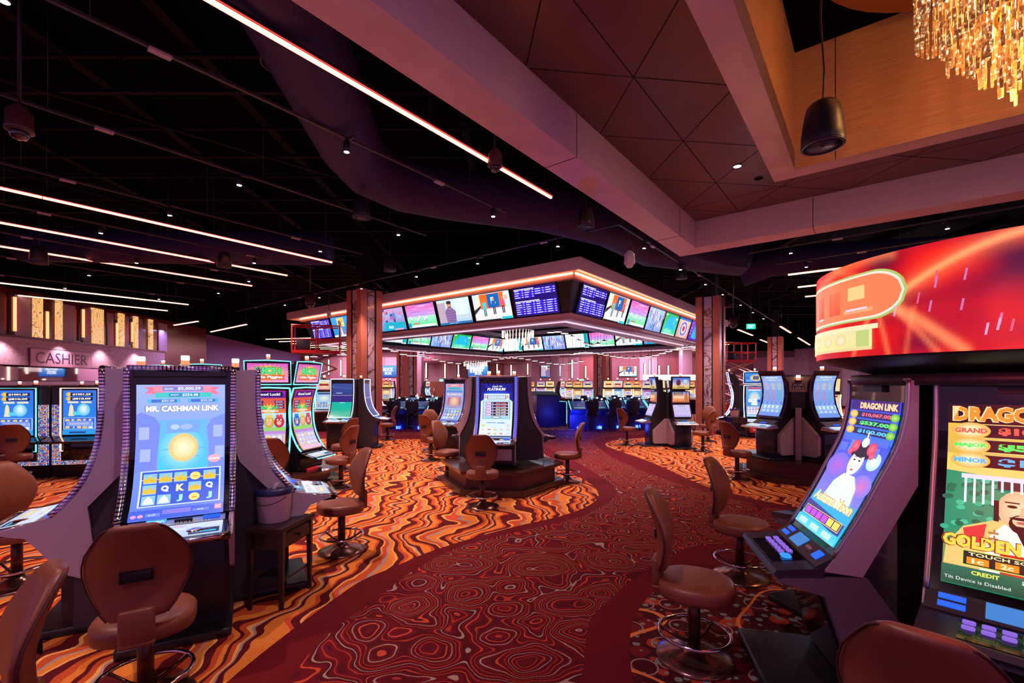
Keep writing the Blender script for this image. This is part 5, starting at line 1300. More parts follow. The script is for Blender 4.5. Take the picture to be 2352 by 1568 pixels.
def machine_arc(loc, a, label, art, z0=0.0, trim='bead', text=None, group=None, foot=True, W=.66):
    """tall cabinet with a long curved portrait screen that sweeps forward into a button deck"""
    t = thing('slot_machine', label, 'slot machine', (loc[0], loc[1], z0), R_(a), group)
    hz = 1.86 - z0 if z0 else 1.86
    k = (hz - .0) / 1.86
    if z0: cv = [(0, hz), (0, hz - .25), (.01, hz - .40), (.035, hz - .58), (.10, hz - .77), (.175, hz - .90), (.235, hz - .985)]
    else: cv = [(0, 1.86), (0, 1.6), (.01, 1.45), (.035, 1.27), (.10, 1.07), (.184, .94), (.273, .84)]
    cv = fine(cv, 4); ze = cv[-1][1]; de = cv[-1][0]
    tip = (.62 if not z0 else .50, ze - .07)
    # body
    back = [(d - .05, z) for d, z in cv]
    q = MB(); q.prof([(-.40, .06), (.22, .06), (.22, ze - .16)] + [(d, z) for d, z in reversed(back)] + [(-.28, hz - .02), (-.40, hz - .10)], -W / 2 + .03, W / 2 - .03); q.build('cabinet', BLACK, t)
    # side panels: crescent from top to deck bracket
    side = [(d - .012, z) for d, z in cv] + [(tip[0] - .05, tip[1] - .01), (tip[0] - .22, tip[1] - .06), (de + .06, ze - .22), (de - .06, ze - .40), (.10, ze - .46), (.04, ze - .34), (de - .19, ze + .04), (-.12, ze + .28), (-.20, ze + .52), (-.235, ze + .75), (-.24, hz - .06), (-.2, hz - .01), (-.03, hz)]
    if trim != 'bead': side = [(d - .012, z) for d, z in cv] + [(tip[0] - .10, tip[1] - .02), (de + .02, ze - .16), (.23, ze - .3), (.24, .06), (-.38, .06), (-.38, hz - .40), (-.30, hz - .06), (-.2, hz - .01)]
    for s_ in (-1, 1):
        x0 = s_ * (W / 2 - .028); x1 = s_ * (W / 2)
        q = MB(); q.prof(side, min(x0, x1), max(x0, x1)); q.build('side_panel', SILVER if trim == 'bead' else CHAR, t)
        if trim in ('blue', 'silver'):
            fw = [(d + .012, z) for d, z in cv]; bw = [(d - .065 + .03 * i / len(cv), z) for i, (d, z) in enumerate(cv)]
            x2, x3 = s_ * (W / 2 - .035), s_ * (W / 2 + .022)
            q = MB(); q.prof(fw + [(de + .05, ze - .05), (de - .02, ze - .05)] + bw[::-1], min(x2, x3), max(x2, x3)); q.build('edge_band', SILVER, t)
            q = MB(); q.tube([(s_ * (W / 2 + .004), -(de - .0), ze - .06), (s_ * (W / 2 + .004), -.245, ze - .3), (s_ * (W / 2 + .004), -.245, .06)], .012, 6); q.build('edge_rod', SILVER, t)
        q = MB(); q.prof([(-.38, .04), (.16, .04), (.15, ze - .3), (-.05, ze + .1), (-.16, ze + .5), (-.38, ze + .5)], min(s_ * (W / 2 - .03), s_ * (W / 2 - .012)), max(s_ * (W / 2 - .03), s_ * (W / 2 - .012))); q.build('lower_side_panel', CHAR, t)
    # black glass sheet, screen, light trim
    q = MB(); q.sheet(cv, -W / 2 + .03, W / 2 - .03, .004, .02); q.build('bezel', BLACKG, t)
    n = len(cv); i0 = 1; sc = [p for p in cv if p[1] < hz - .075 and p[1] > ze - .001]
    pic = Pic([(p[0] + .008, p[1]) for p in sc], W - .13, .00015); art(pic)
    q = MB(); q.rbox((0, -.012, hz - .045), (W - .1, .012, .05), .003, .01); q.build('header_plate', BLACKG, t)
    pic.build('screen', t)
    tr = {'bead': TRIM, 'blue': BLUETR}.get(trim, CHROME)
    if trim: bars(t, 'light_trim', cv, (-W / 2 + .012, W / 2 - .012), .021, tr, .006); q = MB(); q.tube([(-W / 2 + .012, -.006, hz), (W / 2 - .012, -.006, hz)], .019, 8); q.build('top_trim', TRIMX if trim == 'bead' else SILVER, t)
    # deck
    p0 = (de - .02, ze - .03); p1 = tip
    q = MB(); q.prof([(de - .04, ze - .02), (p0[0] + .08, ze - .035), (tip[0] - .02, tip[1] + .002), (tip[0], tip[1] - .008), (tip[0] - .02, tip[1] - .035), (de + .02, ze - .11)], -W / 2 + .01, W / 2 - .01); q.build('button_deck', BLACKG, t)
    q = MB(); q.tube([(-W / 2 + .02, -(de + .02), ze - .03), (-W / 2 + .02, -(tip[0] - .06), tip[1] + .0), (-W / 2 + .07, -tip[0], tip[1] - .004), (W / 2 - .07, -tip[0], tip[1] - .004), (W / 2 - .02, -(tip[0] - .06), tip[1]), (W / 2 - .02, -(de + .02), ze - .03)], .014, 8); q.build('deck_trim', CHROME, t)
    m0 = (de + .10, ze - .034); dd = Pic([(m0[0], m0[1] + .003), (tip[0] - .05, tip[1] + .010)], W - .12, .0003); a_deck(dd); dd.build('deck_display', t)
    q = MB(); q.lathe([(.055, 0), (.052, .012), (.02, .018), (.001, .018)], 20, (.12, -(de + .20), ze - .058)); q.build('spin_button', CHROME, t)
    q = MB(); q.sheet([(de + .0, ze - .012), (de + .085, ze - .036)], -W / 2 + .07, W / 2 - .05, .006, .01); br = q.build('reader_panel', STEEL, t)
    q = Pic([(de + .012, ze - .008), (de + .07, ze - .026)], .11, .0003); q.rect(0, 0, 1, 1, '#2a98e8', '#58c0f4'); q.text('Lucky!', .12, .3, .88, .75, '#f4fcff', .04); q.build('reader_display', br, (-.11, -.006, .008))
    q = MB(); q.box((.04, -(de + .045), ze - .012), (.10, .02, .012)); q.build('card_slot', BLACK, br)
    for dz in (0, .02): q = MB(); q.box((.20, -(de + .028 + dz), ze - .006 - dz * .4), (.10, .012, .008)); q.build('bill_light', BLUEB, br)
    if text:
        V, F, _ = glyphs(text, .01); q = MB(); q.add([(-.06 + x * .26, -(de + .095) - y * .008, ze - .031 + y * .022) for x, y in V], F); q.build('asset_number', WHITEP, t)
    # lower door and foot
    q = MB(); q.rbox((0, -.225, (ze - .16 + .10) / 2), (W - .10, .02, ze - .30), .004, .01); q.build('lower_door', SILVER if trim == 'blue' else BLACK, t)
    V, F, _ = glyphs('GAMING', .0); q = MB(); q.add([(.12 - y * .02, -.237, .30 + x * .13) for x, y in V], F); q.build('door_lettering', CHAR, t)
    q = MB(); q.box((0, -.21, ze - .22), (W - .06, .04, .10)); q.build('belly_panel', CHAR, t)
    if foot: q = MB(); q.rbox((0, -.02, .03), (W - .02, .74, .06), .012, .03); q.build('foot_plate', BLACK, t)
    tower(t, 0, -.16, hz, .72)
    return t

def machine_thin(loc, a, label, art, group=None, W=.66):
    """slim crescent cabinet: thin curved screen on an angular pedestal"""
    t = thing('slot_machine', label, 'slot machine', (loc[0], loc[1], 0), R_(a), group)
    cv = fine([(-.10, 1.77), (-.09, 1.6), (-.05, 1.42), (.03, 1.24), (.13, 1.03), (.25, .81)], 4)
    side = cv + [(.30, .735), (.12, .72), (-.13, 1.22), (-.135, 1.75)]
    for s_ in (-1, 1): q = MB(); q.prof(side, min(s_ * W / 2, s_ * (W / 2 - .03)), max(s_ * W / 2, s_ * (W / 2 - .03))); q.build('side_panel', SILVER, t)
    q = MB(); q.prof([(d - .02, z) for d, z in cv] + [(.12, .73), (-.125, 1.22), (-.13, 1.74)], -W / 2 + .03, W / 2 - .03); q.build('cabinet', BLACK, t)
    q = MB(); q.sheet(cv, -W / 2 + .025, W / 2 - .025, .002, .02); q.build('bezel', BLACKG, t)
    bars(t, 'edge_trim', cv, (-W / 2 + .012, W / 2 - .012), .012, STEEL, .004)
    q = MB(); q.tube([(-W / 2 + .012, .10, 1.77), (W / 2 - .012, .10, 1.77)], .013, 8); q.build('top_trim', STEEL, t)
    q = MB(); q.prof([(-.08, 1.755), (-.075, 1.70), (-.10, 1.70), (-.10, 1.755)], -.10, .10); q.build('maker_plate', CHAR, t)
    sc = [p for p in cv if .845 < p[1] < 1.665]; pic = Pic([(p[0] + .006, p[1]) for p in sc], W - .12, .00015); art(pic); pic.build('screen', t)
    # sloped control strip with lights, then the deck
    q = MB(); q.prof([(.24, .82), (.34, .755), (.33, .72), (.20, .72)], -W / 2 + .01, W / 2 - .01); cs = q.build('control_strip', CHAR, t)
    def on_strip(x, w, f0, f1, m, nm_):
        q = MB(); q.prof([(.24 + .10 * f0, .82 - .065 * f0 + .006), (.24 + .10 * f1, .82 - .065 * f1 + .006), (.24 + .10 * f1, .82 - .065 * f1 - .01), (.24 + .10 * f0, .82 - .065 * f0 - .01)], x - w / 2, x + w / 2); q.build(nm_, m, cs)
    for f in (.25, .6): on_strip(-.23, .09, f, f + .2, BLUEB, 'bill_light')
    on_strip(-.05, .15, .2, .85, glow('reader_blue', (.05, .26, .75), .9), 'reader_display'); on_strip(.10, .07, .45, .6, STEEL, 'card_slot'); on_strip(.22, .07, .3, .75, BLUEB, 'service_light')
    q = MB(); q.prof([(.30, .752), (.535, .722), (.55, .70), (.53, .68), (.30, .70)], -W / 2, W / 2); dk = q.build('button_deck', mat('deck_violet_black', (.035, .03, .05), .3), t)
    q = MB(); q.prof([(.345, .749), (.52, .727), (.52, .722), (.345, .744)], -.20, .20); q.build('button_plate', BLACKG, dk)
    for r_ in range(2):
        for k in range(5): q = MB(); q.rbox((-.17 + k * .058, -(.385 + r_ * .045), .750 - r_ * .006), (.042, .030, .012), .004, .008); q.build('play_button', VIOL, dk)
    q = MB(); q.rbox((.145, -.43, .746), (.075, .055, .012), .006, .025); q.build('spin_button', glow('spin_blue', (.02, .28, 1.0), 1.2), dk)
    # pedestal
    q = MB(); q.prof([(.50, .685), (.53, .66), (.30, .60), (.12, .06), (-.22, .06), (-.12, .40), (.10, .72)], -W / 2 + .0, W / 2 - .0); q.build('pedestal', mat('pedestal_grey', (.16, .13, .17), .45, metal=.2), t)
    q = MB(); q.prof([(.305, .59), (.315, .585), (.145, .07), (.13, .07)], -W / 2 + .05, W / 2 - .05); q.build('front_panel', BLACKG, t)
    q = MB(); q.rbox((0, -.22, .03), (W + .04, .72, .06), .015, .03); q.build('foot_plate', BLACK, t)
    tower(t, .0, -.16, 1.78, .75)
    return t

def machine_top(loc, a, label, art, arttop, edge, z0=0.3, group=None, W=.62, h=1.98):
    """curved portrait cabinet with neon edge and a tilted top screen"""
    t = thing('slot_machine', label, 'slot machine', (loc[0], loc[1], z0), R_(a), group)
    m = h - .52 - z0 * .3
    cv = fine([(.12, m), (.055, m - .22), (.04, m - .45), (.075, m - .70), (.17, m - .92), (.26, m - 1.03)], 4); ze = cv[-1][1]; de = cv[-1][0]
    q = MB(); q.prof([(-.36, .02), (.22, .02), (.24, ze - .12)] + [(d - .03, z) for d, z in reversed(cv)] + [(.05, m + .03), (-.20, m), (-.36, m - .15)], -W / 2 + .015, W / 2 - .015); q.build('cabinet', BLACK, t)
    q = MB(); q.sheet(cv, -W / 2 + .02, W / 2 - .02, .0, .02); q.build('bezel', BLACKG, t)
    bars(t, 'edge_light', cv, (-W / 2, W / 2), .013, edge, .0)
    q = MB(); q.tube([(-W / 2, -.12, m), (0, -.12, m + .012), (W / 2, -.12, m)], .012, 8); q.build('top_edge_light', edge, t)
    sc = cv[1:-1]; pic = Pic([(p[0] + .006, p[1]) for p in sc], W - .13, .0002); art(pic); pic.build('screen', t)
    # top screen
    z1, z2 = m + .06, m + .06 + .37
    ts = MB(); ts.sheet([(.20, z2), (.13, z1)], -W / 2 - .02, W / 2 + .02, .0, .05); ts = ts.build('top_screen', BLACK, t)
    pt = Pic([(.202, z2 - .035), (.142, z1 + .035)], W - .04, .0004); arttop(pt); pt.build('picture', ts)
    q = MB(); q.tube([(-W / 2 - .02, -.205, z2), (0, -.21, z2 + .015), (W / 2 + .02, -.205, z2), (W / 2 + .02, -.135, z1), (-W / 2 - .02, -.135, z1)], .010, 6, True); q.build('edge_light', edge, ts)
    q = MB(); q.prof([(-.10, m - .1), (.02, m), (.10, z2 - .05), (-.02, z2 - .03), (-.16, m + .1)], -.2, .2); q.build('top_box', BLACK, t)
    # deck
    q = MB(); q.prof([(de - .05, ze), (de + .04, ze - .05), (.50, ze - .10), (.52, ze - .115), (.49, ze - .135), (de - .04, ze - .15)], -W / 2 - .01, W / 2 + .01); q.build('button_deck', BLACKG, t)
    q = MB(); q.tube([(-W / 2, -(de + .04), ze - .06), (-W / 2, -.45, ze - .105), (-W / 2 + .08, -.525, ze - .115), (W / 2 - .08, -.525, ze - .115), (W / 2, -.45, ze - .105), (W / 2, -(de + .04), ze - .06)], .010, 6); q.build('deck_light', edge, t)
    pd = Pic([(de + .06, ze - .048), (.48, ze - .094)], W - .14, .0003); a_deck(pd, 3); pd.build('deck_display', t)
    q = MB(); q.rbox((0, -.235, (ze - .18) / 2), (W - .12, .02, ze - .30), .004, .01); q.build('lower_door', BLACKG, t)
    q = Pic([(.248, ze - .30), (.248, ze - .50)], .30, .0004); q.rect(0, 0, 1, 1, '#7a1418', '#c02028'); q.text('PLAY', .3, .35, .7, .6, '#f08888', .03); q.build('door_panel', t)
    tower(t, 0, .14, z2 + .01, .72)
    return t

def machine_wing(loc, a, label, art, z0=0.0, dual=None, group=None, W=.56, h=1.60):
    """upright cabinet with bowed portrait screen (or stacked screens) and grey wedge side panels"""
    t = thing('slot_machine', label, 'slot machine', (loc[0], loc[1], z0), R_(a), group)
    if not dual: cv = fine([(.20, h), (.12, h - .20), (.10, h - .42), (.14, h - .64), (.24, h - .86)], 4)
    else: cv = [(.12, h - .40), (.13, h - .72), (.135, h - .75), (.27, h - 1.10)]
    ze, de = cv[-1][1], cv[-1][0]
    q = MB(); q.prof([(-.38, .03), (.28, .03), (.30, ze - .20), (de - .03, ze)] + [(d - .03, z) for d, z in reversed(cv)][1:] + [(.02, h - .16 if not dual else h - .38), (-.16, h - .42), (-.38, h - .62)], -W / 2 + .06, W / 2 - .06); q.build('cabinet', BLACK, t)
    for s_ in (-1, 1):
        x0, x1 = s_ * (W / 2 - .06), s_ * (W / 2 + .005)
        q = MB(); q.prof([(-.34, .08), (.20, .08), (.24, .12), (.25, .44), (-.10, .76), (-.30, .80), (-.36, .76)], min(x0, x1), max(x0, x1)); q.build('side_wedge', GREYP, t)
    if not dual:
        q = MB(); q.sheet(cv, -W / 2, W / 2, .0, .03); q.build('screen_frame', mat('plum_frame', (.09, .06, .13), .25, metal=.6), t)
        q = MB(); q.sheet(cv[1:-1], -W / 2 + .02, W / 2 - .02, .004, .01); q.build('bezel', BLACKG, t)
        pic = Pic([(p[0] + .008, p[1]) for p in cv[2:-1]], W - .10, .0002); art(pic); pic.build('screen', t)
    else:
        a1, a2 = dual
        q = MB(); q.sheet(cv[:2], -W / 2 + .02, W / 2 - .02, .0, .03); q.build('upper_frame', mat('plum_frame', (.09, .06, .13), .25, metal=.6), t)
        pic = Pic([(.128, h - .415), (.138, h - .71)], W - .10, .0003); art(pic); pic.build('screen', t)
        q = MB(); q.sheet([(.14, h - .745), (.28, h - 1.10)], -W / 2 + .02, W / 2 - .02, .0, .03); q.build('lower_frame', MATS['plum_frame'], t)
        pic = Pic([(.152, h - .765), (.276, h - 1.08)], W - .10, .0003); a2(pic); pic.build('lower_screen', t)
        ts = MB(); ts.sheet([(.17, h), (.13, h - .36)], -W / 2 + .02, W / 2 - .02, .0, .08); ts = ts.build('top_screen', BLACK, t)
        pic = Pic([(.172, h - .03), (.138, h - .33)], W - .09, .0003); a1(pic); pic.build('picture', ts)
        q = MB(); q.prof([(-.12, h - .7), (.05, h - .5), (.06, h - .1), (-.08, h - .08)], -.14, .14); q.build('top_box', BLACK, t)
    q = MB(); q.prof([(de - .02, ze - .02), (.36, ze - .10), (.36, ze - .16), (.24, ze - .16)], -W / 2 + .04, W / 2 - .04); q.build('control_strip', CHAR, t)
    q = MB(); q.prof([(.34, ze - .10), (.56, ze - .155), (.57, ze - .17), (.55, ze - .185), (.30, ze - .17)], -W / 2 - .02, W / 2 + .02); q.build('button_deck', STEEL, t)
    pd = Pic([(.40, ze - .108), (.54, ze - .143)], W - .10, .0003); a_deck(pd, 7); pd.build('deck_display', t)
    q = MB(); q.box((.0, -.345, ze - .085), (.12, .03, .02)); q.build('reader_light', BLUEB, t)
    q = MB(); q.rbox((0, -.29, (ze - .2) / 2), (W - .14, .03, ze - .28), .005, .01); q.build('lower_door', mat('blue_black_door', (.02, .025, .06), .25), t)
    q = MB(); q.rbox((0, -.10, .02), (W + .04, .80, .04), .01, .03); q.build('foot_plate', BLACK, t)
    tower(t, 0, .08 if not dual else .1, h - .02, .72)
    return t

BGP = {}
def machine_far(loc, a, label, seed, group, h=1.9):
    k = seed % 5
    if k not in BGP:
        W = .62; t = thing('slot_machine', label, 'slot machine', (loc[0], loc[1], 0), R_(a), group)
        cv = fine([(.10, 1.42), (.06, 1.2), (.12, .95), (.2, .82)], 4)
        q = MB(); q.prof([(-.35, 0), (.2, 0), (.22, .7)] + [(d - .02, z) for d, z in reversed(cv)] + [(.04, 1.5), (.1, h), (-.1, h), (-.3, 1.4)], -W / 2 + .02, W / 2 - .02); q.build('cabinet', BLACK, t)
        p = Pic([(d + .006, z) for d, z in cv], W - .10, .0006); a_bg(k)(p); p.build('screen', t)
        bars(t, 'edge_light', cv, (-W / 2 + .02, W / 2 - .02), .016, (ICE, STRIPY, ICE, CYANL, STRIPY)[k])
        p = Pic([(.12, h - .02), (.07, 1.52)], W - .08, .0006); a_bgtop(k)(p); p.build('top_screen', t)
        q = MB(); q.prof([(.18, .80), (.42, .74), (.40, .69), (.18, .70)], -W / 2, W / 2); q.build('button_deck', STEEL, t)
        tower(t, 0, .0, h, 1.0); BGP[k] = t
        return t
    return dup(BGP[k], (loc[0], loc[1], 0), R_(a), label, group)

# wooden pod base -------------------------------------------------------
def pod_base(c, a, n, r, h, label, slab=.05, W=1.0):
    """hexagonal stepped plinth"""
    t = thing('machine_base', label, 'plinth', (c[0], c[1], 0), R_(a), None)
    def hexa(R, cut):
        pts = []
        for k in range(n):
            f = k * 2 * pi / n; w = cut
            x, y = R * sin(f), -R * cos(f); tx, ty = cos(f), sin(f)
            pts += [(x - tx * w, y - ty * w), (x + tx * w, y + ty * w)]
        return pts
    q = MB(); q.prism(hexa(r, W * .5), 0, .07); q.prism(hexa(r - .01, W * .5 - .01), .07, .10); q.build('toe_step', DARKWOOD, t)
    q = MB(); q.prism(hexa(r - .16, W * .5 - .06), .10, h - slab); q.build('plinth_box', mat('plinth_panel', (.10, .028, .022), .45), t)
    q = MB(); q.prism(hexa(r - .02, W * .5 - .01), h - slab, h); q.build('slab_top', DARKWOOD, t)
    return t
def core(c, a, pts, z0, z1, label, m):
    t = thing('pod_core', label, 'pillar', (c[0], c[1], 0), R_(a)); return t
def at(c, a, r):
    d = hd(a); return (c[0] + d.x * r, c[1] + d.y * r)
# ------------------------------------------------------------------ left front pod
c = (-2.65, 3.80)
machine_arc(at(c, 29.4, .48), 29.4, 'large slot machine with pale blue MR. CASHMAN LINK screen behind a brown stool', a_cash, text='DD0501  1416', group=None)
machine_arc(at(c, 119.4, .48), 119.4, 'slot machine seen side on, its bead lit edge curving to the right above the bucket', lambda p: a_cash2(p))
machine_arc(at(c, -60.6, .48), -60.6, 'slot machine seen side on, its bead lit edge curving to the left', lambda p: a_cash2(p))
t = thing('pod_core', 'black centre pillar joining the three bead lit slot machines', 'pillar', (c[0], c[1], 0), R_(29.4))
q = MB(); q.rbox((0, .1, .72), (.30, .30, 1.44), .01, .03); q.build('pillar', BLACK, t)
q = MB(); q.box((.31, -.10, .74), (.03, .36, 1.36), rz=.2); q.build('fin_panel', CHAR, t)
# ------------------------------------------------------------------ pigs pod
c = (-4.1, 7.95)
pod_base(c, 20, 6, 1.05, .30, 'dark wood plinth under the neon edged Rich Little Piggies machines', W=.62)
machine_top(at(c, 20, .50), 20, 'Rich Little Piggies slot machine half hidden behind the front left pod', a_rich, a_richtop, CYANL)
machine_top(at(c, 78, .50), 78, 'cyan edged Rich Little Piggies slot machine turned to the right', a_rich, a_richtop, CYANL)
machine_top((-5.95, 8.9), 24, 'Rich Little Piggies top screen rising behind the large blue screen machine', a_rich, a_richtop, CYANL)
machine_top((-7.2, 9.4), 70, 'cyan edged machine corner just visible left of the Piggies top screens', a_rich, a_richtop, CYANL)
# ------------------------------------------------------------------ green screen pod by the left column
c = (-4.5, 12.7)
machine_arc(at(c, 2, .5), 2, 'white edged slot machine with a blank teal lower screen', a_green, trim=None)
machine_arc(at(c, 92, .5), 92, 'white edged slot machine seen side on beside the left wood column', a_purple, trim=None)
for a, l in ((2, 0), (92, 1)):
    d = hd(a)
for o in [o for o in bpy.data.objects if o.get('label', '').startswith('white edged slot')]:
    cv = fine([(0, 1.86), (0, 1.6), (.01, 1.45), (.035, 1.27), (.10, 1.07), (.184, .94), (.25, .865)], 4)
    bars(o, 'edge_light', cv, (-.30, .30), .009, ICE, .012); q = MB(); q.tube([(-.30, -.012, 1.86), (.30, -.012, 1.86)], .009, 8); q.build('edge_light', ICE, o); q = MB(); q.tube([(-.30, -.262, .868), (.30, -.262, .868)], .009, 8); q.build('edge_light', ICE, o)
    q = MB(); q.box((.325, -.14, .62), (.012, .07, .55)); q.build('pixel_strip', LEDWALL, o)
t = thing('pod_core', 'black cabinet back between the two white edged machines', 'cabinet', (c[0] + .1, c[1] - .05, 0), R_(47)); q = MB(); q.rbox((0, 0, .85), (.42, .36, 1.7), .02, .04); q.build('cabinet', BLACK, t)
# ------------------------------------------------------------------ second Cashman machine
machine_arc(at((-1.19, 11.8), -27, .48), -27, 'pale violet MR. CASHMAN LINK machine behind the centre island', a_cash2)
# ------------------------------------------------------------------ centre island
c = (-.2, 8.05)
pod_base(c, -7, 3, 1.0, .39, 'dark wood stepped plinth of the centre island', W=.98)
machine_arc(at(c, -7, .42), -7, 'blue edged Quick Hit PLATINUM slot machine on the centre island', a_quick, .39, 'blue', foot=False)
machine_arc(at(c, 113, .42), 113, 'silver edged slot machine facing right on the centre island', a_quick, .39, 'silver', foot=False)
machine_arc(at(c, -127, .42), -127, 'silver edged slot machine facing left on the centre island', a_quick, .39, 'silver', foot=False)
t = thing('pod_core', 'dark centre post of the centre island', 'pillar', (c[0], c[1], .39), R_(53)); q = MB(); q.rbox((0, -.20, .57), (.10, .12, 1.14), .005, .02); q.build('post', GREYP, t)
q = MB(); q.rbox((0, 0, .66), (.34, .34, 1.3), .01, .03); q.build('pillar', BLACK, t)
# ------------------------------------------------------------------ Conan pod
c = (4.55, 13.1)
machine_wing(at(c, 4, .42), 4, 'upright CONAN slot machine with three stacked screens', a_conan, 0, (a_contop, a_conlow), h=1.93)
machine_wing(at(c, -86, .42), -86, 'upright slot machine seen side on left of the CONAN machine', a_conan, 0, (a_contop, a_conlow), h=1.93)
t = thing('pod_core', 'black centre post with violet side box between the CONAN machines', 'pillar', (c[0], c[1], 0), R_(-41)); q = MB(); q.rbox((0, -.32, .72), (.12, .12, 1.44), .005, .02); q.build('post', BLACK, t); q = MB(); q.rbox((-.05, -.05, 1.1), (.45, .4, .6), .01, .03); q.build('side_box', mat('violet_box', (.05, .03, .12), .4), t)
# ------------------------------------------------------------------ 1061 pod
c = (5.4, 8.75)
pod_base(c, -29, 4, 1.0, .37, 'dark red wood plinth under the pod marked 1061', W=.8)
machine_wing(at(c, 16, .44), 16, 'bowed blue screen slot machine right of the 1061 sign', a_1061, .37)
machine_wing(at(c, -74, .44), -74, 'bowed blue screen slot machine left of the 1061 sign', a_1061, .37)
t = thing('pod_core', 'black back box and mauve post carrying the 1061 plate', 'pillar', (c[0], c[1], .37), R_(-29))
q = MB(); q.rbox((0, -.50, .47), (.10, .08, .94), .005, .01); q.build('post', mat('mauve_post', (.28, .19, .28), .5), t)
q = MB(); q.rbox((0, -.22, 1.22), (.66, .40, .62), .01, .03); q.build('back_box', CHAR, t)
q = MB(); q.rbox((0, -.44, 1.36), (.46, .03, .28), .004, .01); pl = q.build('number_plate', mat('tan_plate', (.34, .29, .22), .5), t)
for i, (s_, z) in enumerate((('AA1601', 1.335), ('1061', 1.28))):
    q = MB(); q.box((0, -.457, z + .02), (.19, .004, .05)); q.build('number_label', BLACK, pl)
    V, F, _ = glyphs(s_, .03); q = MB(); q.add([(-.08 + x * .16, -.4605, z + y * .036) for x, y in V], F); q.build('number', WHITEP, pl)
tower(t, 0, .47, 1.40, .9)
# ------------------------------------------------------------------ neon pod beyond
c = (8.1, 15.6)
RAIN = ICE
machine_top(at(c, -20, .55), -20, 'rainbow edged slot machine with a blue top screen behind the left 1061 machine', a_neon, a_neontop, glow('pink_cyan_led', (.55, .7, 1.0), 2.4), .12, h=2.12)
machine_top(at(c, -110, .55), -110, 'violet edged slot machine seen side on beside the right wood column', a_neon, a_neontop, glow('violet_white_led', (.7, .55, 1.0), 2.4), .12, h=2.12)
t = thing('pod_core', 'black plinth and core between the rainbow edged machines', 'plinth', (c[0], c[1], 0), R_(-65)); q = MB(); q.rbox((0, 0, .06), (1.7, 1.5, .12), .02, .1); q.build('plinth', BLACK, t); q = MB(); q.rbox((0, 0, .9), (.4, .4, 1.6), .02, .04); q.build('core', CHAR, t)
for s_ in (-1, 1): q = MB(); q.tube([(s_ * .28, -.62, .9), (s_ * .20, -.74, .5), (s_ * .36, -.68, .12)], .018, 6); q.build('orange_trim', mat('copper_trim', (.8, .3, .12), .3, metal=.8), t)
# ------------------------------------------------------------------ dragon pod, front right
c = (2.78, 2.57)
machine_thin(at(c, -103, .75), -103, 'silver sided slot machine with curved blue Autumn Moon screen', a_autumn)
machine_thin((2.31, 2.06), -48, 'slot machine with DRAGON LINK and golden robed figure screen at the right edge', a_golden)
machine_thin(at(c, -163, .75), -163, 'slot machine turned away, only its black button deck showing', a_autumn)
t = thing('round_led_sign', 'huge round red LED sign on a black pillar above the front right machines', 'sign', (c[0], c[1], 0), 0)
q = MB(); q.lathe([(.52, 0), (.52, 1.9)], 6, smooth=False); q.build('pillar', BLACK, t)
q = MB(); q.lathe([(.52, 1.78), (.895, 1.885), (.90, 1.90)], 48, cap=False); q.build('soffit', BLACK, t)
q = MB(); q.lathe([(.62, 1.74), (.72, 1.74), (.72, 1.80), (.62, 1.80)], 40, cap=False); q.build('under_ring', CHAR, t)
q = MB(); q.lathe([(.905, 2.41), (.3, 2.43)], 48, cap=False); q.build('top_cover', BLACK, t)
q = MB(); q.lathe([(.905, 1.895), (.905, 2.41)], 96, cap=False); face = q.build('led_face', SIGNRED, t)
class Ring(Pic):
    def __init__(s, R, z0, z1): s.R = R; s.z0 = z0; s.z1 = z1; s.k = 0; s.step = .0006; s.gain = 1.0; s.v = []; s.f = []; s.col = []; s.flat = False
    def P(s, u, v, k):                      # u in degrees around, 0 faces -Y, negative is to the left in the photo
        a = R_(u); r = s.R + .001 + k * s.step
        return (r * sin(a), -r * cos(a), s.z0 + (s.z1 - s.z0) * v)
    def band(s, pts, c):                    # ribbon along (u, v, half width, colour gain)
        V, F, K = [], [], []; c = C(c) if isinstance(c, str) else c
        for i, (u, v, w) in enumerate(pts):
            V += [(u, v - w), (u, v), (u, v + w)]; K += [(.9, .02, .008), c, (.9, .02, .008)]
            if i: o = 3 * i; F += [(o - 3, o - 2, o + 1, o), (o - 2, o - 1, o + 2, o + 1)]
        return s.raw(V, F, K)
    def seg(s, u0, v0, u1, v1, c, c2=None):
        n = max(1, int(abs(u1 - u0) / 3)); V, F, K = [], [], []; c = C(c) if isinstance(c, str) else c; c2 = c if c2 is None else C(c2)
        for i in range(n + 1):
            u = u0 + (u1 - u0) * i / n; V += [(u, v0), (u, v1)]; K += [c, c2]
            if i: F.append((2 * i - 2, 2 * i, 2 * i + 1, 2 * i - 1))
        return s.raw(V, F, K)
def arc(f, u0, u1, n=26): return [(u0 + (u1 - u0) * i / n, *f(i / n)) for i in range(n + 1)]
rg = Ring(.905, 1.895, 2.41)
from mathutils import noise as mn
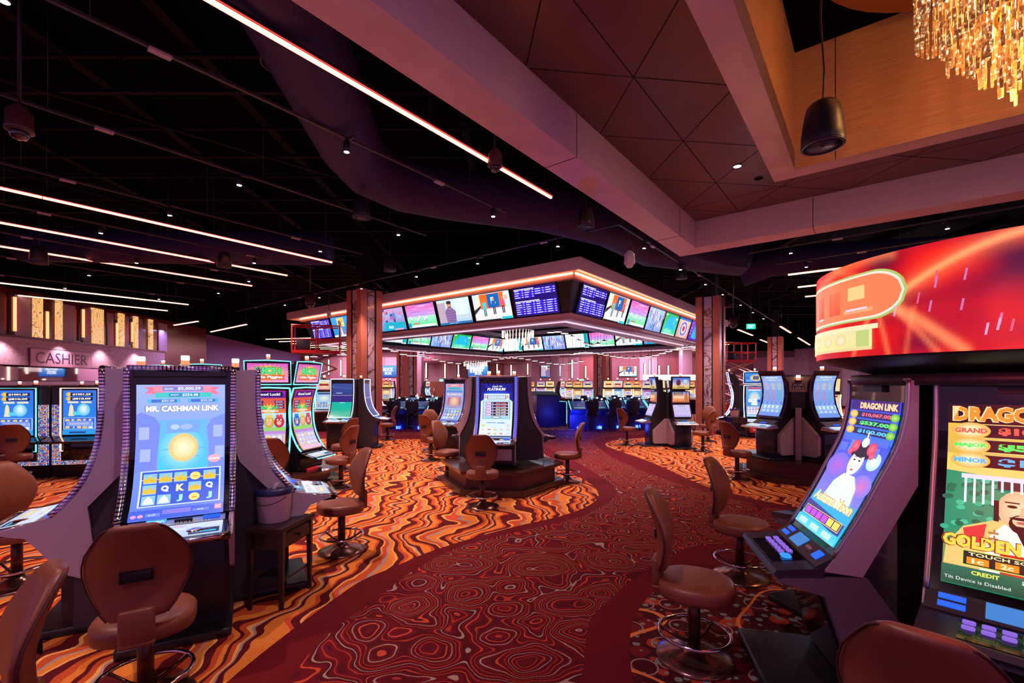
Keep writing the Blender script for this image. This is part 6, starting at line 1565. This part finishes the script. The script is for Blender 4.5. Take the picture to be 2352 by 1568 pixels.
def sign_col(u, v):
    n1 = mn.noise(Vector((u * .035, v * 2.2, 3.1))); n2 = mn.noise(Vector((u * .09, v * 4.5, 8.3)))
    d = .72 + .5 * n1 + .25 * n2
    hole = math.exp(-(((u + 46) / 11) ** 2 + ((v - .62) / .30) ** 2)) + .9 * math.exp(-(((u + 76) / 7) ** 2 + ((v - .90) / .16) ** 2)) + .6 * math.exp(-(((u + 66) / 6) ** 2 + ((v - .10) / .1) ** 2)) - .5 * math.exp(-(((u + 33) / 5) ** 2 + ((v - .4) / .4) ** 2))
    d = max(.03, min(1.0, d * 1.15 - .85 * hole))
    r, g, b_ = .03 + .97 * d, .002 + .012 * d * d, .03 * (1 - d) + .006
    glow_ = 0.0
    def A(u0, v0, u1, v1, bend, w, k):
        nonlocal glow_
        best = 9
        px_, py_ = u0 / 22, v0
        for i in range(1, 15):
            t = i / 14; qx, qy = (u0 + (u1 - u0) * t) / 22, v0 + (v1 - v0) * t + bend * math.sin(pi * t)
            dx, dy = qx - px_, qy - py_; s_ = max(0, min(1, ((u / 22 - px_) * dx + (v - py_) * dy) / (dx * dx + dy * dy + 1e-9)))
            best = min(best, (u / 22 - px_ - dx * s_) ** 2 + (v - py_ - dy * s_) ** 2); px_, py_ = qx, qy
        glow_ += k * math.exp(-best / (w * w))
    A(-76, .50, -22, .97, .20, .035, 1.0); A(-76, .50, -22, .97, .20, .10, .35)
    A(-84, .66, -56, .0, .06, .05, .9); A(-84, .66, -62, .0, .10, .03, .5); A(-88, .0, -79, .50, .04, .03, .6); A(-79, .5, -75, .0, .02, .03, .5)
    A(-120, .74, -74, .99, .10, .06, .5); A(-70, .0, -68, .42, .03, .03, .3); A(-98, 1.0, -84, .80, .0, .04, .3)
    r += glow_ * .9; g += glow_ * .30; b_ += glow_ * .10
    return (r, g, b_)
V, F, K = [], [], []; NU, NV = 150, 40
for i in range(NU + 1):
    for j in range(NV + 1):
        u = -136 + 122 * i / NU; v = j / NV; V.append((u, v)); K.append(sign_col(u, v))
        if i and j: a_ = i * (NV + 1) + j; F.append((a_ - NV - 2, a_ - 1, a_, a_ - NV - 1))
rg.raw(V, F, K)
# rounded banner with blurred characters and the pale plate below
def fill(top, bot, u0, u1, c, n=60):
    V, F, K = [], [], []
    for i in range(n + 1):
        u = u0 + (u1 - u0) * i / n; V += [(u, bot(i / n)), (u, top(i / n))]; K += [C(c)] * 2
        if i: F.append((2 * i - 2, 2 * i, 2 * i + 1, 2 * i - 1))
    rg.raw(V, F, K)
rnd2 = lambda e, k: (lambda t: .62 + e * (k if t < .84 else k * math.sqrt(max(0, 1 - ((t - .84) / .16) ** 2))))
fill(rnd2(1, .25), rnd2(-1, .25), -135, -69.5, '#b8cc70'); fill(rnd2(1, .232), rnd2(-1, .232), -135, -70.3, '#fff0e0'); fill(rnd2(1, .212), rnd2(-1, .212), -135, -71, '#ff8a5c')
for u0, u1 in ((-121, -117), (-112, -106), (-101, -94)): rg.seg(u0, .48, u1, .74, '#ff5a38', '#ff7a50')
rg.seg(-90, .60, -83, .74, '#ffd890'); rg.seg(-92, .46, -80, .50, '#ffb080'); rg.seg(-91, .49, -82, .51, '#ffe0ff'); rg.seg(-111, .46, -106, .48, '#ffe0ff')
rg.seg(-135, .275, -78, .325, '#fff0c0'); rg.seg(-135, .095, -80, .275, '#f8f0a0', '#f4e8b0'); rg.seg(-135, .065, -80, .095, '#ffd8a0'); rg.seg(-86, .10, -81, .27, '#c8d880')
for u in (-119, -110, -101, -93): rg.ell(u, .185, 3, .065, '#fff8e0', '#f8d890', 12)
random.seed(6)
for k in range(22):
    u = random.uniform(-78, -20); v = random.uniform(.06, .78); rg.poly([(u, v), (u + .5, v), (u + 1.0, v + .1), (u + .5, v + .1)], random.choice(['#f4a8d8', '#d878b8', '#f06088']))
for k in range(26):
    v = .04 + k * .035; rg.poly([(-34 + random.uniform(0, 3), v), (-20, v - .02), (-20, v + .03)], random.choice(['#ff9060', '#e8281c', '#ffb070', '#c01010', '#d8a040']))
rg.build('led_picture', t)
light('lamp', 'POINT', (-1.2, -1.2, 2.1), 18, (1.0, .08, .05), t, shadow_soft_size=.3)
# ------------------------------------------------------------------ left wall bank
for k, (x, y, l) in enumerate(((-8.05, 8.62, 'right'), (-9.0, 8.40, 'middle'), (-9.95, 8.18, 'leftmost'))):
    t = thing('slot_machine', 'blue screen slot machine set in sparkling LED panels below the cashier sign, the %s one' % l, 'slot machine', (x, y, 0), R_(13))
    q = MB(); q.rbox((0, .30, .86), (.94, .55, 1.68), .01, .01); q.build('cabinet', BLACK, t)
    for s_ in (-1, 1): q = MB(); q.box((s_ * .385, .015, .80), (.15, .03, 1.10)); q.build('led_side_panel', LEDWALL, t)
    q = MB(); q.box((0, .013, .36), (.92, .03, .24)); q.build('led_lower_panel', LEDWALL, t)
    q = MB(); q.rbox((0, .0, 1.0), (.60, .06, 1.36), .008, .01); q.build('screen_frame', BLACKG, t)
    p = Pic([(.034, 1.62), (.034, .80)], .52, .0004); a_gods(p); p.build('screen', t)
    q = MB(); q.tube([(-.30, -.035, .50), (-.30, -.035, 1.66), (.30, -.035, 1.66), (.30, -.035, .50)], .012, 6, True); q.build('edge_light', CYANL if k else STRIPY, t)
    q = MB(); q.prof([(.02, .78), (.30, .70), (.29, .66), (.02, .68)], -.47, .47); q.build('button_deck', BLACKG, t)
    q = Pic([(.037, .775), (.037, .715)], .16, .0004); q.rect(0, 0, 1, 1, '#58b0f0', '#e8f4ff'); q.build('reader_display', t)
    q = MB(); q.rbox((0, -.035, .55), (.52, .02, .26), .004, .01); q.build('lower_door', BLACKG, t)
    tower(t, -.1, -.2, 1.7, .6); tower(t, .15, -.2, 1.7, .7)
t = thing('cabinet', 'black end cabinet right of the sparkling LED panel machines', 'cabinet', (-7.25, 8.75, 0), R_(13)); q = MB(); q.rbox((0, .25, .64), (.5, .5, 1.28), .01, .02); q.build('body', CHAR, t); q = MB(); q.rbox((0, .1, 1.5), (.48, .12, .42), .01, .03); q.build('screen_back', BLACK, t); q = MB(); q.rbox((0.02, .05, 1.15), (.16, .1, .5), .01, .02); q.build('neck', BLACK, t)
# ------------------------------------------------------------------ background machines
random.seed(21)
far = [(887, 28, 20), (896, 29, -5), (1197, 33, 0), (1218, 33, 10), (1242, 31, 5), (1263, 31, 0), (1290, 33, 50), (1308, 31, 0), (1327, 26.5, -5), (1350, 26.5, -5), (1397, 26, 0), (1418, 26, 0), (1442, 26, 0), (1461, 26, 0), (1489, 23, -30), (1516, 23, -35), (1530, 25, -60), (1881, 17, -30), (1902, 13.5, -10), (862, 21, 60), (745, 17, 15), (950, 33, 70), (980, 34, 70), (1560, 30, 0), (1585, 30, 0)]
for k, (x, y, a) in enumerate(sorted(far)):
    machine_far(((x - 1176) / 1060 * y, y), a, 'bright slot machine in the far rows, %s from the left' % ORD[k], k, 'far slot machines along the back of the hall')
t = thing('light_box_sign', 'bright white light box above the far slot machines right of centre', 'sign', (8.6, 24.2, 2.05)); b = MB(); b.rbox((0, 0, 0), (3.4, .3, .28), .02); b.build('light_box', glow('white_light_box', (1.0, .72, .74), 3.0), t)
for x_ in (-1.3, 1.3): b = MB(); b.tube([(x_, 0, .12), (x_, 0, 5.2)], .015, 6); b.build('hanger_rod', BLACK, t)
# ------------------------------------------------------------------ swivel stool (sitter looks along +Y)
def make_stool(label):
    t = thing('swivel_stool', label, 'stool')
    q = MB(); q.lathe([(.235, 0), (.238, .008), (.228, .018), (.16, .034), (.09, .052), (.055, .075), (.05, .085)], 32); q.build('base_plate', DISC, t)
    q = MB(); q.lathe([(.038, .07), (.038, .43)], 16); q.build('pole', POLE, t)
    q = MB(); q.tube([(.215 * cos(a * pi / 20), .215 * sin(a * pi / 20), .165) for a in range(40)], .012, 8, True); fr = q.build('foot_ring', CHROME, t)
    for k in range(3):
        a = R_(30 + 120 * k); q = MB(); q.tube([(.03 * cos(a), .03 * sin(a), .10), (.09 * cos(a), .09 * sin(a), .11), (.208 * cos(a), .208 * sin(a), .162)], .011, 6); q.build('spoke', POLE, fr)
    # seat: flat round cushion, squarer at the back
    rings = []
    for r, z in ((.60, .412), (.90, .414), (.985, .425), (1.0, .445), (1.0, .475), (.985, .492), (.93, .506), (.80, .514), (.5, .518)):
        ring = []
        for j in range(32):
            a = 2 * pi * j / 32; c, s = cos(a), sin(a); e = 2 / (2.7 if s < 0 else 2.15)
            ring.append((.232 * r * math.copysign(abs(c) ** e, c), .015 + .228 * r * math.copysign(abs(s) ** e, s), z))
        rings.append(ring)
    q = MB(); q.loft(rings); q.build('seat', LEATHER, t)
    q = MB(); q.lathe([(.10, .40), (.16, .405), (.16, .414)], 20); q.build('seat_plate', BLACK, t)
    # backrest: egg shaped shell, widest below the middle, leaning back
    def hw(s):
        P = [(0, .115), (.08, .148), (.25, .195), (.42, .222), (.55, .226), (.70, .205), (.85, .162), (.94, .128), (1.0, .10)]
        for (a, x), (b, y) in zip(P, P[1:]):
            if s <= b: return x + (y - x) * (s - a) / (b - a)
        return .1
    def back(th0, th1, grow):
        rings = []; n = 13
        lv = [0, .015, .045, .1, .2, .32, .45, .58, .7, .8, .88, .94, .975, 1.0]
        for s in lv:
            e = 1.0
            if s < .05: e = math.sqrt(max(0, 1 - ((.05 - s) / .05) ** 2)) * .6 + .4
            if s > .93: e = math.sqrt(max(0, 1 - ((s - .93) / .075) ** 2)) * .72 + .28
            w = (hw(s) + grow) * (1 if s < .93 else (.72 + .28 * e)); z = .555 + s * .495
            lean = -.205 - .085 * s + .05 * sin(s * pi)
            ring = []
            for j in range(24):
                a = 2 * pi * j / 24; c, sn = cos(a), sin(a)
                x = w * math.copysign(abs(c) ** .75, c); f = (th0 if sn > 0 else th1) * (1.0 - .55 * (abs(x) / .24) ** 2) * e
                y = lean + f * math.copysign(abs(sn) ** .8, sn) + .045 * (abs(x) / .22) ** 2
                ring.append((x, y, z))
            rings.append(ring)
        return rings
    q = MB(); q.loft(back(.052, .034, 0)); bk = q.build('backrest', LEATHER, t)
    path = []
    P = back(.052, .034, .002)
    for k in range(1, len(P) - 1): path.append(Vector(P[k][0]) + Vector((0, -.012, 0)))
    top = [Vector(P[-1][j]) + Vector((0, -.012, .002)) for j in (0, 12)]
    for k in range(len(P) - 2, 0, -1): path.append(Vector(P[k][12]) + Vector((0, -.012, 0)))
    q = MB(); q.tube(path, .0045, 6); q.build('piping', mat('dark_piping', (.06, .018, .012), .5), bk)
    q = MB(); q.rbox((0, -.2175, .78), (.125, .03, .052), .004, .008); sl = q.build('handle_slot', BLACK, bk)
    q = MB()
    for z in (.753, .807): q.box((0, -.231, z), (.134, .008, .006))
    for x in (-.066, .066): q.box((x, -.231, .78), (.006, .008, .06))
    q.build('slot_rim', mat('slot_rim', (.02, .012, .012), .3), sl)
    q = MB()
    q.rbox((0, -.225, .53), (.15, .055, .17), .012, .02); q.rbox((0, -.17, .438), (.15, .16, .03), .01, .015); q.build('back_bracket', LEATHER, t)
    return t
stools = [  # x, y, facing (dx, dy), label
 (-2.0, 2.52, -.49, .87, 'large brown stool in front of the MR. CASHMAN LINK screen, slot in its back'),
 (-1.93, 1.56, -.62, -.78, 'brown stool cut off at the bottom left corner, seen edge on'),
 (-4.28, 3.99, .96, -.28, 'brown stool at the left edge facing the left side machine'),
 (-8.68, 8.05, -.62, .78, 'maroon lit stool facing the sparkling LED panel machines'),
 (-5.5, 6.2, -1, .2, 'brown stool glimpsed between the LED machines and the left front pod'),
 (-3.2, 6.15, -.35, .94, 'brown stool back seen past the bucket, facing the Piggies machine'),
 (-2.86, 7.72, -.93, .30, 'brown stool facing the right hand Piggies machine'),
 (-3.42, 9.4, -.9, .40, 'brown stool just behind the stool at the right hand Piggies machine'),
 (-1.78, 4.82, -.80, -.60, 'brown stool with its back to the orange carpet, right of the bucket table'),
 (-3.85, 14.27, -1, -.05, 'small brown stool seen side on at the foot of the left wood column'),
 (-1.84, 10.48, .55, .83, 'brown stool facing the second MR. CASHMAN LINK machine'),
 (-1.20, 8.55, .88, -.47, 'brown stool on the left of the centre island'),
 (-2.15, 12.2, .3, -.95, 'golden lit stool back behind the second MR. CASHMAN LINK stool'),
 (-.42, 6.55, .05, 1, 'brown stool in front of the Quick Hit PLATINUM screen'),
 (.99, 8.24, -1, .08, 'brown stool seen side on, right of the centre island'),
 (3.25, 13.06, .88, .47, 'brown stool facing the left CONAN machine'),
 (4.92, 11.89, -.72, .69, 'brown stool with its back turned in front of the CONAN machine'),
 (5.9, 13.9, -.6, -.8, 'tan stool back partly hidden right of the CONAN machine'),
 (4.13, 8.47, .96, .28, 'brown stool facing the left 1061 machine'),
 (2.06, 4.17, .76, -.65, 'brown stool at the turned away machine on the dotted carpet'),
 (1.16, 2.94, .91, -.41, 'brown stool pulled up to the Autumn Moon machine'),
 (1.36, 1.49, .72, .69, 'brown stool back cut off at the bottom right corner'),
]
ST = None
for x, y, dx, dy, l in stools:
    rz = math.atan2(dy, dx) - pi / 2
    if ST is None: ST = make_stool(l); ST.location = (x, y, .0016); ST.rotation_euler = (0, 0, rz); ST['group'] = 'brown swivel stools at the slot machines'
    else: dup(ST, (x, y, .0016), rz, l, 'brown swivel stools at the slot machines')
random.seed(31)
for k, (x, y) in enumerate(sorted(((-8.3, 26.3), (-7.6, 26.6), (-6.9, 31), (-6.0, 31.4), (5.5, 24.6), (6.2, 24.3), (6.9, 24.5), (7.4, 21.3), (3.9, 24.9), (-7.3, 25.4)), key=lambda p: p[0] / p[1])):
    dup(ST, (x, y, .0016), random.uniform(-.6, .6), '%s small brown stool from the left in front of the far slot machines' % ORD[k], 'brown stools at the far slot machines')

# ------------------------------------------------------------------ wedge tables and buckets
def wedge_table(o, pts, label, z=.63):
    """pts: four corners (x, y); the edge between the 2nd and 3rd is the front with a drawer"""
    t = thing('side_table', label, 'side table', (o[0], o[1], .0012), 0)
    P = [(x - o[0], y - o[1]) for x, y in pts]
    cx = sum(p[0] for p in P) / 4; cy = sum(p[1] for p in P) / 4
    sh = lambda k: [(cx + (x - cx) * k, cy + (y - cy) * k) for x, y in P]
    TW = mat('espresso_wood', (.022, .012, .014), .35)
    q = MB(); q.prism(sh(1.0), z - .028, z); q.prism(sh(.97), z - .034, z - .028); q.build('table_top', TW, t)
    q = MB(); q.prism(sh(.84), z - .17, z - .03); q.build('apron', TW, t)
    for x, y in sh(.84):
        q = MB(); q.loft([[(x + a * w, y + b * w, zz) for a, b in ((-1, -1), (1, -1), (1, 1), (-1, 1))] for zz, w in ((0, .013), (z - .03, .021))], smooth=False); q.build('leg', TW, t)
    q = MB(); q.prism(sh(.80), .20, .22); q.build('shelf', TW, t)
    a, e = Vector((*sh(.86)[1], 0)), Vector((*sh(.86)[2], 0)); m = (a + e) / 2; d = (e - a).normalized(); n = Vector((d.y, -d.x, 0))
    if n.dot(m - Vector((cx, cy, 0))) < 0: n = -n
    q = MB(); q.box((m.x + n.x * .006, m.y + n.y * .006, z - .10), ((e - a).length * .86, .014, .10), rz=math.atan2(d.y, d.x)); dr = q.build('drawer', TW, t)
    q = MB(); q.lathe([(.004, 0), (.012, .012), (.014, .02), (.008, .026)], 12, M=Matrix.Translation((m.x + n.x * .01, m.y + n.y * .01, z - .10)) @ n.to_track_quat('Z', 'Y').to_matrix().to_4x4()); q.build('knob', BLACK, dr)
    return t
wedge_table((-1.9, 3.73), [(-2.05, 3.53), (-1.76, 3.53), (-1.70, 3.98), (-2.02, 3.92)], 'small black wedge side table under the white bucket beside the large blue screen machine')
wedge_table((7.15, 14.85), [(6.95, 15.15), (7.0, 14.65), (7.45, 14.55), (7.45, 15.0)], 'black wedge side table between the rainbow edged machines', .66)
def bucket(o, z, label):
    t = thing('wipes_bucket', label, 'bucket', (o[0], o[1], z), 0)
    q = MB(); q.lathe([(.112, 0), (.118, .006), (.132, .225), (.137, .23), (.137, .24)], 32); q.build('pail', mat('white_pail', (.86, .80, .84), .45), t)
    q = MB(); q.lathe([(.143, .222), (.145, .228), (.145, .262), (.140, .268), (.128, .268), (.126, .258), (.001, .258)], 32); q.build('lid', NAVY, t)
    q = MB(); q.tube([(.139 * cos(a), .139 * sin(a) - .012 * sin((a - 3.3) / 2.6 * pi), .205 - .05 * sin((a - 3.3) / 2.6 * pi)) for a in [3.3 + 2.6 * i / 14 for i in range(15)]], .003, 6); q.build('handle', BLACK, t)
    q = MB(); q.loft([[(-.012, -.004, .258), (.016, -.006, .258), (.018, .006, .258), (-.01, .006, .258)], [(-.004, -.006, .28), (.026, -.004, .28), (.024, .008, .28), (-.004, .006, .28)], [(.012, -.002, .305), (.048, .004, .312), (.046, .012, .31), (.014, .010, .306)]], smooth=False); q.build('tissue', WHITEP, t)
    return t
bucket((-1.95, 3.78), .6312, 'white bucket of wipes with a navy lid on the wedge table in front')
bucket((7.16, 14.85), .6612, 'small white bucket on the far wedge table beside the rainbow edged machine')

# ------------------------------------------------------------------ table game terminals
TERM = None
def terminal(p, a, label, group):
    global TERM
    if TERM is None:
        t = thing('game_terminal', label, 'game terminal', p, a, group)
        q = MB(); q.prof([(-.30, 0), (.18, 0), (.20, .55), (.46, .72), (.46, .76), (-.32, 1.06), (-.40, 1.06), (-.40, .95), (-.30, .7)], -.36, .36); q.build('desk', DESK, t)
        p_ = Pic([(-.24, 1.05), (.42, .79)], .50, .0006); p_.rect(0, 0, 1, 1, '#1a2a6a', '#28408c'); p_.rect(.05, .1, .95, .9, '#141a40', '#2c3a78'); p_.ell(.5, .5, .2, .2, '#3a5aa8', '#20306c', 14); p_.rect(.1, .1, .9, .2, '#40a0c8'); p_.build('screen', t)
        for s_ in (-1, 1): q = MB(); q.tube([(s_ * .345, .34, 1.07), (s_ * .345, -.46, .77)], .016, 6); q.build('edge_light', CYANL, t)
        q = MB(); q.rbox((0, .36, 1.10), (.30, .05, .10), .006, .01); q.build('reader_box', CHAR, t)
        q = MB(); q.box((0, -.02, .06), (.16, .50, .10)); q.build('under_light', BLUEGLOW, t)
        q = MB(); q.lathe([(.04, 0), (.03, .05), (.001, .06)], 10, (.2, .33, 1.1)); q.build('lamp_dome', glow('terminal_lamp', (.8, .85, 1.0), 3, False), t)
        TERM = t
    else: t = dup(TERM, p, a, label, group)
CHR = None
def task_chair(p, a, label, group):
    global CHR
    if CHR is None:
        t = thing('upholstered_chair', label, 'chair', p, a, group)
        q = MB(); q.rbox((0, .0, .62), (.46, .46, .10), .03, .10); q.build('seat', NAVYF, t)
        q = MB(); q.loft([[(x * w, -.22 - lean + y * .035 + .07 * abs(x) ** 2, z) for x, y in ((-1, -1), (-.6, -1.1), (0, -1.2), (.6, -1.1), (1, -1), (1, .6), (.6, .8), (0, .9), (-.6, .8), (-1, .6))] for z, w, lean in ((.60, .17, 0), (.72, .20, .01), (.95, .25, .03), (1.08, .24, .05), (1.12, .20, .055))]); q.build('backrest', NAVYF, t)
        for sx in (-1, 1):
            for sy in (-1, 1): q = MB(); q.tube([(sx * .15, sy * .15, .60), (sx * .24, sy * .24, .0)], .014, 6); q.build('leg', BLACK, t)
        q = MB(); q.tube([(-.21, -.21, .22), (.21, -.21, .22), (.21, .21, .22), (-.21, .21, .22)], .009, 6, True); q.build('foot_rail', BLACK, t)
        CHR = t
    else: t = dup(CHR, p, a, label, group)
random.seed(8)
gR, gL = 'table game terminals on the right', 'table game terminals on the left'
for r_, y in enumerate((17.7, 19.9, 22.4)):
    for k in range(6):
        terminal((2.55 + k * .80 + r_ * .5, y + k * .22, .0), (0 if r_ % 2 == 0 else pi), 'navy game terminal with cyan edges right of the podium, %s row, %s from left' % (('front', 'middle', 'back')[r_], ORD[k]), gR)
for r_, y in enumerate((17.9, 20.2, 22.6)):
    for k in range(4):
        terminal((-4.35 + k * .82 - r_ * .3, y - k * .1, .0), (0 if r_ % 2 == 0 else pi), 'navy game terminal with cyan edges left of the island, %s row, %s from left' % (('front', 'middle', 'back')[r_], ORD[k]), gL)
for k in range(6): task_chair((2.9 + k * .80, 16.75 + k * .22, .0), random.uniform(-.3, .3), 'dark navy padded chair at the right terminals, %s from the left' % ORD[k], 'navy chairs at the right terminals')
for k in range(4): task_chair((-4.35 + k * .80, 16.85 - k * .08, .0), random.uniform(-.4, .4), 'dark navy padded chair at the left terminals, %s from the left' % ORD[k], 'navy chairs at the left terminals')
for k, (x, y, a) in enumerate(((-5.0, 17.5, -1.3), (-5.2, 18.6, -1.5), (-4.9, 19.6, -1.6))): task_chair((x, y, 0), a, 'dark navy padded chair by the left wood column, %s one back' % ('front', 'middle', 'rear')[k], 'navy chairs at the column end')
t = thing('podium', 'tall navy podium box in front of the right terminals', 'podium', (1.36, 18.9, 0), .2)
q = MB(); q.rbox((0, 0, .62), (.95, .9, 1.24), .01, .02); q.build('cabinet', DESK, t); q = MB(); q.prof([(.47, 1.24), (-.47, 1.24), (-.47, 1.42), (.30, 1.30)], -.47, .47); q.build('hood', DESK, t)
q = MB(); q.box((.68, .1, .5), (.36, .5, 1.0)); q.build('side_cabinet', DESK, t); q = MB(); q.tube([(.87, -.15, .1), (.87, -.15, 1.0), (.5, -.15, 1.02)], .014, 6); q.build('edge_light', CYANL, t)
light('lamp', 'POINT', (2.2, 17.0, .5), 80, (.03, .06, 1.0), shadow_soft_size=.3).parent = None  # blue fill without a fixture, added to brighten the podium
